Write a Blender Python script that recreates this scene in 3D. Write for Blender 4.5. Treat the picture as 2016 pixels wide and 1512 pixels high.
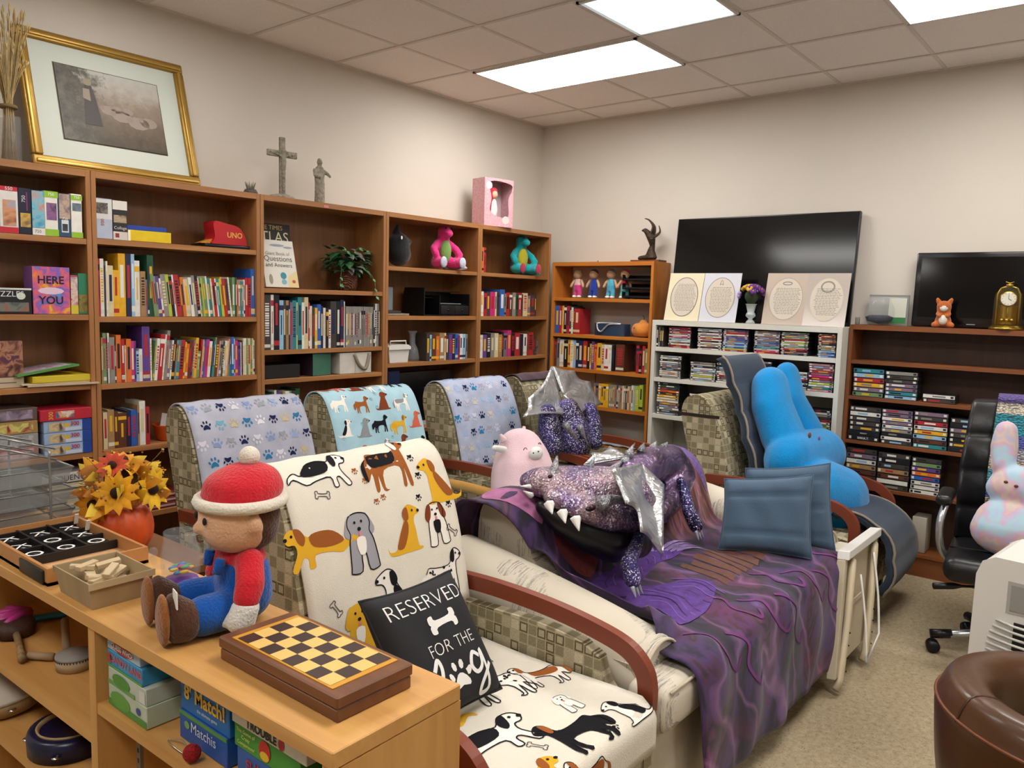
import bpy, bmesh, math, random
from mathutils import Vector as V, Matrix as MX
from mathutils.geometry import delaunay_2d_cdt
for o in list(bpy.data.objects): bpy.data.objects.remove(o)
SC = bpy.context.scene; COL = SC.collection; R = math.radians; PI = math.pi
# ---------------------------------------------------------------- camera
cam = bpy.data.cameras.new('camera'); co = bpy.data.objects.new('camera', cam); COL.objects.link(co)
cam.sensor_fit = 'HORIZONTAL'; cam.sensor_width = 36; cam.lens = 1567.05 / 2016 * 36; cam.clip_start = .05
_r = V((0.63126894, -0.77508961, 0.02712233)); _u = V((0.06400787, 0.08691903, 0.99415697)); _f = V((0.77291818, 0.62584437, -0.10448112))
m = MX.Identity(4)
for i in range(3): m[i][0] = _r[i]; m[i][1] = _u[i]; m[i][2] = -_f[i]
m[0][3], m[1][3], m[2][3] = -5.46613, -4.15890, 1.60717
co.matrix_world = m; SC.camera = co
# ---------------------------------------------------------------- world, view, ceiling panels
w = bpy.data.worlds.new('world'); SC.world = w; w.use_nodes = True
w.node_tree.nodes['Background'].inputs[0].default_value = (.8, .85, 1, 1); w.node_tree.nodes['Background'].inputs[1].default_value = .3
SC.view_settings.view_transform = 'Standard'; SC.view_settings.look = 'None'; SC.view_settings.gamma = 1
SC.view_settings.use_curve_mapping = False; SC.view_settings.exposure = 0.88
SC.cycles.use_denoising = True; SC.cycles.max_bounces = 7; SC.cycles.diffuse_bounces = 4; SC.cycles.caustics_reflective = False; SC.cycles.caustics_refractive = False
H = 3.06
PANEL_W = 11.0
PANELS = [(-.96, -1.57, -.59, -1.81, 1, 'bright rectangular ceiling panel nearest the corner of the room'),
          (-1.57, -2.18, -1.81, -2.42, .09, 'dim square ceiling panel with prismatic lens beside the bright panel'),
          (-.96, -1.57, -3.02, -4.24, 1, 'bright rectangular ceiling panel at the right edge of the view'),
          (-3.40, -4.01, -.59, -1.81, .55, 'ceiling panel over the left end of the chairs, out of view'),
          (-3.40, -4.01, -3.02, -4.24, 1, 'ceiling panel over the aisle beside the maple bookcase'),
          (-5.84, -6.45, -.59, -1.81, .6, 'ceiling panel behind the camera by the bookcase wall'),
          (-5.84, -6.45, -3.02, -4.24, 1, 'ceiling panel behind the camera'),
          (-2.8, -3.41, -5.46, -6.68, 1, 'ceiling panel beside the camera away from the bookcases')]
# ---------------------------------------------------------------- materials
def lin(h):
    h = h.lstrip('#'); c = [int(h[i:i + 2], 16) / 255 for i in (0, 2, 4)]
    return tuple((x / 12.92 if x <= .04045 else ((x + .055) / 1.055) ** 2.4) for x in c) + (1,)
MC = {}
class NT:
    def __init__(s, name):
        s.m = bpy.data.materials.new(name); s.m.use_nodes = True; s.t = s.m.node_tree; s.b = s.t.nodes['Principled BSDF']
    def n(s, typ, **k):
        x = s.t.nodes.new(typ)
        for a, v in k.items():
            if a.startswith('i_'):
                key = a[2:]; key = int(key) if key.isdigit() else key.replace('_', ' ')
                x.inputs[key].default_value = v
            else: setattr(x, a, v)
        return x
    def l(s, a, b): s.t.links.new(a, b)
    def math(s, op, a, b=None, c=None):
        x = s.t.nodes.new('ShaderNodeMath'); x.operation = op
        for i, v in enumerate((a, b, c)):
            if v is None: continue
            if isinstance(v, (int, float)): x.inputs[i].default_value = v
            else: s.l(v, x.inputs[i])
        return x.outputs[0]
    def mix(s, f, a, b, typ='MIX'):
        x = s.t.nodes.new('ShaderNodeMix'); x.data_type = 'RGBA'; x.blend_type = typ
        for i, v in ((0, f), (6, a), (7, b)):
            if isinstance(v, (int, float)): x.inputs[i].default_value = v
            elif isinstance(v, tuple): x.inputs[i].default_value = v
            else: s.l(v, x.inputs[i])
        return x.outputs[2]
    def coord(s, scale=(1, 1, 1), kind='Object'):
        tc = s.n('ShaderNodeTexCoord'); mp = s.n('ShaderNodeMapping'); mp.inputs['Scale'].default_value = scale
        s.l(tc.outputs[kind], mp.inputs[0]); return mp.outputs[0]
    def ramp(s, f, stops, interp='LINEAR'):
        x = s.n('ShaderNodeValToRGB'); cr = x.color_ramp; cr.interpolation = interp
        while len(cr.elements) < len(stops): cr.elements.new(.5)
        for e, (p, c) in zip(cr.elements, stops): e.position = p; e.color = lin(c) if isinstance(c, str) else c
        s.l(f, x.inputs[0]); return x.outputs[0]
    def bump(s, h, st, dist=.01):
        x = s.n('ShaderNodeBump'); x.inputs['Strength'].default_value = st; x.inputs['Distance'].default_value = dist
        s.l(h, x.inputs['Height']); s.l(x.outputs[0], s.b.inputs['Normal'])
def mat(col, rough=.6, metal=0, bump=0, bs=60, var=0, vs=6, st=(1, 1, 1), spec=.5, sheen=0, alpha=1, trans=0, emit=0, ior=1.45, coat=0):
    key = (col, rough, metal, bump, bs, var, vs, st, spec, sheen, alpha, trans, emit, ior, coat)
    if key in MC: return MC[key]
    N = NT('m_' + col.strip('#')); b = N.b
    b.inputs['Base Color'].default_value = lin(col); b.inputs['Roughness'].default_value = rough; b.inputs['Metallic'].default_value = metal
    b.inputs['Specular IOR Level'].default_value = spec; b.inputs['Sheen Weight'].default_value = sheen; b.inputs['Alpha'].default_value = alpha
    b.inputs['Transmission Weight'].default_value = trans; b.inputs['IOR'].default_value = ior; b.inputs['Coat Weight'].default_value = coat
    if emit: b.inputs['Emission Color'].default_value = lin(col); b.inputs['Emission Strength'].default_value = emit
    if var:
        nz = N.n('ShaderNodeTexNoise'); nz.inputs['Scale'].default_value = vs; nz.inputs['Detail'].default_value = 4
        N.l(N.coord(st), nz.inputs[0]); c = lin(col)
        d = tuple(max(0, x * (1 - var)) for x in c[:3]) + (1,); e = tuple(min(1, x * (1 + var)) for x in c[:3]) + (1,)
        N.l(N.ramp(nz.outputs[0], [(.3, d), (.7, e)]), b.inputs['Base Color'])
    if bump:
        nb = N.n('ShaderNodeTexNoise'); nb.inputs['Scale'].default_value = bs; nb.inputs['Detail'].default_value = 3
        N.l(N.coord(st), nb.inputs[0]); N.bump(nb.outputs[0], bump)
    MC[key] = N.m; return N.m
def wood(a, b, st, rough=.45, key=None):
    k = ('wood', a, b, st, rough)
    if k in MC: return MC[k]
    N = NT('m_wood'); N.b.inputs['Roughness'].default_value = rough
    nz = N.n('ShaderNodeTexNoise'); nz.inputs['Scale'].default_value = 4; nz.inputs['Detail'].default_value = 4; nz.inputs['Roughness'].default_value = .6; nz.inputs['Distortion'].default_value = .6
    N.l(N.coord(st), nz.inputs[0]); c = N.ramp(nz.outputs[0], [(.22, a), (.75, b)])
    n2 = N.n('ShaderNodeTexNoise'); n2.inputs['Scale'].default_value = 18; N.l(N.coord(st), n2.inputs[0])
    N.l(N.mix(.12, c, n2.outputs[0], 'MULTIPLY'), N.b.inputs['Base Color']); MC[k] = N.m; return N.m
GX = (.35, 5, 5); GY = (5, .35, 5); GZ = (5, 5, .35)
def plush(col, var=.12): return mat(col, .95, bump=.5, bs=180, var=var, vs=9, spec=.1, sheen=.3)
def cloth(col, var=.06): return mat(col, .9, bump=.25, bs=260, var=var, vs=12, spec=.15, sheen=.1)
GLASS = mat('#f4fbfb', .03, trans=1, ior=1.45); CLEAR = mat('#b4bcbe', .06, alpha=.12, spec=.8); CHROME = mat('#c8c8c8', .18, metal=1)
# ---------------------------------------------------------------- mesh builder
class MB:
    def __init__(s): s.v = []; s.f = []; s.m = []; s.s = []; s.mats = []
    def mi(s, m):
        if m not in s.mats: s.mats.append(m)
        return s.mats.index(m)
    def add(s, vs, fs, m, smooth=False, X=None):
        o = len(s.v); i = s.mi(m)
        s.v += [tuple(X @ V(v)) if X else tuple(v) for v in vs]
        for f in fs: s.f.append([o + k for k in f]); s.m.append(i); s.s.append(smooth)
        return s
    def bm(s, b, m, smooth=False, X=None):
        b.verts.index_update(); s.add([v.co for v in b.verts], [[v.index for v in f.verts] for f in b.faces], m, smooth, X); b.free(); return s
    def box(s, x0, x1, y0, y1, z0, z1, m, X=None, bev=0, seg=2):
        x0, x1 = min(x0, x1), max(x0, x1); y0, y1 = min(y0, y1), max(y0, y1); z0, z1 = min(z0, z1), max(z0, z1)
        if bev:
            b = bmesh.new(); bmesh.ops.create_cube(b, size=1)
            for v in b.verts: v.co = V(((x0 + x1) / 2 + v.co.x * (x1 - x0), (y0 + y1) / 2 + v.co.y * (y1 - y0), (z0 + z1) / 2 + v.co.z * (z1 - z0)))
            bmesh.ops.bevel(b, geom=list(b.edges), offset=bev, segments=seg, profile=.5, affect='EDGES', clamp_overlap=True)
            return s.bm(b, m, seg > 1, X)
        return s.add([(x0, y0, z0), (x1, y0, z0), (x1, y1, z0), (x0, y1, z0), (x0, y0, z1), (x1, y0, z1), (x1, y1, z1), (x0, y1, z1)],
                     [(0, 3, 2, 1), (4, 5, 6, 7), (0, 1, 5, 4), (1, 2, 6, 5), (2, 3, 7, 6), (3, 0, 4, 7)], m, False, X)
    def prism(s, poly, a0, a1, m, axis='z', X=None, smooth=False):
        n = len(poly)
        def P(p, a): return {'z': (p[0], p[1], a), 'x': (a, p[0], p[1]), 'y': (p[0], a, p[1])}[axis]
        vs = [P(p, a0) for p in poly] + [P(p, a1) for p in poly]
        s.add(vs, [list(range(n))[::-1], list(range(n, 2 * n))], m, False, X)
        s.add(vs, [(i, (i + 1) % n, n + (i + 1) % n, n + i) for i in range(n)], m, smooth, X); return s
    def tube(s, pts, r, m, n=8, closed=False, sq=None, X=None, caps=True):
        pts = [V(p) for p in pts]; k = len(pts); rr = r if isinstance(r, (list, tuple)) else [r] * k
        vs = []; up = V((0, 0, 1))
        for i, p in enumerate(pts):
            t = (pts[(i + 1) % k] - pts[i - 1]) if closed else (pts[min(i + 1, k - 1)] - pts[max(i - 1, 0)])
            t.normalize()
            if i == 0: a = up.cross(t) if abs(t.dot(up)) < .95 else V((1, 0, 0)).cross(t)
            else: a = a - t * a.dot(t)
            a.normalize(); b = t.cross(a)
            for j in range(n):
                q = 2 * PI * (j + (.5 if sq else 0)) / n; ca, sa = math.cos(q), math.sin(q)
                if sq: ca, sa = ca * 1.414 * sq[0], sa * 1.414 * sq[1]
                vs.append(p + (a * ca + b * sa) * rr[i])
        fs = []
        for i in range(k if closed else k - 1):
            for j in range(n):
                a0 = i * n + j; a1 = i * n + (j + 1) % n; b0 = ((i + 1) % k) * n + j; b1 = ((i + 1) % k) * n + (j + 1) % n
                fs.append((a0, a1, b1, b0))
        if not closed and caps: fs += [list(range(n))[::-1], list(range((k - 1) * n, k * n))]
        return s.add(vs, fs, m, not sq, X)
    def lathe(s, prof, m, n=24, X=None, smooth=True):
        k = len(prof); vs = []
        for r, z in prof:
            for j in range(n): q = 2 * PI * j / n; vs.append((r * math.cos(q), r * math.sin(q), z))
        fs = [(i * n + j, i * n + (j + 1) % n, (i + 1) * n + (j + 1) % n, (i + 1) * n + j) for i in range(k - 1) for j in range(n)]
        if prof[0][0] > 1e-4: fs.append(list(range(n))[::-1])
        if prof[-1][0] > 1e-4: fs.append(list(range((k - 1) * n, k * n)))
        return s.add(vs, fs, m, smooth, X)
    def ell(s, c, r, m, X=None, nu=20, nv=12, rot=None):
        b = bmesh.new(); bmesh.ops.create_uvsphere(b, u_segments=nu, v_segments=nv, radius=1)
        r = (r, r, r) if isinstance(r, (int, float)) else r
        T = MX.Translation(V(c)) @ (rot.to_4x4() if rot else MX.Identity(4)) @ MX.Diagonal((*r, 1))
        return s.bm(b, m, True, (X @ T) if X else T)
    def grid(s, fn, nu, nv, m, smooth=True, X=None):
        vs = [fn(i / nu, j / nv) for i in range(nu + 1) for j in range(nv + 1)]
        return s.add(vs, [(i * (nv + 1) + j, (i + 1) * (nv + 1) + j, (i + 1) * (nv + 1) + j + 1, i * (nv + 1) + j + 1) for i in range(nu) for j in range(nv)], m, smooth, X)
    def sheet(s, mp, u0, u1, nu, v0, v1, nv, th, m, X=None):
        P = []
        for off in (0, th):
            for i in range(nu + 1):
                for j in range(nv + 1):
                    p, n = mp(u0 + (u1 - u0) * i / nu, v0 + (v1 - v0) * j / nv); P.append(p - n * off)
        k = (nu + 1) * (nv + 1); g = lambda i, j: i * (nv + 1) + j
        fs = [(g(i, j), g(i + 1, j), g(i + 1, j + 1), g(i, j + 1)) for i in range(nu) for j in range(nv)]
        fs += [tuple(k + q for q in f[::-1]) for f in fs]
        rim = [g(i, 0) for i in range(nu)] + [g(nu, j) for j in range(nv)] + [g(i, nv) for i in range(nu, 0, -1)] + [g(0, j) for j in range(nv, 0, -1)]
        fs += [(rim[(i + 1) % len(rim)], rim[i], k + rim[i], k + rim[(i + 1) % len(rim)]) for i in range(len(rim))]
        return s.add(P, fs, m, True, X)
    # flat print laid on a mapped surface; mp(u, v) -> point, normal
    def ink(s, pts, mp, m, off=.0012, sp=.05, X=None):
        ring = []
        n = len(pts)
        for i in range(n):
            a, b = V(pts[i]), V(pts[(i + 1) % n]); k = max(1, int((b - a).length / sp))
            ring += [a + (b - a) * j / k for j in range(k)]
        n = len(ring); vs = list(ring)
        x0, x1 = min(p.x for p in ring), max(p.x for p in ring); y0, y1 = min(p.y for p in ring), max(p.y for p in ring)
        def inside(p):
            c = False
            for i in range(n):
                a, b = ring[i], ring[i - 1]
                if (a.y > p.y) != (b.y > p.y) and p.x < (b.x - a.x) * (p.y - a.y) / (b.y - a.y) + a.x: c = not c
            return c
        x = x0 + sp / 2
        while x < x1:
            y = y0 + sp / 2
            while y < y1:
                if inside(V((x, y))): vs.append(V((x, y)))
                y += sp
            x += sp
        r = delaunay_2d_cdt(vs, [(i, (i + 1) % n) for i in range(n)], [], 1, 1e-6)
        out = []
        for p in r[0]:
            q, nn = mp(p[0], p[1]); out.append(q + nn * off)
        return s.add(out, [tuple(f) for f in r[2]], m, True, X)
    def line(s, pts, w, mp, m, off=.0018, closed=False, X=None):
        pts = [V(p) for p in pts]; k = len(pts); L = []
        for i in range(k):
            t = (pts[(i + 1) % k] - pts[i - 1]) if closed else (pts[min(i + 1, k - 1)] - pts[max(i - 1, 0)])
            t = t.normalized() if t.length > 0 else V((1, 0)); nn = V((-t.y, t.x)) * w / 2; L += [pts[i] + nn, pts[i] - nn]
        out = []
        for p in L:
            q, n2 = mp(p.x, p.y); out.append(q + n2 * off)
        fs = [(2 * i, 2 * i + 1, (2 * i + 3) % (2 * k), (2 * i + 2) % (2 * k)) for i in range(k if closed else k - 1)]
        return s.add(out, fs, m, True, X)
    def text(s, body, size, mp, m, cx=0, cy=0, rot=0, off=.001, bold=0, align='CENTER', X=None, sx=1):
        vs, fs = text2d(body, size, bold, align); c, d = math.cos(rot), math.sin(rot); out = []
        for x, y in vs:
            x *= sx; q, nn = mp(cx + x * c - y * d, cy + x * d + y * c); out.append(q + nn * off)
        return s.add(out, fs, m, False, X)
    def build(s, name, parent=None, loc=None, rz=0, label=None, cat=None, group=None, kind=None, mods=None):
        me = bpy.data.meshes.new(name); me.from_pydata(s.v, [], s.f)
        for m in s.mats: me.materials.append(m)
        me.polygons.foreach_set('material_index', s.m); me.polygons.foreach_set('use_smooth', s.s); me.update()
        o = bpy.data.objects.new(name, me); COL.objects.link(o)
        if parent: o.parent = parent
        if loc is not None: o.location = loc
        o.rotation_euler = (0, 0, rz) if not isinstance(rz, tuple) else rz
        tag(o, label, cat, group, kind)
        for k, q in (mods or []):
            md = o.modifiers.new(k, k)
            for a, v in q.items(): setattr(md, a, v)
        return o
def tag(o, label=None, cat=None, group=None, kind=None):
    for a, b in (('label', label), ('category', cat), ('group', group), ('kind', kind)):
        if b: o[a] = b
    return o
def thing(name, label, cat, loc=(0, 0, 0), rz=0, group=None):
    o = bpy.data.objects.new(name, None); COL.objects.link(o); o.location = loc; o.empty_display_size = .05
    o.rotation_euler = (0, 0, rz) if not isinstance(rz, tuple) else rz
    return tag(o, label, cat, group)
_tx = {}
def text2d(body, size, bold=0, align='CENTER'):
    k = (body, bold, align)
    if k not in _tx:
        cu = bpy.data.curves.new('t', 'FONT'); cu.body = body; cu.size = 1; cu.offset = bold; cu.align_x = align; cu.align_y = 'CENTER'; cu.resolution_u = 3; cu.fill_mode = 'FRONT'
        o = bpy.data.objects.new('t', cu); COL.objects.link(o); dg = bpy.context.evaluated_depsgraph_get(); dg.update()
        me = bpy.data.meshes.new_from_object(o.evaluated_get(dg)); _tx[k] = ([(v.co.x, v.co.y) for v in me.vertices], [tuple(p.vertices) for p in me.polygons])
        bpy.data.objects.remove(o); bpy.data.curves.remove(cu); bpy.data.meshes.remove(me)
    vs, fs = _tx[k]; return [(x * size, y * size) for x, y in vs], fs
def plane_map(o, ex, ey):
    o, ex, ey = V(o), V(ex), V(ey); n = ex.cross(ey).normalized()
    return lambda u, v: (o + ex * u + ey * v, n)
def cr(pts, n=6, closed=True):      # smooth closed outline through 2D / 3D points
    P = [V(p) for p in pts]; k = len(P); out = []
    for i in range(k if closed else k - 1):
        if closed: a, b, c, d = P[i - 1], P[i], P[(i + 1) % k], P[(i + 2) % k]
        else: a, b, c, d = P[max(i - 1, 0)], P[i], P[i + 1], P[min(i + 2, k - 1)]
        for j in range(n):
            t = j / n; out.append(.5 * ((2 * b) + (c - a) * t + (2 * a - 5 * b + 4 * c - d) * t * t + (3 * b - a - 3 * c + d) * t ** 3))
    if not closed: out.append(P[-1])
    return out
def oval(cx, cy, a, b, rot=0, n=10):
    c, d = math.cos(rot), math.sin(rot)
    return [(cx + a * math.cos(t) * c - b * math.sin(t) * d, cy + a * math.cos(t) * d + b * math.sin(t) * c) for t in [2 * PI * i / n for i in range(n)]]
SOFT = lambda vx=.012, it=6: [('REMESH', dict(mode='VOXEL', voxel_size=vx, use_smooth_shade=True)), ('SMOOTH', dict(iterations=it, factor=.6))]
# ---------------------------------------------------------------- room
WALL = mat('#cdc5ba', .9, bump=.08, bs=300, var=.02, vs=2); XL, YB = -8.2, -7.2
def struct(name, mb, **k): return mb.build(name, kind='structure', **k)
struct('wall_left', MB().box(XL - .1, .1, 0, .1, 0, H + .1, WALL)); struct('wall_right', MB().box(0, .1, YB, 0, 0, H + .1, WALL))
struct('wall_back', MB().box(XL - .1, .1, YB - .1, YB, 0, H + .1, WALL)); struct('wall_near', MB().box(XL - .1, XL, YB, 0, 0, H + .1, WALL))
def floor_mat():
    N = NT('m_carpet'); N.b.inputs['Roughness'].default_value = .95; N.b.inputs['Specular IOR Level'].default_value = .1
    a = N.n('ShaderNodeTexNoise'); a.inputs['Scale'].default_value = 45; a.inputs['Detail'].default_value = 5; a.inputs['Roughness'].default_value = .8; N.l(N.coord(), a.inputs[0])
    c = N.ramp(a.outputs[0], [(.30, '#7a6a54'), (.42, '#9a8a70'), (.58, '#aa9b80'), (.75, '#b9ab92')])
    b = N.n('ShaderNodeTexNoise'); b.inputs['Scale'].default_value = 90; b.inputs['Detail'].default_value = 2; N.l(N.coord((1, 2.5, 1)), b.inputs[0])
    sp = N.ramp(b.outputs[0], [(.66, (0, 0, 0, 1)), (.70, (1, 1, 1, 1))])
    c2 = N.mix(sp, c, lin('#5f523e')); N.l(c2, N.b.inputs['Base Color']); N.bump(a.outputs[0], .5, .006); return N.m
struct('floor', MB().box(XL, 0, YB, 0, -.1, 0, floor_mat()))
def ceil_mat():
    N = NT('m_tile'); N.b.inputs['Roughness'].default_value = .95
    a = N.n('ShaderNodeTexNoise'); a.inputs['Scale'].default_value = 160; a.inputs['Detail'].default_value = 4; N.l(N.coord(), a.inputs[0])
    N.l(N.ramp(a.outputs[0], [(.3, '#ebe4de'), (.62, '#f3ede8')]), N.b.inputs['Base Color']); N.bump(a.outputs[0], .3, .003); return N.m
T = .6096; gx0, gy0 = -.35, -.585
ct = MB(); ct.box(XL, 0, YB, 0, H, H + .06, ceil_mat()); struct('ceiling', ct)
bar = mat('#d9d2cb', .6); g = MB()
ys = [gy0 - T * k for k in range(11)]; xs = [gx0 - T * k for k in range(13)]
for y in ys: g.box(XL, 0, y - .011, y + .011, H - .004, H - .0005, bar)
for x in xs: g.box(x - .011, x + .011, YB, 0, H - .0055, H - .001, bar)
for a in ((XL, 0, -.022, 0), (XL, 0, YB, YB + .022)): g.box(a[0], a[1], a[2], a[3], H - .006, H - .0008, bar)
for a in ((-.022, 0, YB, 0), (XL, XL + .022, YB, 0)): g.box(a[0], a[1], a[2], a[3], H - .0065, H - .0009, bar)
struct('trim_1', g)
struct('baseboard_left', MB().box(XL, 0, -.012, 0, 0, .1, mat('#4a3a2c', .5))); struct('baseboard_right', MB().box(-.012, 0, YB, -.012, 0, .1, mat('#4a3a2c', .5)))
def lens(st):
    N = NT('m_lens'); N.b.inputs['Base Color'].default_value = (.8, .85, .86, 1); N.b.inputs['Emission Color'].default_value = (1, .97, .93, 1) if st > .2 else (.62, .86, 1, 1)
    N.b.inputs['Emission Strength'].default_value = PANEL_W * st
    if st < .2:
        v = N.n('ShaderNodeTexVoronoi'); v.inputs['Scale'].default_value = 75; N.l(N.coord(), v.inputs[0])
        N.l(N.ramp(v.outputs[0], [(.1, (1, 1, 1, 1)), (.5, (.45, .6, .68, 1))]), N.b.inputs['Emission Color'])
    return N.m
for x0, x1, y0, y1, st, lb in PANELS:
    t = thing('ceiling_light', lb, 'ceiling light', ((x0 + x1) / 2, (y0 + y1) / 2, H - .012), 0)
    a, b = abs(x1 - x0) / 2 - .012, abs(y1 - y0) / 2 - .012; f = MB(); fm = mat('#d9d5cf', .5); e = .016
    f.box(-a, a, -b, -b + e, -.004, .011, fm); f.box(-a, a, b - e, b, -.004, .011, fm); f.box(-a, -a + e, -b, b, -.004, .011, fm); f.box(a - e, a, -b, b, -.004, .011, fm)
    f.build('frame', t); MB().box(-a + e, a - e, -b + e + .014, b - e - .014, 0, .006, lens(st)).build('diffuser', t)
# ---------------------------------------------------------------- bookcases
WA, WB = '#8b5c34', '#b47c48'
def bookcase(name, label, w, d, h, shelves, loc, rz, A, B, back=None, th=.022, sh=.026, kick=.08, cat='bookcase', bottom=True, toprec=.0, topth=.03):
    """front at y=0 facing -y, depth +y; x from 0 to w; shelves = top heights"""
    t = thing(name, label, cat, loc, rz); mz = wood(A, B, GZ); mx = wood(A, B, GX)
    for x0 in (0, w - th):
        MB().box(x0, x0 + th, 0, d, 0, h, mz, bev=.0015, seg=1).build('side_panel', t)
    MB().box(th, w - th, toprec, d, h - topth, h, mx).build('top', t)
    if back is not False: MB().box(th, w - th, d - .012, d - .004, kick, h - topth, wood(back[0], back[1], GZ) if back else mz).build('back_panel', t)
    for z in shelves: MB().box(th, w - th, .004, d - .012, z - sh, z, mx, bev=.001, seg=1).build('shelf', t)
    if bottom:
        MB().box(th, w - th, .004, d - .012, kick - .02, kick, mx).build('shelf', t); MB().box(th, w - th, .015, .03, 0, kick - .02, mx).build('kick_board', t)
    return t
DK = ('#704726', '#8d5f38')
X = [-4.72, -3.8073, -2.9195, -2.0067, -1.1058, -.2477]; D = .3; ZT = 2.145
names = ['brown wall bookcase at far left holding jigsaw boxes', 'brown wall bookcase with two rows of thin colourful children\'s books', 'brown wall bookcase with the potted ivy and grey magazines', 'brown wall bookcase with the pink dinosaur plush and black desk organizer', 'brown wall bookcase nearest the corner with the teal dinosaur plush']
SH = [[1.835, 1.488, 1.165, .842, .71, .40], [1.841, 1.478, 1.159, .841, .5], [1.638, 1.291, 1.126, .86, .45], [1.804, 1.485, 1.176, .72, .42], [1.804, 1.485, 1.176, .85, .5]]
SH[0] = [1.835, 1.488, 1.165, .842, .56]
for i in range(5):
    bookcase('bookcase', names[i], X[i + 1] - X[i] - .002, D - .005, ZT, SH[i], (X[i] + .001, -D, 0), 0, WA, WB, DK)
# right wall: local x runs to -y in the world, depth toward +x : rotate by -90
def rcase(name, label, y0, y1, dep, h, shelves, A, B, **k): return bookcase(name, label, abs(y1 - y0) - .003, dep - .005, h, shelves, (-dep, y0 - .001, 0), -PI / 2, A, B, **k)
rcase('bookcase', 'orange oak bookcase in the corner with little dolls and a bronze eagle on top', -.33, -1.25, .262, 1.92, [1.64, 1.3545, 1.085, .80, .5], '#a85f1c', '#cd8130', back=False)
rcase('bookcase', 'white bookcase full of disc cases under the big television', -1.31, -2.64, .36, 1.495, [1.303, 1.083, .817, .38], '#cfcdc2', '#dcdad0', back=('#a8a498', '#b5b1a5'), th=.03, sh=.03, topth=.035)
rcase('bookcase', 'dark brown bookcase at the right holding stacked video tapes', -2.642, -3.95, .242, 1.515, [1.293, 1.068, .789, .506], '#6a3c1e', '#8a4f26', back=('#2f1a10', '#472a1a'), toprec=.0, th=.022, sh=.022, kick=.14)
# stile strips and shelf pins on the low maple bookcase come with it
LB = R(1.2); LO = V((-4.734, -3.233, 0))
MA, MBW = '#bd8748', '#d5a35e'
t = thing('low_bookcase', 'low maple bookcase in the foreground with the chessboard on top', 'bookcase', LO, PI / 2 + LB)   # local x -> +y world, local y -> -x world
ml, mv, mt = wood(MA, MBW, GX), wood(MA, MBW, GZ), wood(MA, MBW, GX)
LD = .295; LW = 1.75; LH = .91
def lbox(name, *a, m=ml, **k): return MB().box(*a, m, **k).build(name, t)
lbox('top', 0, LW, -LD, 0, LH - .03, LH, bev=.002, seg=1)
for x in (0, .79, LW - .03): lbox('side_panel', x, x + .03, -LD, -.004, 0, LH - .031, m=mv)
lbox('back_panel', .03, LW - .03, -LD, -LD + .008, .05, LH - .031, m=mv)
for x0, x1, z in ((.03, .79, .715), (.03, .79, .40), (.82, LW - .03, .635), (.82, LW - .03, .43), (.03, .79, .08), (.82, LW - .03, .08)): lbox('shelf', x0, x1, -LD + .008, -.006, z - .024, z)
s = MB(); sm = mat('#8d8578', .4, metal=.8)
s.box(.70, .716, -.06, -.052, .1, .69, sm)
for k in range(24): s.box(.705, .711, -.0519, -.0515, .13 + k * .023, .14 + k * .023, mat('#222222'))
s.build('shelf_standard', t, label='slotted metal shelf standard')
# ---------------------------------------------------------------- books
PAL = dict(r=('#a8252c', 'red'), o=('#d06a28', 'orange'), y=('#d9a522', 'yellow'), g=('#1f4a35', 'dark green'), b=('#2d5aa8', 'blue'), n=('#1c2444', 'navy'), p=('#5d3f86', 'purple'),
  k=('#17161a', 'black'), w=('#d9d6cd', 'white'), c=('#cdbd94', 'cream'), t=('#2a7f86', 'teal'), m=('#c02a72', 'pink'), e=('#84807a', 'grey'), a=('#9c7a50', 'tan'), s=('#5b3423', 'brown'),
  l=('#a8b83c', 'lime green'), u=('#8fb4cf', 'pale blue'), v=('#7a6475', 'mauve'), q=('#6d8a5a', 'sage green'), x=('#3e3833', 'charcoal'), f=('#c98a86', 'salmon'))
PAGES = mat('#cfc4a8', .9)
ORD = ['zeroth', 'first', 'second', 'third', 'fourth', 'fifth', 'sixth', 'seventh', 'eighth', 'ninth', 'tenth', 'eleventh', 'twelfth', 'thirteenth', 'fourteenth', 'fifteenth', 'sixteenth', 'seventeenth', 'eighteenth', 'nineteenth']
def od(n): return ORD[n] if n < 20 else '%d%s' % (n, {1: 'st', 2: 'nd', 3: 'rd'}.get(n % 10, 'th'))
RN = random.Random(5)
def cover(c): return mat(PAL[c][0], .45, var=.12, vs=25)
def book(c, w, h, d, c2=None, flat=False):
    """spine faces -y at y=0, x 0..w, z 0..h"""
    b = MB(); m = cover(c); t = min(.002, w * .2)
    b.box(0, t, 0, d, 0, h, m); b.box(w - t, w, 0, d, 0, h, m); b.box(t, w - t, 0, t, 0, h, m)
    b.box(t, w - t, t, d - .004, .003, h - .004, PAGES)
    c2 = c2 or RN.choice([k for k in 'wykrcn' if k != c]); m2 = mat(PAL[c2][0], .5)
    k = RN.random(); q = -.0004
    if k < .35: b.box(w * .25, w * .75, q, .001, h * .3, h * .82, m2); 
    elif k < .6: b.box(0, w, q, .001, h * .08, h * .17, m2); b.box(w * .3, w * .7, q, .001, h * .45, h * .85, m2)
    elif k < .8: b.box(0, w, q, .001, h * .80, h * .9, m2); b.box(w * .35, w * .6, q, .001, h * .3, h * .7, m2)
    else:
        z = h * .25
        while z < h * .85: e = RN.uniform(.004, .012); b.box(w * .2, w * .8, q, .001, z, z + e, m2); z += e + RN.uniform(.003, .008)
    if RN.random() < .25 and w > .008: b.box(w * .06, w * .94, q * 1.6, .001, .014, .032, mat(RN.choice(('#c9c6ba', '#b9b4a0', '#cfcabf')), .6))
    return b
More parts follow.
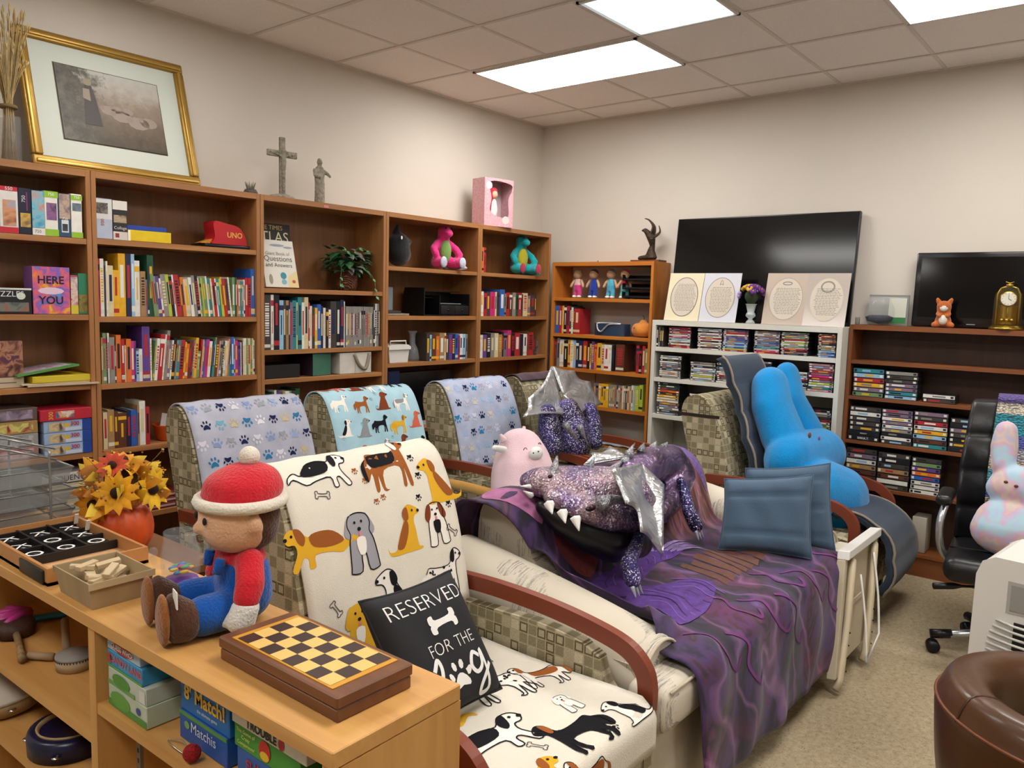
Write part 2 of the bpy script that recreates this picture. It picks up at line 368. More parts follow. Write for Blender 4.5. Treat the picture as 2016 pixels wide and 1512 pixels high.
def row(spec, x0, x1, z, y, place, group, dep=.16, lean=None, rot=0, name='book', noun='book', base=None):
    """spec: colour letter, width weight digit, height in cm (two digits); optional trailing / or \\ leans it"""
    T = spec.split(); tot = sum(int(k[1]) for k in T); N = len(T); ang = []
    for k in T: ang.append(R({'/': 6, '\\': -6, ')': 9, '(': -9}.get(k[-1], 0)))
    hs = [int(k[2:4]) / 100 for k in T]
    slack = 0
    sc = (x1 - x0 - slack) / tot; x = x0; prev = 0
    for i, k in enumerate(T):
        w = int(k[1]) * sc; a = ang[i]; ww = w * math.cos(a) * .97; h = hs[i]
        b = book(k[0], max(.003, ww), h, dep + RN.uniform(-.015, .01))
        nb = T[i - 1][0] if i else (T[1][0] if N > 1 else 'x')
        size = 'tall' if h > .25 else 'thick' if int(k[1]) >= 4 else 'thin' if int(k[1]) <= 1 else 'small' if h < .18 else 'upright'
        if a: size = 'leaning'
        lb = '%s %s %s beside %s one, %s from left, %s' % (size, PAL[k[0]][1], noun, PAL[nb][1], od(i + 1), place)
        # pivot on the lower corner towards the lean
        px = ww if a > 0 else 0
        if base is None: o = b.build(name, loc=(0, 0, 0), label=lb, cat='book', group=group)
        m = MX.Translation(V((x + (w if a > 0 else 0), y + RN.uniform(0, .006), z + .0012))) @ MX.Rotation(a, 4, 'Y') @ MX.Translation(V((-px, 0, 0)))
        o.matrix_world = (base @ m) if base else m
        if rot: o.matrix_world = rot @ m
        x += w
YF = -.286
row('r127 w227 x124 w126 c324 y322 y430 n330 u230 w327 a322 v118 g130 g330 q221\\ e120\\ p220\\ w119\\ e321\\ l221\\ k220\\ w121\\ r321\\ s119\\ o220\\ c319\\ w220\\ e221\\ k221\\ w120\\ q119\\ l120\\ q220\\ w121\\ t220\\ c120\\ r220\\ w120\\ t220\\ l120\\ y121\\ r220\\ s220\\ w121\\ q221 g121 o119 e219 t119 v119 w120 r221 r221 b326',
    X[1] + .03, X[2] - .026, SH[1][0] * 0 + 1.478, YF, 'upper crowded children\'s shelf', 'children\'s books on the upper crowded shelf')
row('a122 q224 n122 w124 e322 s118 o323 r221 c118 o321 m220 p120 u215 w216 p527 w121 q120/ w221/ r323/ w123/ e225/ v219/ w120/ k221/ e120/ t220/ r320/ y119/ o218/ s219/ r119/ e120/ y221/ q214/ r120/ f120/ v119/ b120/ m220/ w219/ n120/ t119/ q121/ s220/ f119/ e219/ x119/ w219/ c119/ f120/ a121/ t221/ b221 u120 m219 p218 w118 s119 c120 w220 q119 c220 q119 c120 w119',
    X[1] + .034, X[2] - .03, 1.159, YF + .002, 'lower crowded children\'s shelf', 'children\'s books on the lower crowded shelf')
row('c218 a319 s218 s417 n218 b318 a120 w322 r219', X[1] + .035, X[1] + .26, .841, YF, 'shelf with the orange bowl', 'books beside the orange bowl')
row('x531 w231 k431 u328 x228 a228 n128 v227 t328 c127 t330 w227 c330 r127 w225 x224 y224 b326 n225 w224 k224 w223 x528 k328 n329 w128',
    X[2] + .03, X[2] + .60, 1.291, YF, 'shelf under the ivy', 'reference books under the ivy', dep=.2)
row(' '.join(['e125', 'e125'] * 8 + ['x127', 'w127', 'e127', 'x127']), X[2] + .605, X[3] - .03, 1.291, YF, 'grey run under ivy', 'grey magazines under the ivy', dep=.2, noun='magazine', name='magazine')
row('x218 g119 w120 p219 x118 y118 w219 q119 x219 g220', X[2] + .05, X[2] + .27, .86, YF, 'shelf behind the light blue throw', 'books behind the light blue throw')
row('w218 r217 x218 m318 c118 x218 b320 q117 r218 s218 e218 g217 r218 x117 c318 v216 x317 n117', X[4] + .03, X[5] - .15, 1.485, YF, 'second shelf under the teal dinosaur', 'novels under the teal dinosaur')
row('w217 p217 k218 e218 c218 a217 k119 v218 m220 k218 r318 k217 w217 s119 r318 x115 x115', X[4] + .03, X[5] - .13, 1.176, YF, 'third shelf under the teal dinosaur', 'novels on the third shelf in the corner')
row('o418 r318', X[4] + .028, X[4] + .085, 1.804, YF, 'top shelf beside the teal dinosaur', 'orange and red books on the top shelf')
row('x219 u118 s318 o217 a319 c119 x218 p218 n218 b218 r117 w218 u218 e118', X[3] + .39, X[4] - .10, 1.176, YF, 'shelf beside the white cool box', 'books beside the white cool box')
# right wall orange case : spine faces -x
RB = lambda dep, y0: MX.Translation(V((-dep, y0, 0))) @ MX.Rotation(-PI / 2, 4, 'Z')
B1 = RB(.262, -.33)
def rrow(spec, a, b, z, place, group, base=B1, dep=.15, **k): row(spec, a, b, z, .02, place, group, dep=dep, rot=base, **k)
rrow('b422 r322 y222 k323 r322 x222 w221 x121 r620', .03, .27, 1.3545, 'shelf with the navy radio', 'books beside the navy radio')
rrow('s222 e223 w322 k321 y222 w222 u222 n222 n322 r322 k221 y120 p222 o220 y321 c220 w320 w220 k220', .028, .60, 1.085, 'shelf under the radio', 'books under the navy radio')
rrow('s421', .61, .69, 1.085, 'standing alone under the pumpkin', 'brown book under the pumpkin')
rrow('r221 k219 r221 q219', .79, .89, 1.085, 'right end under the cloth pumpkin', 'books under the cloth pumpkin')
rrow('v118 v118 y118 y118 y118 y118', .42, .56, .80, 'lower shelf of the orange oak bookcase', 'yellow and mauve paperbacks')
rrow('e118 e118 a118 e118 x118 e118 a118 c118 e118 x118 c118 a118 w119 u119 l219 l220', .565, .86, .80, 'lower shelf by white case', 'magazines on the lower shelf', name='magazine', noun='magazine')
# ---------------------------------------------------------------- disc cases and tapes lying in stacks
def stack(n, y0, w, z0, ztop, base, place, group, cols, name='disc_case', noun='disc case', cat='disc case', dep=.13, jit=.006):
    """lies flat; long side w along the shelf"""
    h = (ztop - z0) / n; L = []
    for i in range(n):
        c = cols[i % len(cols)]; b = MB(); m = cover(c); edge = mat('#1d1d1f', .4)
        b.box(0, w, 0, dep, 0, h * .94, edge, bev=.001, seg=1)
        b.box(.004, w - .004, -.0006, .0005, h * .08, h * .86, m)
        c2 = RN.choice('wkyrue'); a = RN.uniform(.15, .4); b.box(w * a, w * (a + RN.uniform(.2, .4)), -.001, .0005, h * .28, h * .66, mat(PAL[c2][0], .5))
        b.box(.008, .022, -.001, .0005, h * .2, h * .75, mat(PAL[RN.choice('wkw')][0], .5)); b.box(w - .026, w - .01, -.001, .0005, h * .25, h * .7, mat(PAL[RN.choice('wkn')][0], .5))
        lb = '%s spined %s, %s from bottom, %s' % (PAL[c][1], noun, od(i + 1), place)
        o = b.build(name, label=lb, cat=cat, group=group)
        o.matrix_world = base @ MX.Translation(V((y0 + RN.uniform(-jit, jit) * .5, .012 + RN.uniform(0, jit), z0 + .001 + i * h))); L.append(o)
    return L
B2 = RB(.36, -1.31); W0 = 1.31
r1 = 'rrwewuwmwvrvrr|wkwewkwrwvwvwu|rlbubuvbpvwrvp|rmwtuebvevewev|nvsrwqwlwrqevq|bubueywksoesos'.split('|')
pl = ['leftmost', 'second', 'third', 'fourth', 'fifth', 'rightmost']
for (a, b), cs, p in zip([(1.438, 1.613), (1.662, 1.845), (1.849, 2.031), (2.069, 2.245), (2.25, 2.43), (2.487, 2.60)], r1, pl):
    stack(14, a - W0, b - a, 1.3035, 1.45, B2, p + ' stack, white case\'s top shelf', 'disc cases on the top white shelf', cs)
row('k114 e114 k114 x114', .03, .085, 1.3035, .02, 'far left of the white case', 'upright disc cases', dep=.12, rot=B2, name='disc_case', noun='disc case')
for (a, b, n, zt), cs, p in zip([(1.376, 1.55, 12, 1.245), (1.62, 1.812, 10, 1.215), (1.816, 2.0, 10, 1.22), (2.02, 2.2, 12, 1.25), (2.25, 2.44, 10, 1.2), (2.44, 2.60, 12, 1.262)],
        ['ewcwxevewkwe', 'ewlweuwkwe', 'wexrwweukw', 'nvbnrwebvk', 'wekwnrwuew', 'ftwlvrmvrfvf'], pl):
    stack(n, a - W0, b - a, 1.0835, zt, B2, p + ' stack, white case\'s second shelf', 'disc cases on the second white shelf', cs)
for (a, b, n, zt), cs, p in zip([(1.366, 1.545, 13, 1.05), (1.62, 1.80, 11, .99), (2.3, 2.44, 8, .94), (2.45, 2.60, 10, .97)],
        ['exwvawcyxoxgk', 'wxewxwexwew', 'xkewqvek', 'qelqwrxewk'], ['leftmost', 'second', 'third', 'rightmost']):
    stack(n, a - W0, b - a, .8175, zt, B2, p + ' stack, white case\'s third shelf', 'disc cases on the third white shelf', cs)
stack(6, .98, .3, .3805, .45, B2, 'low pile in the white case', 'flat boxes in the white bookcase', 'xexekx')
B3 = RB(.242, -2.642); W1 = 2.642
def vhs(n, a, b, z0, zt, cs, p, g): return stack(n, a - W1, b - a, z0, zt, B3, p, g, cs, name='video_tape', noun='video tape', cat='video tape', dep=.11)
vhs(6, 2.682, 2.866, 1.0685, 1.245, 'qvyrut', 'left green stack on the dark case', 'tapes on the upper dark shelf'); vhs(7, 2.872, 3.056, 1.0685, 1.24, 'utvvxxe', 'second stack, next to green tapes', 'tapes on the upper dark shelf')
vhs(2, 3.085, 3.262, 1.0685, 1.12, 'xw', 'short pair of tapes', 'tapes on the upper dark shelf')
TP = vhs(7, 2.676, 2.862, .7895, 1.005, 'kkxxxwx', 'leftmost stack on the middle dark shelf', 'tapes on the middle dark shelf'); vhs(9, 2.868, 3.045, .7895, 1.005, 'xwkewvwvv', 'second stack on the middle dark shelf', 'tapes on the middle dark shelf')
vhs(8, 3.05, 3.236, .7895, 1.01, 'tsuywrxv', 'third stack on the middle dark shelf', 'tapes on the middle dark shelf'); vhs(7, 3.245, 3.42, .7895, .99, 'kxkxvkx', 'fourth stack behind the office chair', 'tapes on the middle dark shelf')
vhs(7, 2.676, 2.858, .5065, .74, 'xssawvx', 'leftmost stack on the lower dark shelf', 'tapes on the lower dark shelf'); vhs(7, 2.864, 3.048, .5065, .735, 'xwsaxkx', 'second stack on the lower dark shelf', 'tapes on the lower dark shelf')
vhs(8, 3.055, 3.218, .5065, .73, 'wwwbopqx', 'third stack on the lower dark shelf', 'tapes on the lower dark shelf')

for o_, tx in ((TP[0], 'S.W.A.T.'), (TP[1], 'RESIDENT')):
    b = MB(); b.text(tx, .019 if o_ is TP[0] else .009, plane_map((0, -.0012, 0), (1, 0, 0), (0, 0, 1)), mat('#d6d6d6', .5), cx=.093, cy=.014, off=.0004, bold=.02); b.build('title', o_, label='white spine title')
# ---------------------------------------------------------------- prints
DOGS = {   # unit drawings, y up: list of (kind, points / data, colour key)
 'stand': [('f', [(-.5, .62), (-.42, .72), (-.2, .68), (.1, .66), (.25, .72), (.3, .92), (.42, 1.0), (.55, .93), (.6, .82), (.5, .74), (.42, .7), (.4, .45), (.42, .02), (.33, 0), (.3, .35), (.25, .02), (.16, .02), (.2, .38), (-.2, .36), (-.28, .05), (-.2, 0), (-.33, 0), (-.36, .3), (-.42, .02), (-.5, .02), (-.48, .35), (-.62, .2), (-.68, .45)], 0),
   ('f', [(-.45, .66), (-.2, .68), (.1, .66), (.2, .7), (.12, .48), (-.2, .44), (-.45, .46)], 1), ('f', [(.3, .92), (.4, .98), (.38, .74), (.3, .7), (.26, .8)], 2), ('f', [(-.5, .62), (-.6, .5), (-.62, .2), (-.7, .3), (-.68, .5)], 1)],
 'sit': [('f', [(-.05, .0), (.42, .0), (.44, .06), (.34, .1), (.32, .45), (.3, .62), (.36, .74), (.5, .78), (.5, .86), (.36, .95), (.2, 1.0), (.06, .92), (.04, .75), (-.02, .62), (-.2, .35), (-.32, .12), (-.5, .1), (-.56, .2), (-.52, .05), (-.35, 0)], 0),
   ('f', [(.02, .66), (.12, .62), (.08, .4), (-.1, .12), (-.3, .14), (-.18, .36)], 1), ('f', [(.05, .92), (.16, .94), (.16, .72), (.06, .66), (0, .78)], 2)],
 'front': [('f', [(-.3, .0), (-.1, 0), (-.06, .3), (.04, .3), (.08, 0), (.3, 0), (.3, .1), (.26, .5), (.22, .66), (.26, .8), (.2, .95), (0, 1.0), (-.2, .95), (-.26, .8), (-.22, .66), (-.28, .5), (-.32, .1)], 0),
   ('f', [(-.22, .96), (-.12, .94), (-.16, .68), (-.27, .58), (-.34, .7)], 2), ('f', [(.22, .96), (.12, .94), (.16, .68), (.27, .58), (.34, .7)], 2), ('f', [(-.1, .56), (.1, .56), (.08, .3), (-.06, .3)], 1)],
 'lie': [('f', [(-.6, .35), (-.4, .55), (-.1, .6), (.15, .55), (.3, .7), (.5, .72), (.62, .6), (.56, .48), (.42, .46), (.4, .3), (.55, .05), (.44, 0), (.3, .2), (.2, .18), (.2, .02), (.08, .02), (.05, .22), (-.3, .2), (-.55, .15), (-.8, .3), (-.95, .22), (-.92, .34), (-.75, .42)], 0),
   ('f', [(-.6, .35), (-.4, .55), (-.1, .6), (.12, .55), (.05, .36), (-.3, .3)], 1), ('f', [(.28, .7), (.4, .72), (.36, .5), (.26, .42), (.2, .55)], 2)],
}
PK = {'w': '#e9e4da', 'k': '#1d1c20', 'b': '#96572a', 'y': '#d9a72f', 'e': '#8d8d90', 'r': '#c4614a', 'd': '#7a3c22', 'n': '#232c4a', 'g': '#9b9aa0'}
def pm(c): return mat(PK.get(c, c), .9, spec=.1)
def dog(mb, mp, style, cx, cy, s, cols, rot=0, flip=1, spots=False, sp=.04, outline=True):
    c, d = math.cos(rot), math.sin(rot)
    def T(p): x, y = p[0] * flip * s, (p[1] - .5) * s; return (cx + x * c - y * d, cy + x * d + y * c)
    for i, (k, pts, ci) in enumerate(DOGS[style]):
        P = [T(p) for p in cr(pts, 3)]
        mb.ink(P, mp, pm(cols[ci]), off=.0012 + .0006 * i, sp=sp)
        if outline and i == 0: mb.line(P, s * .022, mp, pm('k'), off=.0024, closed=True)
    hd = {'stand': (.44, .88), 'sit': (.3, .86), 'front': (0, .8), 'lie': (.46, .62)}[style]
    e = [(0, 0)] if style != 'front' else [(-.08, .04), (.08, .04)]
    for q in e: mb.ink([T(p) for p in oval(hd[0] + q[0], hd[1] + q[1], .028, .028, n=6)], mp, pm('k'), off=.003, sp=.5)
    nz = {'stand': (.57, .84), 'sit': (.48, .83), 'front': (0, .72), 'lie': (.6, .58)}[style]
    mb.ink([T(p) for p in oval(nz[0], nz[1], .045, .035, n=7)], mp, pm('k'), off=.003, sp=.5)
    if style == 'front': mb.ink([T(p) for p in oval(0, .63, .035, .05, n=7)], mp, pm('#d87f86'), off=.003, sp=.5)
    if spots:
        rr = random.Random(3)
        for _ in range(14):
            mb.ink([T(p) for p in oval(rr.uniform(-.42, .25), rr.uniform(.42, .66), rr.uniform(.02, .045), rr.uniform(.015, .03), rr.uniform(0, 3), 6)], mp, pm('k'), off=.003, sp=.5)
def paw(mb, mp, cx, cy, s, m, rot=0, off=.0012):
    c, d = math.cos(rot), math.sin(rot); T = lambda p: (cx + (p[0] * c - p[1] * d) * s, cy + (p[0] * d + p[1] * c) * s)
    mb.ink([T(p) for p in cr([(-.32, -.38), (0, -.3), (.32, -.38), (.36, -.2), (.12, .08), (-.12, .08), (-.36, -.2)], 2)], mp, m, off=off, sp=.5)
    for x, y, r in ((-.42, .08, .5), (-.16, .36, .15), (.16, .36, -.15), (.42, .08, -.5)): mb.ink([T(p) for p in oval(x, y, .1, .16, r, 7)], mp, m, off=off, sp=.5)
def bone(mb, mp, cx, cy, s, rot, m, fill=False):
    c, d = math.cos(rot), math.sin(rot)
    P = [(cx + (x * c - y * d) * s, cy + (x * d + y * c) * s) for x, y in cr([(-.3, .1), (.3, .1), (.36, .24), (.52, .22), (.54, .06), (.5, 0), (.54, -.06), (.52, -.22), (.36, -.24), (.3, -.1), (-.3, -.1), (-.36, -.24), (-.52, -.22), (-.54, -.06), (-.5, 0), (-.54, .06), (-.52, .22), (-.36, .24)], 3)]
    if fill: mb.ink(P, mp, m, sp=.04)
    else: mb.line(P, .0028, mp, m, closed=True)
# ---------------------------------------------------------------- upholstery
def uphol(kind, base='#aca288', dark='#827a5f', hi='#c2b89c', sz=.036):
    k = ('up', kind, base)
    if k in MC: return MC[k]
    N = NT('m_upholstery'); N.b.inputs['Roughness'].default_value = .9; N.b.inputs['Specular IOR Level'].default_value = .15
    tc = N.n('ShaderNodeTexCoord'); sp = N.n('ShaderNodeSeparateXYZ'); N.l(tc.outputs['Object'], sp.inputs[0])
    a, b = (sp.outputs[1], sp.outputs[2]) if kind == 'yz' else (sp.outputs[0], sp.outputs[2]) if kind == 'xz' else (sp.outputs[0], sp.outputs[1])
    a = N.math('DIVIDE', a, sz); b = N.math('DIVIDE', b, sz)
    fa, fb = N.math('FRACT', a), N.math('FRACT', b); ca, cb = N.math('FLOOR', a), N.math('FLOOR', b)
    cv = N.n('ShaderNodeCombineXYZ'); N.l(ca, cv.inputs[0]); N.l(cb, cv.inputs[1])
    wn = N.n('ShaderNodeTexWhiteNoise', noise_dimensions='2D'); N.l(cv.outputs[0], wn.inputs[0]); r = wn.outputs[0]
    d = N.math('MAXIMUM', N.math('ABSOLUTE', N.math('SUBTRACT', fa, .5)), N.math('ABSOLUTE', N.math('SUBTRACT', fb, .5)))
    par = N.math('MODULO', N.math('ADD', ca, cb), 2); par = N.math('ABSOLUTE', par)
    filled = N.math('MULTIPLY', N.math('LESS_THAN', d, .44), N.math('LESS_THAN', r, .42))
    ring = N.math('MULTIPLY', N.math('MULTIPLY', N.math('LESS_THAN', d, .46), N.math('GREATER_THAN', d, .30)), N.math('MULTIPLY', N.math('GREATER_THAN', r, .42), N.math('LESS_THAN', r, .66)))
    hl = N.math('MULTIPLY', N.math('LESS_THAN', d, .42), N.math('GREATER_THAN', r, .84))
    nz = N.n('ShaderNodeTexNoise'); nz.inputs['Scale'].default_value = 220; N.l(tc.outputs['Object'], nz.inputs[0])
    c = N.mix(N.math('MULTIPLY', filled, .85), lin(base), lin(dark)); c = N.mix(ring, c, lin('#655c42')); c = N.mix(hl, c, lin(hi))
    N.l(N.mix(.25, c, nz.outputs[0], 'OVERLAY'), N.b.inputs['Base Color']); N.bump(nz.outputs[0], .3); MC[k] = N.m; return N.m
RED = mat('#7d3a25', .35, var=.1, vs=12, st=(1, .1, 1), spec=.5); BLOND = mat('#b98a45', .4, var=.08, vs=10)
BACKF = [(.27, .40), (.29, .55), (.33, .75), (.38, .92), (.43, 1.03), (.475, 1.085), (.53, 1.10), (.585, 1.075), (.61, 1.01), (.60, .93), (.55, .75), (.50, .55), (.46, .36), (.45, .2)]
def profile(pts):
    P = [V(p) for p in cr(pts, 8, False)]; L = [0]
    for a, b in zip(P, P[1:]): L.append(L[-1] + (b - a).length)
    def at(s):
        s = max(0, min(L[-1] - 1e-6, s)); i = 0
        lo, hi = 0, len(L) - 1
        while hi - lo > 1:
            mid = (lo + hi) // 2
            if L[mid] <= s: lo = mid
            else: hi = mid
        t = (s - L[lo]) / max(1e-9, L[lo + 1] - L[lo]); p = P[lo].lerp(P[lo + 1], t)
        a = max(0, lo - 2); b = min(len(P) - 1, lo + 3); tg = (P[b] - P[a]).normalized(); return p, V((-tg.y, tg.x))
    return at, L[-1]
def chair(label, loc, rz=0, frame='red', w=.31, aw=.345, sh=0):
    t = thing('lounge_chair', label, 'chair', loc, rz, None)
    Y, XZ = uphol('yz'), uphol('xz')
    poly = cr(BACKF, 4, False); bk = MB(); bk.prism([(p.x, p.y) for p in poly], -w + .012, w - .012, XZ, 'x', smooth=True)
    for sx in (-1, 1): bk.prism([(p.x, p.y) for p in poly], sx * (w - .012), sx * w, Y, 'x')
    bk.build('backrest', t)
    MB().box(-w + .003, w - .003, -.36, .262, .27, .445, uphol('xy'), bev=.03, seg=3).build('seat', t)
    if frame == 'red':
        for fx in (-1, 1):
            for fy in (-.36, .34): MB().box(fx * aw - .018, fx * aw + .018, fy - .018, fy + .018, 0, .101, mat('#2a1d16', .5)).build('foot', t)
        for sx in (-1, 1):
            x = sx * aw; ph = .021
            pn = cr([(.34, .575), (.0, .59), (-.17, .575)], 4, False) + cr([(-.235, .545), (-.26, .48), (-.30, .445), (-.40, .43)], 4, False)
            poly = [(.40, .1), (.40, .59)] + [(p.x, p.y) for p in pn] + [(-.405, .1)]
            MB().prism(poly, x - ph, x + ph, Y, 'x').build('side_panel', t)
            pts = cr([(.42, .64), (.2, .65), (-.03, .643), (-.21, .622), (-.32, .595), (-.375, .55), (-.392, .50), (-.392, .432)], 5, False)
            MB().tube([(x, p.x, p.y) for p in pts], .022, RED, 4, sq=(1.15, .72) if 0 else (.72, 1.15)).build('armrest', t)
        MB().box(-aw + ph + .002, aw - ph - .002, -.40, -.365, .1, .30, XZ).build('front_apron', t)
    else:
        for sx in (-1, 1):
            x = sx * .345
            pts = cr([(.40, .57), (.1, .585), (-.20, .575), (-.33, .555), (-.385, .50), (-.40, .42), (-.41, .25), (-.415, .0)], 5, False)
            MB().tube([(x, p.x, p.y) for p in pts], .026, BLOND, 10).build('armrest', t)
            MB().tube([(x, .42, .47), (x, -.1, .44), (x, -.34, .41)], .016, BLOND, 8).build('side_rail', t)
            MB().tube([(x, .40, .60), (x, .44, .3), (x, .46, 0)], .022, BLOND, 8).build('leg', t)
    return t
ROWY = -1.34
CH = {}
CH['paw'] = chair('upholstered chair at left of the rear row, grey paw print throw over it', (-3.385, ROWY, 0))
CH['dogs'] = chair('blond framed upholstered chair with the pale blue dog throw', (-2.635, ROWY, 0), frame='blond')
CH['pig'] = chair('upholstered chair behind the blond armrest, holding the pink pig plush', (-1.775, ROWY, 0))
CH['small'] = chair('upholstered chair in the rear row holding the silver winged dragon', (-1.035, ROWY, 0))
CH['front'] = chair('upholstered chair in the foreground with cream dog print throw and black cushion', (-3.843, -2.70, 0), w=.328, aw=.36)
CH['blue'] = chair('upholstered chair with navy quilted pad and big blue rabbit plush', (-.985, -2.66, 0))
# ---------------------------------------------------------------- throws over the chair backs
def throw_map(drop_f, dz=.012, off=0, sway=.004):
    rev = BACKF[::-1]; at, L = profile(rev)     # from the rear bottom over the top down the front
    def mp(u, s):
        p, n = at(s); wv = sway * math.sin(u * 23 + s * 5) + sway * .6 * math.sin(u * 51 - s * 9)
        q = p + n * (.015 + wv * .5); return V((u, q.x, q.y)), V((0, n.x, n.y))
    return mp, L
def throw(key, label, m, s0, s1, u0, u1, prints, nm='throw_blanket', cat='blanket', group=None):
    par = CH[key]; mp, L = throw_map(0)
    # make sure normals point outward
    p, n = mp(0, L * .5); flip = -1 if n.z < 0 else 1
    mp0 = mp
    if flip < 0:
        at, _ = profile(BACKF[::-1])
        def mp0(u, s):
            p, n = at(s); n = -n; wv = .004 * math.sin(u * 23 + s * 5) + .0024 * math.sin(u * 51 - s * 9)
            q = p + n * (.016 + wv * .5); return V((u, q.x, q.y)), V((0, n.x, n.y))
    b = MB(); b.sheet(mp0, u0, u1, 24, L * s0, L * min(s1, .885), 46, .006, m); prints(b, mp0, L)
    return b.build(nm, loc=par.location, rz=par.rotation_euler.z, label=label, cat=cat, group=group)
# lengths: L*0 rear bottom, about L*.5 top, L front bottom
def paws_print(cols, bg, seed, step=.072, dark=('#20264a', 5)):
    def f(b, mp, L):
        rr = random.Random(seed); j = 0; s = L * .40
        while s < L * .87:
            i = 0; u = -.27 + (j % 2) * step * .5
            while u < .275:
                c = cols[(i * 2 + j * 3) % len(cols)]; dk = (i + j * 2) % 5 == 0
                paw(b, mp, u, s, step * (.62 if dk else .68), mat(dark[0] if dk else c, .9, spec=.1), rot=PI + rr.uniform(-.15, .15) if (i + j) % 2 else rr.uniform(-.15, .15), off=.0016)
                u += step * .92; i += 1
            s += step * 1.12; j += 1
    return f
greyb = cloth('#a9aab8', .1); PC = ['#8aa0c0', '#6fa5b5', '#c9c7cf', '#b9ad86', '#7d8fb4', '#2f6f99', '#8f949a', '#d4d4dc']
throw('paw', 'grey fleece throw with navy, white and teal paw prints, nearest the shelves', greyb, .24, .93, -.30, .30, paws_print(PC, 0, 1, .074))
throw('pig', 'pale lavender blue throw with dark paw prints behind the pig plush', cloth('#a7afc6', .14), .3, .93, -.295, .30, paws_print(['#9db4d6', '#c6c9da', '#8fb3d0', '#bcb8c8', '#2a78a8', '#c9c2b4', '#9c9aa8'], 0, 2, .08))
def bluedogs(b, mp, L):
    k = [('lie', -.21, .545, .11, 'rrr'), ('sit', -.07, .55, .10, 'ddd'), ('stand', .07, .555, .11, 'wee'), ('stand', .22, .55, .09, 'kkk'), ('stand', -.23, .615, .09, 'www'), ('stand', -.09, .625, .09, 'bbb'), ('sit', .05, .62, .10, 'ddd'), ('stand', .19, .63, .10, 'wee'),
         ('sit', -.24, .69, .09, 'wkk'), ('sit', -.12, .695, .10, 'eee'), ('stand', .0, .69, .09, 'kkk'), ('stand', .13, .70, .1, 'yyb'), ('sit', .25, .69, .09, 'rrr'), ('lie', -.18, .76, .10, 'rrr'), ('stand', -.03, .765, .1, 'wee'), ('sit', .12, .76, .1, 'ddd'), ('stand', .24, .77, .09, 'kkk'), ('stand', -.2, .83, .09, 'bbb'), ('sit', 0, .83, .1, 'eee'), ('stand', .17, .83, .09, 'www')]
    for st, u, s, z, c in k: dog(b, mp, st, u, L * s, z, c, rot=PI, flip=-1, outline=False, sp=.05)
    rr = random.Random(4)
    for _ in range(34): paw(b, mp, rr.uniform(-.29, .29), L * rr.uniform(.48, .86), .022, pm('#7ba3b5'), off=.001)
throw('dogs', 'pale aqua fleece throw printed with small cartoon dogs', cloth('#a3c6d2', .08), .27, .93, -.31, .305, bluedogs)
CREAM = cloth('#dcd5c6', .03)
def creamdogs(b, mp, L):
    k = [('lie', -.15, .585, .17, 'wkk', -1), ('stand', .10, .60, .20, 'bkw', -1), ('sit', .285, .65, .18, 'ybb', 1), ('lie', -.25, .70, .19, 'ybb', 1), ('front', -.09, .725, .20, 'gwg', 1), ('sit', .085, .725, .17, 'ybb', -1),
         ('front', .23, .73, .16, 'wkd', 1), ('sit', .02, .83, .19, 'wkk', 1), ('stand', .22, .825, .17, 'wwk', -1), ('front', -.14, .87, .19, 'ywy', 1)]
    for i, (st, u, s, z, c, f) in enumerate(k): dog(b, mp, st, u, L * s, z * .86, c, rot=PI, flip=f, spots=(i == 8), sp=.045, outline=c[0] in 'wgk')
    for u, s in ((-.045, .605), (-.02, .625), (.0, .665), (.03, .66)): paw(b, mp, u, L * s, .022, pm('b'))
    for u, s in ((.195, .60), (.20, .635), (.30, .70), (.175, .675)): paw(b, mp, u, L * s, .026, pm('k'))
    for u, s, r in ((-.19, .635, .2), (.02, .46, .5), (.24, .5, .4), (-.22, .82, 1), (.29, .75, .7)): bone(b, mp, u, L * s, .045, r, pm('#5a5654'))
throw('front', 'cream fleece throw printed with large dogs, over the foreground chair back', CREAM, .12, .93, -.31, .33, creamdogs)
def seat_cover(key, label, m, prints, x0=-.325, x1=.325, y0=-.435, y1=.22, z=.472, drop=.12, nm='seat_throw'):
    def mp(u, s):   # s runs from the back forward then down the front
        yy = y1 - s; top = y1 - y0 - .03
        if s < top: p = V((u, yy, z + .007 * math.sin(u * 9 + 1) * math.sin(s * 8) + .01 * math.exp(-((abs(u) - .33) / .04) ** 2))); n = V((0, 0, 1))
        else:
            a = min(PI / 2, (s - top) / .04); e = max(0, s - top - .04 * PI / 2)
            p = V((u, y0 + .03 - .04 * math.sin(a), z - .04 * (1 - math.cos(a)) - e)); n = V((0, -math.sin(a), math.cos(a)))
        return p, n
    b = MB(); L = y1 - y0 + drop; b.sheet(mp, x0, x1, 26, 0, L, 34, .006, m); prints(b, mp)
    return b.build(nm, loc=CH[key].location, label=label, cat='blanket')
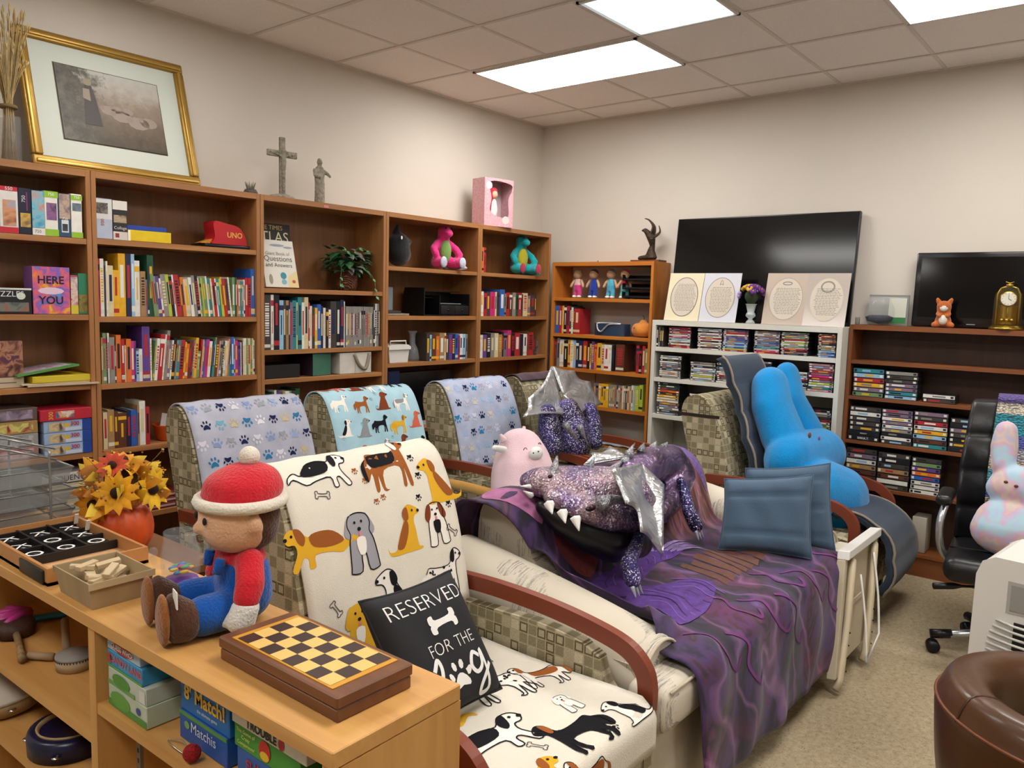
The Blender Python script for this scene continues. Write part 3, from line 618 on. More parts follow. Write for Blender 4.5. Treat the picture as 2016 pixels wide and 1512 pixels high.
def seatdogs(b, mp):
    for st, u, s, z, c, f, r in (('lie', -.06, .15, .13, 'wkd', 1, 0), ('stand', .10, .24, .19, 'wwk', 1, .3), ('lie', -.20, .26, .16, 'ybb', 1, .1), ('stand', .25, .30, .14, 'wbb', 1, .4), ('lie', -.10, .40, .20, 'wkk', -1, .15),
                                 ('stand', .07, .56, .17, 'kkb', 1, .1), ('lie', -.17, .60, .16, 'yyb', -1, .1), ('front', .17, .46, .09, 'www', 1, .1), ('sit', .26, .60, .12, 'wkk', 1, 0), ('stand', -.02, .70, .14, 'wbb', 1, 0)):
        dog(b, mp, st, u, s, z, c, rot=PI + r, flip=f, spots=(st == 'stand' and c == 'wwk'), sp=.05, outline=c[0] in 'wgk')
    for u, s in ((.0, .06), (.03, .09), (.15, .63), (-.24, .1)): paw(b, mp, u, s, .028, pm('k'))
    bone(b, mp, -.06, .53, .05, 1.1, pm('#5a5654')); bone(b, mp, .2, .12, .05, .3, pm('#5a5654'))
seat_cover('front', 'cream dog print throw spread on the foreground chair seat', CREAM, seatdogs)
def seatblue(b, mp):
    for st, u, s, z, c in (('stand', 0, .3, .11, 'wee'), ('sit', .15, .45, .1, 'rrr'), ('stand', -.15, .5, .1, 'bbb'), ('stand', .2, .2, .1, 'kkk')): dog(b, mp, st, u, s, z, c, rot=PI, outline=False, sp=.05)
seat_cover('dogs', 'pale aqua throw spread on the blond framed chair seat', cloth('#a3c6d2', .08), seatblue, x0=-.31, x1=.31)
seat_cover('paw', 'grey paw print throw on the left rear chair seat', greyb, lambda b, mp: None, x0=-.30, x1=.30)
# strap around the back of the blue rabbit's chair
# ---------------------------------------------------------------- sofa
def striped():
    N = NT('m_sofa'); N.b.inputs['Roughness'].default_value = .9
    n = N.n('ShaderNodeTexNoise'); n.inputs['Scale'].default_value = 9; n.inputs['Detail'].default_value = 1; N.l(N.coord((.6, .6, .6)), n.inputs[0])
    n2 = N.n('ShaderNodeTexNoise'); n2.inputs['Scale'].default_value = 6; n2.inputs['Detail'].default_value = 6; n2.inputs['Roughness'].default_value = .9; N.l(N.coord((1, 26, 1)), n2.inputs[0])
    k = N.math('MULTIPLY', N.math('GREATER_THAN', n.outputs[0], .56), N.math('GREATER_THAN', n2.outputs[0], .53))
    N.l(N.mix(k, lin('#cfc6b4'), lin('#8f8a84')), N.b.inputs['Base Color']); return N.m
ST = striped(); SK = mat('#c6bba6', .9, var=.06, vs=20)
SO = V((-2.45, -2.65, 0)); sofa = thing('sofa', 'cream striped sofa under the purple fantasy blanket', 'sofa', SO)
def sb(name, b, **k): o = b.build(name, sofa, **k); o.location = -SO; return o
sb('base', MB().box(-3.38, -1.50, -3.05, -2.16, .10, .33, SK, bev=.02))
sk = MB()
def skf(u, v):
    L = [(-3.42, -2.2), (-3.42, -3.085), (-1.48, -3.085), (-1.48, -2.2)]; ln = [.885, 1.94, .885]; d = u * sum(ln); i = 0
    while i < 2 and d > ln[i]: d -= ln[i]; i += 1
    a, b = V(L[i]), V(L[i + 1]); t = (b - a).normalized(); p = a + t * min(d, ln[i]); n = V((t.y, -t.x)); w = .010 * math.sin(u * 70) + .012 * (1 - v) * math.sin(u * 23 + 1); p = p + n * (w + .012 * (1 - v))
    return (p.x, p.y, .012 + v * .31)
sk.grid(skf, 180, 5, SK); sb('skirt', sk)
for a, b, o in ((-3.13, -2.46, -3.45), (-2.45, -1.76, -1.46)):
    m = MB(); m.box(a, b, -3.13, -2.42, .33, .485, ST, bev=.04, seg=4)
    e0, e1 = (o, a + .03) if o < a else (b - .03, o)
    m.box(e0, e1, -3.14, -2.99, .33, .48, ST, bev=.045, seg=4); m.tube([(e0 + .03, -3.135, .47), (e1 - .03, -3.135, .47)], .005, SK, 6)
    sb('seat_cushion', m)
def armz(y): return .565 + .145 * max(0, min(1, (y + 2.97) / .8)) ** .8
for cx in (-3.27, -1.62):
    m = MB()
    def af(u, v, cx=cx):
        y = -3.02 + u * .86; zt = armz(y); e = 1 - .12 * max(0, 1 - u / .05) ** 2; r_ = .135 * e
        if v < .12: return (cx + .115 * e, y, .31 + (zt - .13 - .05 - .31) * v / .12)
        if v > .88: return (cx - .115 * e, y, .31 + (zt - .13 - .05 - .31) * (1 - v) / .12)
        a = -.45 + (v - .12) / .76 * (PI + .9); return (cx + math.cos(a) * r_, y, zt - .13 + math.sin(a) * .13 * e)
    m.grid(af, 24, 28, ST); fr = [af(0, v / 28) for v in range(29)]; m.add(fr, [list(range(29))], ST); fr = [af(1, v / 28) for v in range(29)]; m.add(fr, [list(range(29))[::-1]], ST)
    m.tube([(q[0], q[1] - .003, q[2]) for q in [af(0, v / 28) for v in range(4, 25)]], .006, SK, 6)
    m.box(cx - .125, cx + .125, -3.01, -2.17, .31, .5, ST); sb('armrest', m)
m = MB(); m.prism([(p.x, p.y) for p in cr([(-2.46, .46), (-2.42, .62), (-2.37, .76), (-2.30, .825), (-2.22, .83), (-2.15, .78), (-2.14, .5), (-2.16, .12), (-2.4, .12)], 5)], -3.16, -1.66, ST, 'x', smooth=True); sb('backrest', m)
# the big printed blanket
def fantasy():
    N = NT('m_fantasy_print'); N.b.inputs['Roughness'].default_value = .8; N.b.inputs['Sheen Weight'].default_value = .15
    co_ = N.coord(); a = N.n('ShaderNodeTexNoise'); a.inputs['Scale'].default_value = 2.6; a.inputs['Detail'].default_value = 6; a.inputs['Distortion'].default_value = 2.2; a.inputs['Roughness'].default_value = .5
    N.l(co_, a.inputs[0]); c = N.ramp(a.outputs[0], [(.28, '#0d0914'), (.42, '#20132e'), (.49, '#3f2658'), (.55, '#451f45'), (.61, '#221122'), (.70, '#642c56'), (.82, '#a06494')])
    sx = N.n('ShaderNodeSeparateXYZ'); N.l(co_, sx.inputs[0])
    b = N.n('ShaderNodeTexNoise'); b.inputs['Scale'].default_value = 6; b.inputs['Detail'].default_value = 5; b.inputs['Distortion'].default_value = 1; N.l(N.coord((3, .8, .6)), b.inputs[0])
    br = N.ramp(b.outputs[0], [(.35, '#3a1a1c'), (.5, '#7a3a2e'), (.6, '#a3685a'), (.7, '#6a2c4c')])
    cl_ = lambda q: N.math('MINIMUM', N.math('MAXIMUM', q, 0.0), 1.0)
    mk = N.math('MULTIPLY', N.math('MULTIPLY', cl_(N.math('MULTIPLY', N.math('SUBTRACT', sx.outputs[0], .10), 5.0)), cl_(N.math('MULTIPLY', N.math('SUBTRACT', sx.outputs[1], .08), 8.0))), .9); c = N.mix(mk, c, br)
    wv = N.n('ShaderNodeTexWave'); wv.inputs['Scale'].default_value = 1.6; wv.inputs['Distortion'].default_value = 14; wv.inputs['Detail'].default_value = 3; wv.inputs['Detail Scale'].default_value = 1.2; N.l(co_, wv.inputs[0])
    hl = N.ramp(wv.outputs[0], [(.86, (0, 0, 0, 1)), (.98, (.22, .10, .26, 1)), (1, (.4, .2, .36, 1))]); c = N.mix(.3, c, hl, 'ADD')
    pk = N.n('ShaderNodeTexNoise'); pk.inputs['Scale'].default_value = 1.7; N.l(N.coord((1, 1, 2)), pk.inputs[0]); c = N.mix(N.ramp(pk.outputs[0], [(.56, (0, 0, 0, 1)), (.70, (.4, .4, .4, 1))]), c, lin('#8a2456'))
    N.l(c, N.b.inputs['Base Color']); return N.m
BP, BL_ = profile([(-2.12, .40), (-2.115, .62), (-2.125, .76), (-2.17, .84), (-2.24, .855), (-2.31, .845), (-2.385, .78), (-2.44, .64), (-2.50, .535), (-2.60, .515), (-2.85, .51), (-3.08, .51), (-3.145, .485), (-3.165, .42), (-3.18, .3), (-3.19, .10)])
def sm01(t): t = max(0, min(1, t)); return t * t * (3 - 2 * t)
def blm(u, s):      # u 0..1 across, s along from behind the back to the hem
    p, n = BP(s); k = sm01((s - .5) / 1.0); xl = -3.30 + .18 * sm01((s - .45) / .6) - .17 * sm01((s - 1.32) / .2); x = xl + (-1.70 - .09 * k - xl) * u; z = p.y; y = p.x
    if y > -3.0 and s > .3:
        az = armz(y) + .022; z = max(z, z + (az - z) * sm01((-3.06 - x) / .12) if az > z else z)
    w = .009 * math.sin(u * 31 + s * 7) + .006 * math.sin(u * 13 - s * 11)
    if s > 1.45: w *= 1 + (s - 1.45) * .8
    n3 = V((0, -n.x, -n.y)) if n.y < 0 and 0 else V((0, n.x, n.y)); 
    if n3.z < 0 or (n3.z < .3 and n3.y > 0 and s > 1.4): n3 = -n3
    q = V((x, y, z)) + n3 * (.010 + max(-.004, w)); return q, n3
bl = MB(); bl.sheet(blm, 0, 1, 70, .16, BL_, 90, .006, fantasy())
pur, lil, pla = mat('#5b3a86', .8, var=.3, vs=30), mat('#a58cc4', .8, var=.2, vs=20), mat('#664236', .8, var=.2, vs=30, st=(1, 6, 1))
def up(m_, off=.002, sp=.05, *rings):
    for r_ in rings: bl.ink(r_, blm, m_, off=off, sp=sp)
# wooden slats, forelegs with long claws, pale jaw ridge and scale border of the print
for i in range(8): u0 = .46 + i * .045; up(pla, .002, .06, [(u0, 1.16 + (i % 2) * .02), (u0 + .035, 1.15 + (i % 2) * .02), (u0 + .02, 1.38), (u0 - .02, 1.40)])
up(pur, .003, .05, cr([(.10, 1.02), (.35, .98), (.55, 1.00), (.66, 1.06), (.60, 1.09), (.50, 1.09), (.35, 1.10), (.12, 1.18)], 4), cr([(.02, 1.28), (.12, 1.18), (.30, 1.22), (.40, 1.34), (.30, 1.45), (.12, 1.46), (.03, 1.42)], 4))
for i in range(12):
    u0 = .03 + .028 * i; bl.line(cr([(u0, 1.24 + .03 * math.sin(i)), (u0 + .03, 1.31), (u0 + .025, 1.40), (u0 + .04, 1.45)], 4, False), .004, blm, mat(('#3c2260', '#7a58a8')[i % 2], .8), off=.0038)
    bl.line(cr([(.12 + .04 * i, 1.10 - .002 * i), (.16 + .04 * i, 1.05), (.20 + .035 * i, 1.03)], 4, False), .003, blm, mat(('#3c2260', '#8464b0')[i % 2], .8), off=.0038)
for i in range(4): up(lil, .004, .04, cr([(.50 + .02 * i, 1.005 + .022 * i), (.60, .985 + .03 * i), (.69 - .012 * i, 1.02 + .04 * i), (.61, 1.01 + .035 * i)], 3))
up(lil, .0035, .05, cr([(.44, .62), (.47, .68), (.46, .74), (.50, .80), (.48, .86), (.52, .92), (.50, 1.0), (.45, .97), (.44, .90), (.42, .82), (.43, .74), (.41, .68)], 3))
up(mat('#a5668f', .8, var=.25, vs=18), .0026, .05, cr([(.12, .60), (.20, .56), (.30, .70), (.36, .86), (.30, .92), (.22, .80)], 4), cr([(.03, .52), (.10, .47), (.12, .60), (.08, .72), (.05, .60)], 4))
up(mat('#6c5690', .8, var=.35, vs=60), .0026, .05, [(.91, .36), (.995, .40), (.995, .62), (.985, .84), (.95, .70), (.93, .5)])
up(mat('#7c3a34', .8, var=.3, vs=40, st=(8, 1, 1)), .0022, .05, cr([(.10, .78), (.2, .76), (.24, .90), (.16, .98), (.11, .9)], 4))
for k in range(9):
    u0 = .10 + .095 * k; s0 = 1.50 + .1 * math.sin(k * 2.1); bl.line(cr([(u0, s0), (u0 + .05, s0 + .06), (u0 + .03, s0 + .13), (u0 + .07, s0 + .2), (u0 + .10, s0 + .17)], 6, False), .010, blm, mat('#6d3670', .8), off=.003)
for o_ in [bl.build('throw_blanket', loc=SO, label='purple fantasy print blanket spread over the cream sofa', cat='blanket')]:
    for v in o_.data.vertices: v.co -= SO
# ---------------------------------------------------------------- cushions
def pillow(name, label, TL, TR, BR, BL, th, m, prints=None, seams=0, cat='cushion'):
    TL, TR, BR, BL = map(V, (TL, TR, BR, BL)); c = (TL + TR + BR + BL) / 4; n0 = ((TR - BL).cross(TL - BR)).normalized()
    if n0.dot(V(co.location) - c) < 0: n0 = -n0
    def side(sg):
        def f(u, v):
            e = lambda t: 1 - abs(2 * t - 1) ** 4
            pin = .05 * (abs(2 * u - 1) ** 2) * (1 - abs(2 * v - 1) ** 2); pv = .05 * (abs(2 * v - 1) ** 2) * (1 - abs(2 * u - 1) ** 2)
            uu = .5 + (u - .5) * (1 - pin * 1.3); vv = .5 + (v - .5) * (1 - pv * 1.3)
            p = (TL * (1 - uu) + TR * uu) * vv + (BL * (1 - uu) + BR * uu) * (1 - vv)
            h = th / 2 * (max(0, e(u) * e(v))) ** .5
            if seams: h *= 1 - .22 * math.exp(-((((v * seams) % 1) - .5) / .07) ** 2) * (1 if sg > 0 else 0)
            h += .0025 * math.sin(u * 17 + v * 9) * e(u) * e(v) * sg
            return p + n0 * (sg * h), n0
        return f
    F, B = side(1), side(-1); b = MB(); b.grid(lambda u, v: F(u, v)[0] - c, 24, 24, m); b.grid(lambda u, v: B(1 - u, v)[0] - c, 24, 24, m)
    ring = [F(t / 16, 1)[0] - c for t in range(16)] + [F(1, 1 - t / 16)[0] - c for t in range(16)] + [F(1 - t / 16, 0)[0] - c for t in range(16)] + [F(0, t / 16)[0] - c for t in range(16)]
    b.tube(ring, .004, m, 6, closed=True)
    if prints: prints(b, lambda u, v: (F(u, v)[0] - c, n0))
    return b.build(name, loc=c, label=label, cat=cat)
BLKC = mat('#1b1b1e', .8, bump=.1, bs=300); WHT = mat('#e2e0dc', .8)
def reserved(b, mp0):
    S = .37; mp = lambda x, y: mp0(x / S + .5, y / S + .5)
    def T(s, x, y, sz, bold=0, sx=1, m=WHT):
        vs, fs = text2d(s, sz, bold); P = []
        for a, q in vs: p, n = mp(x + a * sx, y + q); P.append(p + n * .0022)
        b.add(P, fs, m, False)
    T('RESERVED', -.004, .122, .067, -.017, 1.02); T('FOR THE', .02, -.012, .05, -.016, .95)
    bone(b, lambda x, y: (mp(x, y)[0] + mp(x, y)[1] * .001, mp(x, y)[1]), .02, .055, .105, .05, WHT, fill=True)
    b.line(cr([(-.085, -.06), (-.06, -.035), (-.055, -.06), (-.075, -.10), (-.11, -.13), (-.13, -.115), (-.10, -.09), (-.06, -.12), (-.05, -.14)], 5, False), .013, mp, WHT, off=.002)
    paw(b, mp, .005, -.10, .085, WHT, off=.0022)
    b.line(cr([(.10, -.07), (.075, -.055), (.055, -.085), (.07, -.11), (.10, -.095), (.115, -.055), (.115, -.11), (.105, -.165), (.07, -.17), (.085, -.14), (.14, -.10)], 5, False), .012, mp, WHT, off=.002)
    b.line([(.03, -.09), (.055, -.085)], .006, mp, WHT, off=.002)
pillow('cushion', 'square black cushion lettered RESERVED FOR THE dog with a white bone', (-4.15, -2.60, .815), (-3.795, -2.585, .805), (-3.785, -2.79, .505), (-4.14, -2.80, .505), .11, BLKC, reserved)
SLATE = mat('#4d6277', .9, bump=.2, bs=200, var=.08, vs=5, spec=.2, sheen=.15)
pillow('cushion', 'smaller slate blue square cushion in front, standing on the purple blanket', (-2.04, -2.66, .815), (-1.95, -3.03, .88), (-2.02, -3.07, .525), (-2.18, -2.71, .525), .12, SLATE, seams=2)
pillow('cushion', 'taller slate blue cushion standing behind the smaller one', (-1.860, -2.684, 0.842), (-1.740, -3.036, 0.903), (-1.790, -3.101, 0.507), (-1.95, -2.72, .50), .10, SLATE, seams=3)
# ---------------------------------------------------------------- plush helpers
def chain(b, pts, m, n=5):
    """pts: (pos, r) blobs joined smoothly"""
    if any(isinstance(r, tuple) for _, r in pts): pts = [(p, r if isinstance(r, tuple) else (r, r, r)) for p, r in pts]
    for (p, r), (q, s) in zip(pts, pts[1:]):
        p, q = V(p), V(q)
        for i in range(n):
            t = i / n; rr = [r[k] * (1 - t) + s[k] * t for k in range(3)] if isinstance(r, tuple) else r * (1 - t) + s * t
            b.ell(p.lerp(q, t), rr, m, nu=16, nv=10)
    b.ell(pts[-1][0], pts[-1][1], m, nu=16, nv=10); return b
def cone(b, p, q, r, m, n=8, bend=(0, 0, 0), r1=.12):
    p, q = V(p), V(q); pts = []
    for i in range(7): t = i / 6; pts.append(p.lerp(q, t) + V(bend) * math.sin(t * PI))
    return b.tube(pts, [r * (1 - t / 6 * (1 - r1)) for t in range(7)], m, n)
def world_part(name, b, par, **k): o = b.build(name, par, **k); o.location = -V(par.location); return o
def foil(c1, c2, sc=60, rough=.28, metal=.55):
    k = ('foil', c1, c2, sc)
    if k in MC: return MC[k]
    N = NT('m_foil'); N.b.inputs['Metallic'].default_value = metal; N.b.inputs['Roughness'].default_value = rough
    a = N.n('ShaderNodeTexNoise'); a.inputs['Scale'].default_value = 7; a.inputs['Detail'].default_value = 3; N.l(N.coord(), a.inputs[0]); c = N.ramp(a.outputs[0], [(.38, c1), (.62, c2)])
    v = N.n('ShaderNodeTexVoronoi'); v.inputs['Scale'].default_value = sc; N.l(N.coord(), v.inputs[0])
    w_ = N.n('ShaderNodeTexNoise'); w_.inputs['Scale'].default_value = 9; w_.inputs['Detail'].default_value = 4; w_.inputs['Distortion'].default_value = 1.5; N.l(N.coord((1, 2.5, 1)), w_.inputs[0])
    sr = N.n('ShaderNodeSeparateColor'); N.l(v.outputs['Color'], sr.inputs[0]); gl = N.ramp(sr.outputs[0], [(0, (.18, .18, .2, 1)), (.55, (.55, .55, .55, 1)), (.85, (1, 1, 1, 1)), (1, (1, 1, 1, 1))])
    if sc > 100: c = N.mix(.75, N.mix(N.math('GREATER_THAN', sr.outputs[1], .82), c, (.8, .72, .85, 1)), gl, 'MULTIPLY')  # sequin sparkle painted into the base colour as bright and dark cells
    N.l(c, N.b.inputs['Base Color']); h = N.math('ADD', N.math('MULTIPLY', v.outputs[0], .25), N.math('MULTIPLY', w_.outputs[0], 1.6)); N.bump(h, .9, .012); MC[k] = N.m; return N.m
PF = foil('#7d6496', '#c8a8b0', 170); PB = foil('#4a3a4a', '#8a7298', 40); SV = foil('#b9babd', '#d2d3d6', 8, .3, .8); SG = foil('#8c9094', '#c9ced2', 220, .35); NV = foil('#1c1a3c', '#504890', 240, .28, .7)
BLK = mat('#0d0c12', .35); TOOTH = mat('#e8e6e2', .8)
def fan(name, par, root, tips, m, sag=.02, th=.007, folds=1, label=None, n_up=None):
    """bat wing: ribs run from the root to every tip, the hem is scalloped between them"""
    root = V(root); tips = [V(t) for t in tips]; b = MB(); nrm = sum(((tips[i] - root).cross(tips[i + 1] - root) for i in range(len(tips) - 1)), V((0, 0, 0))).normalized()
    K = (len(tips) - 1) * 8
    def mp(u, v):
        t = u * (len(tips) - 1); i = min(int(t), len(tips) - 2); f = t - i; e = tips[i].lerp(tips[i + 1], f)
        sc = 1 - .10 * math.sin(f * PI); p = root + (e - root) * (v * sc) + nrm * (sag * math.sin(f * PI) * v * (1 if i % 2 else -1) * folds)
        return p, nrm
    b.sheet(mp, 0, 1, K, .02, 1, 10, th, m)
    for i, t in enumerate(tips): b.tube([root + (t - root) * (k / 6) + nrm * .001 for k in range(7)], [.006 - .0006 * k for k in range(7)], m, 6)
    b.tube([mp(i / K, 1)[0] for i in range(K + 1)], .0035, m, 6)
    return world_part(name, b, par, label=label)
# ---------------------------------------------------------------- big dragon on the sofa
dr = thing('dragon_plush', 'large metallic purple dragon plush with open toothy mouth lying on the sofa', 'plush toy', (-2.75, -2.4, .8))
hd = MB(); chain(hd, [((-3.073, -2.340, 0.917), (.05, .06, .042)), ((-3.045, -2.380, 0.915), (.08, .10, .06)), ((-2.949, -2.420, 0.896), (.095, .13, .075)), ((-2.846, -2.460, 0.871), (.12, .155, .09)), ((-2.737, -2.500, 0.843), (.12, .16, .105)), ((-2.659, -2.540, 0.773), (.10, .12, .10))], PF)
chain(hd, [((-2.973, -2.580, 0.830), (.05, .05, .04)), ((-2.871, -2.620, 0.778), (.07, .06, .045)), ((-2.717, -2.600, 0.728), (.06, .06, .05))], PF)
chain(hd, [((-3.101, -2.470, 0.885), (.055, .05, .035)), ((-3.032, -2.550, 0.845), (.075, .06, .045)), ((-2.929, -2.610, 0.798), (.09, .07, .055)), ((-2.774, -2.620, 0.758), (.08, .08, .06))], PF)
hdo = world_part('head', hd, dr, mods=SOFT(.010, 5))
jw = MB(); chain(jw, [((-3.117, -2.420, 0.840), .03), ((-3.077, -2.480, 0.792), .05), ((-3.008, -2.550, 0.739), .065), ((-2.938, -2.620, 0.699), .07), ((-2.711, -2.600, 0.652), .065)], BLK); world_part('lower_jaw', jw, dr, mods=SOFT(.010, 5), label='black open lower jaw')
for u, v, y in ((1088, 992, -2.50), (1112, 1008, -2.56), (1140, 1022, -2.62)) if 0 else (): pass
T_ = [((-3.227, -2.530, 0.893), (-3.248, -2.560, 0.866)), ((-3.215, -2.580, 0.870), (-3.237, -2.610, 0.841)), ((-3.205, -2.630, 0.856), (-3.225, -2.660, 0.821)), ((-3.136, -2.380, 0.881), (-3.186, -2.380, 0.907)), ((-3.099, -2.360, 0.905), (-3.180, -2.360, 0.920))]
for i, (p, q) in enumerate(T_): b = MB(); cone(b, p, q, .021 if i < 3 else .013, TOOTH, 6, r1=.1); world_part('tooth', b, dr)
for p, q, r, bd in (((-3.058, -2.420, 0.944), (-3.033, -2.420, 1.024), .026, (0, 0, .0)), ((-2.868, -2.460, 0.920), (-2.837, -2.460, 0.997), .028, (-.01, 0, 0)), ((-3.063, -2.640, 0.887), (-2.827, -2.660, 0.851), .026, (0, 0, .012)), ((-2.653, -2.420, 0.901), (-2.475, -2.380, 0.925), .022, (0, 0, 0)), ((-2.507, -2.400, 0.916), (-2.350, -2.360, 0.981), .02, (0, 0, 0))):
    b = MB(); cone(b, p, q, r, SG, 10, bend=bd); world_part('horn', b, dr, label='silver glitter horn')
b = MB(); b.ell((-3.102, -2.625, 0.872), (.030, .012, .012), BLK); b.ell((-3.114, -2.637, 0.879), (.008, .008, .006), mat('#5a1420', .2)); world_part('eye', b, dr, label='dark slanted eye')
b = MB(); b.ell((-3.113, -2.448, 0.961), (.012, .008, .008), BLK); world_part('eye', b, dr)
bd = MB(); chain(bd, [((-2.484, -2.420, 0.853), .075), ((-2.273, -2.400, 0.876), .085), ((-2.048, -2.380, 0.848), .09), ((-2.031, -2.420, 0.794), .085), ((-2.175, -2.480, 0.730), .065), ((-2.379, -2.520, 0.693), .05)], PB); world_part('body', bd, dr, mods=SOFT(.012, 5))
for k, (p, q) in enumerate([((-2.467, -2.400, 0.945), (-2.402, -2.380, 0.981)), ((-2.362, -2.400, 0.949), (-2.302, -2.380, 0.978)), ((-2.260, -2.400, 0.947), (-2.189, -2.380, 0.971)), ((-2.159, -2.400, 0.937), (-2.078, -2.380, 0.953))]):
    b = MB(); cone(b, p, q, .022, SG, 6); world_part('spine_spike', b, dr)
fan('wing', dr, (-2.533, -2.500, 0.929), [(-2.519, -2.600, 0.856), (-2.879, -2.800, 0.683), (-3.114, -2.840, 0.833), (-3.156, -2.800, 0.933), (-3.061, -2.680, 1.014)], SV, sag=.010, label='silver wing draped down over the neck')
fan('wing', dr, (-2.412, -2.360, 0.924), [(-2.666, -2.300, 0.917), (-2.549, -2.260, 0.944), (-2.371, -2.240, 0.949)], SV, sag=.012, label='silver wing lying flat behind the head')
for P in ([(-2.794, -2.660, 0.740), (-2.933, -2.720, 0.714), (-3.049, -2.760, 0.688), (-3.085, -2.800, 0.647)], [(-2.200, -2.520, 0.806), (-2.223, -2.560, 0.753), (-2.266, -2.600, 0.698), (-2.271, -2.640, 0.638)]):
    b = MB(); chain(b, list(zip(P, (.022, .026, .03, .032))), NV); o = world_part('arm', b, dr, mods=SOFT(.007, 3), label='navy sequin arm')
    for k in (-1, 0, 1):
        q = V(P[-1]); b = MB(); cone(b, q + V((k * .018, -.01, -.02)), q + V((k * .024, -.03, -.055)), .010, mat('#aab0bc', .4, metal=.5), 6); world_part('claw', b, dr)
# ---------------------------------------------------------------- small dragon on the rear chair
d2 = thing('dragon_plush', 'smaller purple dragon plush with spread silver wings sitting on the rear chair', 'plush toy', (-1.15, -1.25, .6))
b = MB(); chain(b, [((-1.282, -1.240, 0.918), .075), ((-1.297, -1.280, 0.795), .12), ((-1.343, -1.340, 0.694), .11)], NV); world_part('body', b, d2, mods=SOFT(.012, 5))
b = MB(); chain(b, [((-1.529, -1.260, 0.923), .055), ((-1.556, -1.300, 0.826), .075), ((-1.591, -1.360, 0.728), .06)], NV); world_part('leg', b, d2, mods=SOFT(.010, 4))
b = MB(); chain(b, [((-1.063, -1.260, 0.894), .055), ((-1.069, -1.300, 0.807), .06), ((-1.128, -1.360, 0.696), .05)], NV); world_part('leg', b, d2, mods=SOFT(.010, 4))
fan('wing', d2, (-1.289, -1.200, 0.934), [(-1.478, -1.340, 0.918), (-1.797, -1.280, 0.926), (-1.650, -1.200, 1.012), (-1.288, -1.100, 1.184)], SV, sag=.012, label='left silver wing spread')
fan('wing', d2, (-1.276, -1.200, 1.006), [(-1.277, -1.100, 1.183), (-1.025, -1.100, 1.144), (-0.894, -1.140, 1.063), (-0.828, -1.200, 0.908), (-1.242, -1.320, 0.903)], SV, sag=.012, label='right silver wing spread')
for P, q in (((-1.538, -1.400, 0.868), (-1.425, -1.440, 0.743)), ((-1.384, -1.400, 0.842), (-1.333, -1.440, 0.713)), ((-1.227, -1.140, 1.023), (-1.244, -1.080, 1.180))): b = MB(); cone(b, P, q, .024, SG, 8); world_part('horn', b, d2)
mp_, L_ = throw_map(0)
def dm(b, mp, L): pass
throw('small', 'dark plum shiny cover on top of the dragon chair', mat('#3a2230', .5, var=.4, vs=14, sheen=.3), .36, .60, -.30, .305, dm, nm='chair_cover')
# ---------------------------------------------------------------- pig plush
pg = thing('pig_plush', 'pale pink egg shaped pig plush with white snout on the rear chair', 'plush toy', (-1.76, -1.5, .48))
PINK = plush('#e3c3cb', .05); b = MB(); chain(b, [((-2.123, -1.550, 0.584), (.19, .17, .15)), ((-2.088, -1.520, 0.658), (.19, .17, .15)), ((-2.050, -1.480, 0.731), (.165, .15, .13)), ((-2.034, -1.450, 0.802), (.125, .12, .10))], PINK); world_part('body', b, pg, mods=SOFT(.012, 6))
b = MB(); b.ell((-2.111, -1.620, 0.794), (.05, .03, .038), TOOTH); 
for u in (1050, 1060): b.ell((0, 0, 0), .001, BLK) if 0 else None
world_part('snout', b, pg); b = MB(); b.ell((-2.170, -1.648, 0.809), .004, BLK); b.ell((-2.126, -1.648, 0.811), .004, BLK); world_part('nostrils', b, pg)
for p in ((-2.169, -1.592, 0.822), (-2.022, -1.575, 0.829)): b = MB(); p = V(p); b.tube([p + V((-.016, 0, -.004)), p + V((-.006, 0, .006)), p + V((.006, 0, .006)), p + V((.016, 0, -.004))], .0022, BLK, 5); world_part('eye', b, pg)
b = MB(); chain(b, [((-2.245, -1.500, 0.816), (.03, .02, .02)), ((-2.332, -1.520, 0.839), (.026, .014, .016))], TOOTH); world_part('ear', b, pg, mods=SOFT(.006, 3))
for p, q in (((-2.177, -1.450, 0.848), (-2.197, -1.440, 0.883)), ((-2.018, -1.450, 0.858), (-1.989, -1.440, 0.905)), ((-1.939, -1.450, 0.837), (-1.903, -1.440, 0.858))): b = MB(); cone(b, p, q, .022, PINK, 8, r1=.4); world_part('horn', b, pg)
# ---------------------------------------------------------------- quilted pad and blue rabbit
PADP, PADL = profile([(.47, 1.30), (.42, 1.2), (.37, 1.06), (.30, .86), (.245, .68), (.215, .56), (.12, .505), (-.05, .50), (-.25, .50), (-.40, .475), (-.48, .40), (-.50, .28), (-.46, .17)])
def padm(u, s):
    p, n = PADP(s); n3 = V((0, -n.x, -n.y)); 
    if n3.y > 0 and s < .8: n3 = -n3
    if s >= .8 and n3.z < 0 and p.x > -.44: n3 = -n3
    if p.x <= -.44 and n3.y > 0: n3 = -n3
    e = (abs(math.sin(s * PI / .16))) ** .5 * .022 * max(0, 1 - (abs(u) / .32) ** 6); wid = 1 + .05 * math.sin(s * 16)
    return V((u * wid, p.x, p.y)) + n3 * (.048 + e), n3
NAVY = mat('#2b3a4c', .85, bump=.2, bs=250, var=.08, vs=6, sheen=.15); cl = CH['blue'].location
b = MB(); b.sheet(padm, -.20, .31, 20, 0, PADL, 90, .042, NAVY); world = None
b.tube([padm(-.20, PADL * i / 60)[0] for i in range(61)], .007, mat('#8f8478', .9), 6); b.tube([padm(.31, PADL * i / 60)[0] for i in range(61)], .007, mat('#8f8478', .9), 6)
b.build('chair_pad', loc=cl, label='navy quilted pad with beige piping on the blue rabbit chair', cat='chair pad')
b = MB(); st = cr([(.40, .985), (.56, 1.0), (.625, .99), (.63, .98)], 2, False)
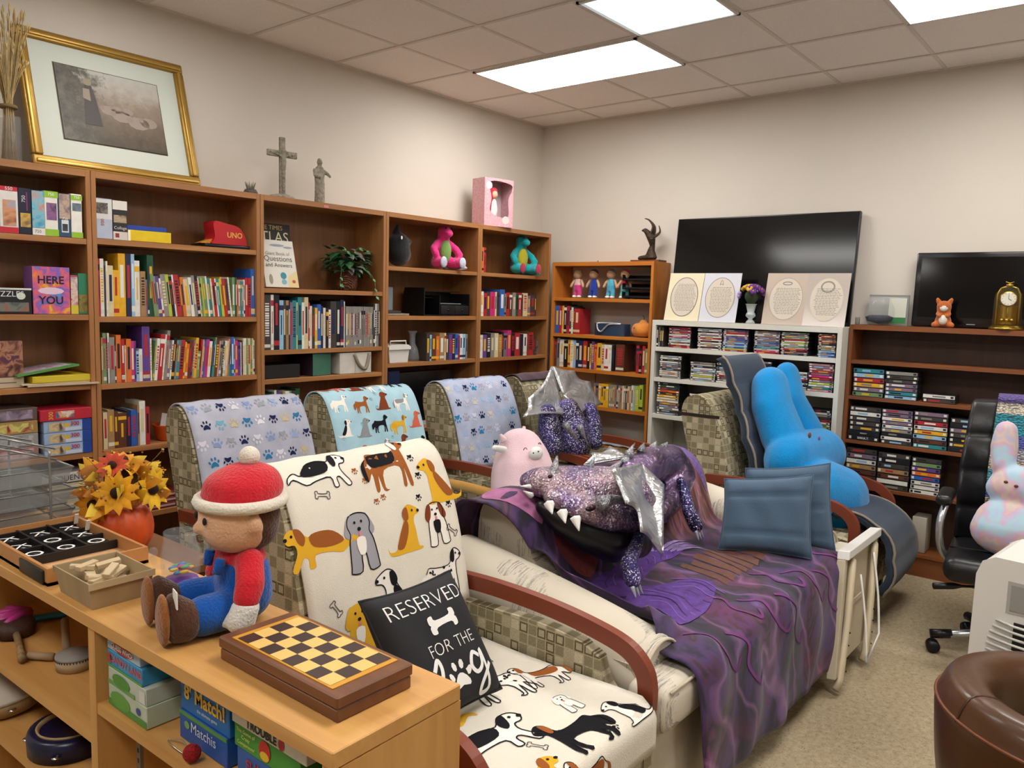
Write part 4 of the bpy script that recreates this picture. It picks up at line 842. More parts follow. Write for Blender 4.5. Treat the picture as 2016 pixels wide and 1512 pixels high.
b.box(-.3145, -.311, .375, .632, .975, .993, mat('#2a1c14', .6)); b.box(-.3145, .3145, .628, .633, .975, .993, mat('#2a1c14', .6)); b.build('strap', CH['blue'], label='thin dark strap around the back')
rb = thing('rabbit_plush', 'huge bright blue rabbit plush slumped on the navy padded chair', 'plush toy', (-1.0, -2.75, .52))
BB = plush('#0a86c8', .06); b = MB()
chain(b, [((-0.925, -2.420, 1.145), (.145, .10, .12)), ((-0.980, -2.460, 1.040), (.155, .11, .12)), ((-1.019, -2.550, 0.878), (.16, .12, .12))], BB)
chain(b, [((-0.504, -2.360, 1.156), (.12, .08, .115)), ((-0.574, -2.420, 1.017), (.125, .09, .12)), ((-0.539, -2.520, 0.834), (.13, .10, .12))], BB)
chain(b, [((-1.064, -2.620, 0.763), (.215, .14, .16)), ((-0.725, -2.660, 0.758), (.19, .15, .15))], BB)
chain(b, [((-1.062, -2.780, 0.617), (.24, .17, .17)), ((-0.955, -2.840, 0.566), (.23, .17, .18)), ((-0.939, -2.860, 0.480), (.21, .16, .15))], BB)
world_part('body', b, rb, mods=SOFT(.012, 6))
b = MB(); b.ell((-1.333, -2.800, 0.956), (.012, .008, .016), mat('#6a4630', .4)); world_part('eye', b, rb, label='brown eye')
b = MB(); b.ell((-1.224, -2.815, 0.929), (.008, .006, .012), mat('#7a4f96', .5)); world_part('nose', b, rb, label='small purple nose')
# ---------------------------------------------------------------- on and in the wall bookcases
def place(o, p): o.location = V(p); return o
def wp(b, name, label, cat, group=None, mods=None, base=None):   # mesh given in world coordinates, origin moved to its base
    c = V(base) if base else V((sum(v[0] for v in b.v) / len(b.v), sum(v[1] for v in b.v) / len(b.v), min(v[2] for v in b.v)))
    b.v = [tuple(V(v) - c) for v in b.v]; return b.build(name, loc=c, label=label, cat=cat, group=group, mods=mods)
GOLD = mat('#9c7a34', .42, metal=.5, bump=.3, bs=25); GOLD2 = mat('#b8934a', .38, metal=.6)
# picture: local frame in its own tilted plane
FBL, FBR, FTL = V((-4.005, -.215, 2.150)), V((-3.215, -.215, 2.150)), V((-3.955, -.03, 2.80)); FW = .80; FH = .665
t = thing('framed_picture', 'gold framed pastoral picture leaning on the wall above the bookcases', 'picture', (-3.61, -.2, 2.152), (-R(16), 0, R(0)))
fr = MB()
for (x0, x1, z0, z1) in ((-FW / 2, FW / 2, 0, .05), (-FW / 2, FW / 2, FH - .05, FH), (-FW / 2, -FW / 2 + .05, .0501, FH - .0501), (FW / 2 - .05, FW / 2, .0501, FH - .0501)):
    fr.box(x0, x1, -.012, .02, z0, z1, GOLD, bev=.008, seg=2)
    cx0, cx1, cz0, cz1 = (x0 + .014, x1 - .014, z0 + .012, z1 - .02) if x1 - x0 > .1 else (x0 + .012, x1 - .02, z0, z1); fr.box(cx0, cx1, -.02, -.01, cz0, cz1, GOLD2, bev=.005, seg=2)
fr.build('frame', t); MB().box(-FW / 2 + .045, FW / 2 - .045, .004, .014, .045, FH - .045, mat('#bfc5bb', .7)).build('mat_board', t)
def paint():
    N = NT('m_painting'); N.b.inputs['Roughness'].default_value = .5
    tc = N.n('ShaderNodeTexCoord'); sp = N.n('ShaderNodeSeparateXYZ'); N.l(tc.outputs['Object'], sp.inputs[0])
    n = N.n('ShaderNodeTexNoise'); n.inputs['Scale'].default_value = 16; n.inputs['Detail'].default_value = 8; n.inputs['Roughness'].default_value = .7; N.l(tc.outputs['Object'], n.inputs[0])
    g = N.ramp(N.math('ADD', N.math('MULTIPLY', sp.outputs[2], 1.6), N.math('MULTIPLY', N.math('SUBTRACT', n.outputs[0], .5), .35)), [(.26, '#4a4238'), (.42, '#6a5d50'), (.58, '#86786a'), (.72, '#a8a29a'), (.85, '#b0b2ac')])
    lf = N.math('ADD', N.math('MULTIPLY', sp.outputs[0], -3.4), N.math('MULTIPLY', N.math('SUBTRACT', n.outputs[0], .5), 2.2))
    k = N.ramp(lf, [(.12, (0, 0, 0, 1)), (.45, (1, 1, 1, 1))]); dk = N.ramp(n.outputs[0], [(.35, '#2a2a24'), (.6, '#5c564a')]); N.l(N.mix(k, g, dk), N.b.inputs['Base Color']); return N.m
pc = MB(); pc.box(-.245, .245, .0, .003, .15, .52, paint()); pmap = plane_map((0, 0, 0), (1, 0, 0), (0, 0, 1))
for x, z, a in ((-.02, .33, .04), (.04, .31, .05), (.12, .29, .055), (.17, .30, .045), (.02, .34, .03), (.07, .34, .03)):
    pc.ink(oval(x, z, a, a * .6), pmap, mat('#93857b', .6), off=.001, sp=.5); pc.ink(oval(x - a * .8, z + a * .2, a * .3, a * .25), pmap, mat('#8c7d74', .6), off=.0016, sp=.5)
pc.ink([(-.14, .24), (-.06, .24), (-.075, .38), (-.09, .44), (-.12, .44), (-.13, .36)], pmap, mat('#4c4746', .6), off=.0014, sp=.5); pc.ink(oval(-.105, .455, .02, .018), pmap, mat('#8f836f', .6), off=.0016, sp=.5); pc.ink([(-.13, .42), (-.10, .42), (-.10, .36), (-.135, .37)], pmap, mat('#8f8474', .6), off=.0018, sp=.5)
pc.build('print', t); MB().box(-.25, .25, .0035, .0045, .145, .525, mat('#4a3b28', .5)).build('inner_rule', t)
# wheat sheaf
t = thing('wheat_vase', 'glass cylinder of dried wheat stalks on the leftmost bookcase', 'vase', (-4.09, -.17, 2.146))
b = MB(); b.lathe([(.045, 0), (.047, .004), (.047, .2), (.044, .2), (.044, .008), (.0, .008)], CLEAR, 20); b.build('glass', t)
b = MB(); rr = random.Random(2); sm = mat('#b39b6c', .9, var=.2, vs=30)
for _ in range(110):
    a = rr.uniform(0, 2 * PI); q = rr.uniform(0, .035); s = rr.uniform(.02, .10); hh = rr.uniform(.42, .68); p0 = V((q * math.cos(a), q * math.sin(a), .012)); p1 = V((q * .5 * math.cos(a), q * .5 * math.sin(a), .26)); p2 = V((s * math.cos(a), min(.1, s * math.sin(a)), hh))
    b.tube([p0, p1, (p1 + p2) / 2 + V((0, 0, .02)), p2], [.0016, .0016, .0013, .001], sm, 4)
    b.tube([p2 * .88 + p1 * .12, p2 * .95 + p1 * .05, p2], [.001, .005, .001], sm, 5)
b.build('dried_stalks', t, kind='stuff'); b = MB(); b.lathe([(.034, .235), (.037, .24), (.034, .25)], mat('#6d5a3a', .9), 16); b.build('twine', t)
STN = mat('#8d8678', .85, bump=.8, bs=90, var=.35, vs=40)
t = thing('crucifix', 'weathered grey crucifix standing on a rocky base', 'crucifix', (-2.71, -.2, 2.146), R(-8))
b = MB(); b.box(-.016, .016, -.011, .011, .02, .345, STN, bev=.003); b.box(-.09, .09, -.010, .010, .235, .27, STN, bev=.003); b.build('cross', t)
b = MB(); chain(b, [((0, -.018, .25), .012), ((0, -.02, .21), .016), ((0, -.018, .17), .014), ((0, -.018, .10), .010), ((0, -.016, .05), .008)], STN, 3); chain(b, [((-.075, -.014, .255), .006), ((0, -.018, .235), .009), ((.075, -.014, .255), .006)], STN, 4); b.ell((0, -.024, .268), .013, STN); b.build('figure', t, mods=SOFT(.005, 2))
b = MB(); chain(b, [((-.05, 0, .008), (.03, .025, .016)), ((0, 0, .015), (.04, .03, .02)), ((.05, 0, .008), (.03, .025, .015))], STN, 2); b.build('rock_base', t, mods=[('REMESH', dict(mode='VOXEL', voxel_size=.006))])
b = MB(); chain(b, [((0, 0, .01), (.032, .028, .012)), ((0, 0, .05), (.030, .026, .05)), ((0, 0, .12), (.030, .024, .05)), ((0, 0, .17), (.034, .022, .03)), ((0, -.002, .205), (.028, .018, .02))], STN, 3)
chain(b, [((0, 0, .22), .010), ((0, -.002, .243), .017), ((0, 0, .256), .013)], STN, 2); chain(b, [((-.034, 0, .195), .012), ((-.040, -.012, .165), .011), ((-.015, -.028, .155), .009)], STN, 3); chain(b, [((.034, 0, .195), .012), ((.048, -.016, .18), .010), ((.05, -.035, .165), .008)], STN, 3)
for k in range(7): a = -2.6 + k * .35; b.tube([(.03 * math.cos(a), .027 * math.sin(a), .01), (.028 * math.cos(a), .024 * math.sin(a), .13)], .004, STN, 5)
o = b.build('statuette', loc=(-2.45, -.2, 2.146), label='grey robed figure statuette right of the crucifix', cat='statuette', mods=[('REMESH', dict(mode='VOXEL', voxel_size=.0045)), ('SMOOTH', dict(iterations=1, factor=.5))])
b = MB(); b.lathe([(.0, 0), (.035, .0), (.04, .012), (.03, .03), (.0, .032)], mat('#5b5650', .4, metal=.6, bump=.8, bs=120), 18)
for k in range(8): a = k * .785; cone(b, (.012 * math.cos(a), .012 * math.sin(a), .025), (.03 * math.cos(a), .03 * math.sin(a), .07), .006, mat('#6f6a5e', .7), 5)
b.build('trinket', loc=(-2.915, -.2, 2.146), label='small metallic leafy ornament left of the crucifix', cat='ornament')
b = MB(); b.box(0, .035, 0, .001, 0, .014, mat('#d4777d', .6)); b.build('sticker', loc=(-2.495, -.3015, 2.118), label='pink sticky tag on the bookcase edge below the statuette', cat='tag')
# doll box on top of the last bookcases
t = thing('gift_box', 'pink window box with a red and white doll on top of the bookcases', 'toy box', (-1.045, -.275, 2.146), R(-12))
pk, pk2 = mat('#d5a3ab', .5, var=.15, vs=60), mat('#b9a9a9', .5)
b = MB(); W_, D_, H_ = .27, .15, .345; b.box(0, W_, .002, D_, 0, .004, pk); b.box(0, W_, .002, D_, H_ - .004, H_, pk); b.box(0, .003, 0, D_, .004, H_ - .004, pk); b.box(W_ - .003, W_, 0, D_, .004, H_ - .004, pk); b.box(.003, W_ - .003, D_ - .003, D_, .004, H_ - .004, pk2)
win = cr([(.055, .10), (.20, .07), (.205, .2), (.235, .27), (.22, .315), (.05, .32), (.06, .2)], 4); fm_ = plane_map((0, 0, 0), (1, 0, 0), (0, 0, 1))
win = [(p[0] * 1.08, p[1]) for p in win]; out = [(0, 0), (W_, 0), (W_, H_), (0, H_)]
vs = [V(p) for p in out] + [V(p) for p in win]; n_ = len(win); res_ = delaunay_2d_cdt(vs, [(0, 1), (1, 2), (2, 3), (3, 0)] + [(4 + i, 4 + (i + 1) % n_) for i in range(n_)], [], 0, 1e-6)
def inp(p, poly):
    c = False
    for i in range(len(poly)):
        a, q = poly[i], poly[i - 1]
        if (a[1] > p[1]) != (q[1] > p[1]) and p[0] < (q[0] - a[0]) * (p[1] - a[1]) / (q[1] - a[1]) + a[0]: c = not c
    return c
fc = [f for f in res_[2] if not inp(sum((res_[0][k] for k in f), V((0, 0))) / len(f), win)]
b.add([(p[0], 0, p[1]) for p in res_[0]], [tuple(f) for f in fc], pk); b.add([(p[0], .002, p[1]) for p in res_[0]], [tuple(f) for f in fc], pk); b.ink(oval(.04, .29, .03, .028), fm_, mat('#cfc9c6', .5), sp=.5); b.ink(oval(.20, .05, .034, .03), fm_, mat('#cfc9c6', .5), sp=.5)
b.text('FRIENDS', .03, fm_, mat('#8c8c90', .5), cx=.15, cy=.10) if 0 else None
b.build('carton', t)
b = MB(); chain(b, [((.11, .06, .05), (.035, .03, .03)), ((.12, .06, .12), (.045, .035, .04)), ((.12, .06, .18), (.03, .03, .03))], mat('#ddd6d0', .95)); b.build('doll_body', t, mods=SOFT(.008, 3), label='white doll body')
b = MB(); b.ell((.12, .05, .235), (.032, .03, .036), mat('#d9ab95', .6)); b.build('doll_face', t)
b = MB(); chain(b, [((.12, .062, .26), (.042, .036, .03)), ((.085, .06, .20), (.022, .03, .05)), ((.075, .06, .10), (.025, .03, .05))], mat('#b3283c', .9)); b.build('doll_hood', t, mods=SOFT(.008, 3), label='red doll hood')
# ------- jigsaw boxes and games
def gbox(label, p, w, d, h, side, faces=(), cat='game box', group=None, rz=0, name='game_box', bev=.0015, top=None):
    """faces: list of (x0,x1,z0,z1,colour) on the front, or ('text', str, x, z, size, colour, rot)"""
    b = MB(); m = mat(side, .45, var=.08, vs=20); b.box(0, w, 0, d, 0, h, m, bev=bev, seg=1); f = plane_map((0, 0, 0), (1, 0, 0), (0, 0, 1)); g = plane_map((0, d, 0), (0, -1, 0), (0, 0, 1))
    for k, q in enumerate(faces):
        mp, q = (g, q[1:]) if q[0] == 'L' else (f, q)
        mp2 = (lambda u, v, mp=mp: (mp(u, v)[0] + V((-.0002 if mp is g else 0, 0 if mp is g else -.0002, 0)), V((-1, 0, 0)) if mp is g else V((0, -1, 0))))
        if q[0] == 'text': b.text(q[1], q[4], mp2, mat(q[5], .5), cx=q[2], cy=q[3], rot=q[6] if len(q) > 6 else 0, off=.0012 + .0002 * k, bold=q[7] if len(q) > 7 else 0)
        elif q[0] == 'oval': b.ink(oval(*q[1:5]), mp2, mat(q[5], .5), off=.0008 + .0002 * k, sp=.5)
        elif q[0] == 'pic': b.ink([(q[1], q[3]), (q[2], q[3]), (q[2], q[4]), (q[1], q[4])], mp2, pic(*q[5]), off=.0006 + .0002 * k, sp=.5)
        else: b.ink([(q[0], q[2]), (q[1], q[2]), (q[1], q[3]), (q[0], q[3])], mp2, mat(q[4], .5), off=.0006 + .0002 * k, sp=.5)
    if top: b.box(.001, w - .001, .001, d - .001, h - .0005, h + .0006, mat(top, .45, var=.3, vs=15))
    return b.build(name, loc=p, rz=rz, label=label, cat=cat, group=group)
def pic(*c, sc=22):
    k = ('pic', c, sc)
    if k in MC: return MC[k]
    N = NT('m_picture'); N.b.inputs['Roughness'].default_value = .4; a = N.n('ShaderNodeTexNoise'); a.inputs['Scale'].default_value = sc; a.inputs['Detail'].default_value = 4; a.inputs['Distortion'].default_value = 1; N.l(N.coord(), a.inputs[0])
    N.l(N.ramp(a.outputs[0], [(.3 + .4 * i / (len(c) - 1), x) for i, x in enumerate(c)]), N.b.inputs['Base Color']); MC[k] = N.m; return N.m
ex = [-4.238, -4.178, -4.105, -4.053, -4.002, -3.945, -3.891, -3.842]; hz = .196
PZ = [('red and white', '#d6d2cc', [(0, .06, 0, .025, '#b02030'), (0, .06, .17, .196, '#b02030')]),
      ('red banded desert picture', '#d6d2cc', [(0, .07, 0, .025, '#b8202f'), (0, .07, .178, .196, '#b8202f'), ('pic', .012, .062, .03, .14, ('#6d3f3a', '#c98a5a', '#8aa0b8')), ('text', '550', .036, .187, .02, '#e9e2dc')]),
      ('dark navy space', '#161830', [('pic', .006, .046, .03, .09, ('#2a2a4a', '#c9a23a', '#3f6a9a')), ('text', '750', .02, .15, .02, '#d8d8e0', PI / 2), (.03, .035, .1, .18, '#7a2a6a')]),
      ('blue coral reef', '#2a7fa8', [('pic', .001, .050, .032, .19, ('#2a7fa8', '#6fb5c8', '#d0743a')), (0, .051, 0, .03, '#dcd8d0'), ('text', '750', .022, .015, .018, '#3a4a5a')]),
      ('green topped purple sunset', '#dcdad2', [(0, .057, .168, .196, '#8cb82f'), (0, .057, 0, .03, '#8cb82f'), ('pic', .008, .05, .07, .145, ('#3f4a78', '#8a5a8a', '#2a2a3a')), ('text', '750', .028, .182, .018, '#e9ede0')]),
      ('blue framed coral', '#2a4a68', [('pic', .004, .05, .08, .19, ('#3a6a8a', '#b8a08a', '#5a4a6a')), (.012, .042, .02, .075, '#cfd2d0'), ('text', '750', .027, .08, .016, '#e6e6e0'), ('pic', .015, .038, .026, .058, ('#22282e', '#4a545c'))]),
      ('green topped white fireworks', '#e0ddd4', [(0, .049, .168, .19, '#8cb82f'), (0, .049, 0, .025, '#8cb82f'), ('pic', .006, .044, .12, .155, ('#222c3a', '#7a8a98')), ('text', '750', .025, .18, .016, '#e9ede0')])]
for i, (nm, c, fs) in enumerate(PZ): gbox('upright %s jigsaw box on the top left shelf' % nm, (ex[i], -.288, 1.837), ex[i + 1] - ex[i] - .002, .2, hz - (.004 if i % 2 else 0), c, fs, 'jigsaw box', 'jigsaw boxes on the top left shelf')
zz = 1.8425
gbox('pale blue grey jigsaw box with orca picture beside the bookcase divider', (-3.783, -.288, zz), .075, .2, .185, '#aab2c4', [(.0, .074, .09, .18, '#c9c9c6'), ('pic', .002, .055, .115, .165, ('#c9c4bc', '#3a3632', '#8a8078')), ('text', '500', .03, .075, .022, '#b0523a', PI / 2)], 'jigsaw box')
gbox('black and white jigsaw box with tiny text left of the yellow game', (-3.706, -.288, zz), .068, .2, .182, '#2a2624', [(0, .068, .14, .182, '#d4d0c8'), ('pic', .004, .064, .08, .115, ('#5a4238', '#b09a80', '#3a2a26')), (0, .068, 0, .038, '#c9c2ba'), (.01, .028, .01, .03, '#8f2a30'), ('text', 'Collage', .034, .055, .02, '#c9c4cc')], 'jigsaw box')
gbox('flat yellow game box under the blue one', (-3.636, -.288, zz), .215, .19, .052, '#d8b818', [(0, .012, 0, .05, '#e9e0c0')]); gbox('flat blue game box on top of the yellow one', (-3.634, -.275, zz + .053), .195, .17, .022, '#1f3f9a')
# red helmet
t = thing('toy_helmet', 'red party game helmet with yellow letters on a black base', 'game', (-3.09, -.2, zz), R(0))
b = MB(); b.box(-.14, .125, -.075, .075, 0, .018, BLK, bev=.006); b.build('base', t)
b = MB(); pf = cr([(-.09, .02), (-.07, .06), (-.075, .135), (.0, .13), (.07, .115), (.105, .075), (.12, .02)], 4, False); K_ = len(pf)
b.prism([(p.x, p.y) for p in pf], -.05, .05, mat('#b51c26', .35), 'y', smooth=True); b.build('shell', t, mods=[('BEVEL', dict(width=.02, segments=3))])
b = MB(); b.text('UNO', .04, plane_map((0, -.0505, 0), (1, 0, 0), (0, 0, 1)), mat('#dcae4a', .4), cx=.045, cy=.07, off=.001, bold=.02); b.build('lettering', t, label='yellow lettering')
b = MB(); b.prism([(-.145, .02), (-.06, .022), (-.06, .05)], -.03, .03, mat('#c98a2a', .4), 'y'); b.build('visor', t, label='orange visor')
zb = 1.490
gbox('rainbow card game box reading HERE YOU, beside the green box', (-4.06, -.285, zb), .155, .1, .21, '#8a5aa0', [('pic', .0005, .1545, .0005, .2095, ('#2a9ac8', '#7a5ab0', '#c85a8a', '#d8704a', '#d8b040')), ('text', 'HERE', .075, .15, .048, '#1a1420', 0, .02), ('oval', .075, .103, .055, .016, '#d9bcd0'), ('text', 'YOU', .075, .06, .048, '#1a1420', 0, .02)])
gbox('low black box reading PUZZLES with a white jigsaw piece', (-4.24, -.292, zb), .172, .09, .112, '#131418', [('text', 'PUZZLES', .075, .085, .034, '#d8d8d6'), ('oval', .13, .078, .018, .016, '#c9d0c0'), ('pic', .01, .16, .01, .05, ('#2a2c30', '#6a7068', '#8a5a4a')), (0, .172, .104, .112, '#c9ccc8')])
gbox('small red patterned word game box between the rainbow box and green box', (-3.902, -.285, zb), .032, .09, .178, '#a03a4a', [('pic', .001, .031, .04, .17, ('#a02a3a', '#d8c0b0', '#5a3a7a')), (.0, .032, 0, .04, '#c9b83a')])
gbox('green topped floral box on the second left shelf by the divider', (-3.868, -.285, zb), .04, .09, .186, '#2a7a5a', [('pic', .001, .039, .01, .09, ('#3a3a1a', '#8a7a3a', '#5a2a1a'))])
zc = 1.167
gbox('large picture book with a painted shouting face on the left shelf', (-4.235, -.275, zc), .13, .03, .205, '#5a3a36', [('pic', .001, .129, .05, .204, ('#2a1a22', '#6a3a30', '#a87a60', '#6a2a2a', '#3a2a5a')), (0, .13, 0, .045, '#b9a890'), ('text', 'titans', .06, .042, .03, '#1a1414', 0, .02) if 0 else (.01, .1, .02, .024, '#5a4a3a')], 'book')
b = MB(); b.box(0, .30, 0, .2, 0, .007, mat('#b9a58a', .9)); o = b.build('folder', loc=(-4.10, -.305, zc), rz=R(-3), label='tan folder under the yellow book', cat='folder')
b = MB(); b.box(0, .29, 0, .2, 0, .006, mat('#cbb99c', .9)); b.build('folder', loc=(-4.12, -.30, zc + .008), rz=R(2), label='paler folder lying on the tan folder', cat='folder')
gbox('thick yellow book lying flat on folders', (-4.08, -.302, zc + .0145), .265, .2, .03, '#c9ae22', [(.01, .255, .004, .026, '#c7b330')], 'book', rz=R(2), name='book')
b = MB(); b.box(0, .27, 0, .2, 0, .008, mat('#4c8a42', .6)); b.box(.02, .25, .03, .19, .008, .0085, pic('#d8d4c8', '#b08ab0', '#d0c060')); o = b.build('board_book', loc=(-4.14, -.305, zc + .047), rz=(0, R(-8), R(4)), label='green and white board book tilted open on the yellow book', cat='book')
zd = .844
for i in range(3): gbox('blue and white 300 piece jigsaw box, %s of the three' % ('lowest', 'middle', 'uppermost')[i], (-4.04, -.300, zd + .054 * i), .205, .2, .052, '#8fa6c9', [(.165, .205, 0, .052, '#1c3f8c'), ('oval', .098, .028, .012, .012, '#c9a52c'), ('text', '300', .132, .034, .026, '#b02838', 0, .02), ('pic', .02, .085, .006, .046, ('#8a9a7a', '#c9b088', '#4a3a30')), (.09, .16, .004, .02, '#b9bfce')], 'jigsaw box', 'blue 300 piece jigsaw boxes')
gbox('red 300 piece jigsaw box topping the blue ones', (-4.055, -.305, zd + .163), .222, .2, .05, '#b02234', [('text', '300', .045, .024, .028, '#d8a84a', PI / 2, .01), ('pic', .065, .145, .01, .042, ('#3a4a3a', '#d8d0c8', '#c07a2a', '#3a5a8a')), ('text', 'FUN PACK', .18, .026, .012, '#d8c8c0')] if 0 else [('text', '300', .045, .024, .026, '#d8a84a', PI / 2, .01), ('pic', .065, .145, .01, .042, ('#3a4a3a', '#d8d0c8', '#c07a2a', '#3a5a8a'))], 'jigsaw box')
for i in range(4): gbox('%s jigsaw box in the far left pile, level %d' % (('dark brown', 'flower picture', 'grey', 'muted pink')[i], i + 1) if 0 else '%s jigsaw box in the leftmost pile' % ('dark brown', 'flower picture', 'grey striped', 'muted pink')[3 - i], (-4.25, -.29, zd + .058 * i), .19, .2, .056, ('#8f6a68', '#8a8a88', '#9a7a4a', '#5a4a42')[i], [('pic', .02, .17, .008, .048, (('#6a3a3a', '#c9a0a0'), ('#5a5a60', '#b0b0b0'), ('#6a4a2a', '#c9c06a', '#8a2a3a'), ('#3a2a2a', '#9a8aa0'))[i])], 'jigsaw box')
gbox('long white game box lying on the pile of magazines, low left shelf', (-4.05, -.292, .712), .21, .2, .042, '#b9b4ae', [('text', 'SEQUENCE', .115, .02, .036, '#1a1a22')])
t0 = .562
for i in range(14): b = MB(); w_ = .19 + RN.uniform(-.012, .012); b.box(0, w_, 0, .22, 0, .0095, mat(('#b9ae94', '#a89a80', '#c4bca8', '#8f8470')[i % 4], .8)); b.build('magazine', loc=(-4.03 + RN.uniform(-.01, .01), -.296, t0 + i * .0104), rz=R(RN.uniform(-3, 3)), label='magazine in the flat pile under the long white game box', cat='magazine', group='flat magazines under the white game box')
# bowl with things
t = thing('plastic_bowl', 'orange plastic bowl holding a notepad on the shelf', 'bowl', (-3.42, -.215, .843)); b = MB(); b.lathe([(.0, 0), (.05, 0), (.052, .003), (.072, .075), (.076, .082), (.073, .082), (.068, .074), (.049, .007), (0, .006)], mat('#c8551e', .4), 28); b.build('bowl', t)
b = MB(); b.box(-.045, .045, -.002, .002, 0, .12, mat('#b4b0ae', .6)); b.ink(oval(.0, .07, .018, .022), plane_map((0, -.002, 0), (1, 0, 0), (0, 0, 1)), mat('#3a3644', .6), sp=.5); b.build('notepad', loc=(-3.42, -.205, .853), rz=(R(-8), R(14), 0), label='grey patterned notepad standing in the orange bowl', cat='notepad')
for i in range(3): gbox('%s red book in the flat pile behind the left chair' % ('lowest', 'middle', 'top')[i], (-3.62 + .01 * i, -.28, .502 + .027 * i), .22, .18, .025, ('#7a1c24', '#8f2830', '#6a2026')[i], [(.02, .2, .008, .018, '#b9a8a0')], 'book', name='book')
# ivy shelf
za = 1.640
b = MB(); b.box(0, .235, 0, .03, 0, .37, mat('#1e1410', .5)); f_ = plane_map((0, -.0003, 0), (1, 0, 0), (0, 0, 1)); gd = mat('#c9b06a', .5)
b.text('THE TIMES', .036, f_, gd, cx=.10, cy=.345); b.text('ATLAS', .085, f_, mat('#d8cfa8', .5), cx=.10, cy=.29); b.text('OF THE WORLD', .03, f_, gd, cx=.10, cy=.24); b.box(0, .002, -.0005, .03, 0, .37, gd)
b.build('book', loc=(-2.835, -.15, za + .005), rz=(R(-6), 0, 0), label='dark brown atlas with gold lettering standing behind the white book', cat='book')
b = MB(); b.box(0, .22, 0, .022, 0, .275, mat('#cfcabf', .5)); b.text('Giant Book of', .028, f_, mat('#6a6a66', .5), cx=.105, cy=.195); b.text('Questions', .045, f_, mat('#4a4a46', .5), cx=.105, cy=.165); b.text('and Answers', .034, f_, mat('#4a4a46', .5), cx=.105, cy=.128)
for q in ((.125, .068, .02, .02, '#2a7f92'), (.125, .032, .017, .015, '#6aa8b4'), (.19, .035, .012, .01, '#b0483a'), (.04, .045, .012, .03, '#8f8a70'), (.11, .245, .05, .007, '#8a92a0'), (.18, .235, .03, .006, '#8a92a0')): b.ink(oval(*q[:4]), f_, mat(q[4], .6), sp=.5)
b.ink([(.15, .0), (.22, .0), (.22, .1), (.16, .07)], f_, mat('#d3bf8a', .6), off=.0006, sp=.5)
b.build('book', loc=(-2.855, -.255, za + .006), rz=(R(-14), 0, R(0)), label='white picture covered book of questions leaning in front of the dark atlas', cat='book')
t = thing('potted_ivy', 'artificial ivy in a woven wicker basket on the bookcase shelf', 'potted plant', (-2.215, -.17, za))
N = NT('m_wicker'); N.b.inputs['Roughness'].default_value = .7; wv = N.n('ShaderNodeTexWave', bands_direction='DIAGONAL'); wv.inputs['Scale'].default_value = 45; wv.inputs['Distortion'].default_value = 6; wv.inputs['Detail'].default_value = 2; N.l(N.coord(), wv.inputs[0]); N.l(N.ramp(wv.outputs[0], [(.2, '#3f2216'), (.7, '#8a5236')]), N.b.inputs['Base Color']); N.bump(wv.outputs[0], 1, .01)
b = MB(); b.lathe([(0, 0), (.055, 0), (.066, .03), (.068, .1), (.066, .125), (.06, .125), (.058, .1), (0, .1)], N.m, 24); b.build('basket', t)
lf, lf2 = mat('#2c5a34', .5, var=.4, vs=25), mat('#5b5a52', .6, var=.3, vs=25); b = MB(); rr = random.Random(8)
def leaf(b, p, d, up_, s, m):
    p, d = V(p), V(d).normalized(); sd = d.cross(V(up_)).normalized(); n = sd.cross(d)
    P = [p, p + d * s * .25 + sd * s * .34, p + d * s * .62 + sd * s * .22, p + d * s + n * -.12 * s, p + d * s * .62 - sd * s * .22, p + d * s * .25 - sd * s * .34, p + d * s * .5 + n * s * .10]
    b.add(P, [(0, 1, 6), (1, 2, 6), (2, 3, 6), (3, 4, 6), (4, 5, 6), (5, 0, 6)], m, True)
for _ in range(230):
    a = rr.uniform(0, 2 * PI); el = rr.uniform(-.5, 1.2); q = rr.uniform(.06, .135); p = V((q * math.cos(a) * 1.05, q * math.sin(a) * .8, .155 + q * math.sin(el) * .9)); leaf(b, p, (math.cos(a), math.sin(a), rr.uniform(-.9, .5)), (0, 0, 1), rr.uniform(.042, .070), lf2 if p.y < -.05 and abs(p.x) < .06 and rr.random() < .5 else lf)
b.build('foliage', t); b = MB()
for P in ([(.09, -.06, .16), (.13, -.10, .08), (.12, -.135, .0), (.125, -.142, -.05)], [(-.09, -.06, .15), (-.12, -.09, .08), (-.135, -.1, .03)], [(.03, -.03, .24), (.06, -.05, .27), (.12, -.06, .25)], [(-.02, -.03, .24), (-.06, -.05, .262), (-.10, -.05, .265)]):
    P = cr(P, 4, False); b.tube(P, .0018, mat('#6d6a3c', .7), 4)
    for k in range(1, len(P), 3): leaf(b, P[k], (rr.uniform(-.5, .5), -.5, -.6), (0, 1, 0), .036, mat('#3f7a48', .5))
b.build('trailing_vine', t)
z3 = 1.128
gbox('flat black case on the shelf under the reference books', (-2.89, -.27, z3), .25, .2, .075, '#1d1a1c', [], 'case', name='case')
gbox('sea green file box with dark purple side', (-2.56, -.285, z3), .15, .2, .135, '#3f6a58', [('L', .0, .2, 0, .135, '#2a1a28')], 'box', name='box', rz=R(8)); 
gbox('white cardboard box with a cord beside the green file box', (-2.36, -.285, z3), .25, .18, .13, '#c9c4b8', [(.118, .121, 0, .13, '#8a857c')], 'box', name='box'); b = MB(); b.tube(cr([(-2.25, -.287, z3 + .12), (-2.21, -.29, z3 + .05), (-2.16, -.29, z3 + .03), (-2.13, -.288, z3 + .12)], 5, False), .012, mat('#8a8074', .7), 6); wp(b, 'belt', 'looped grey belt hanging on the white box', 'belt')
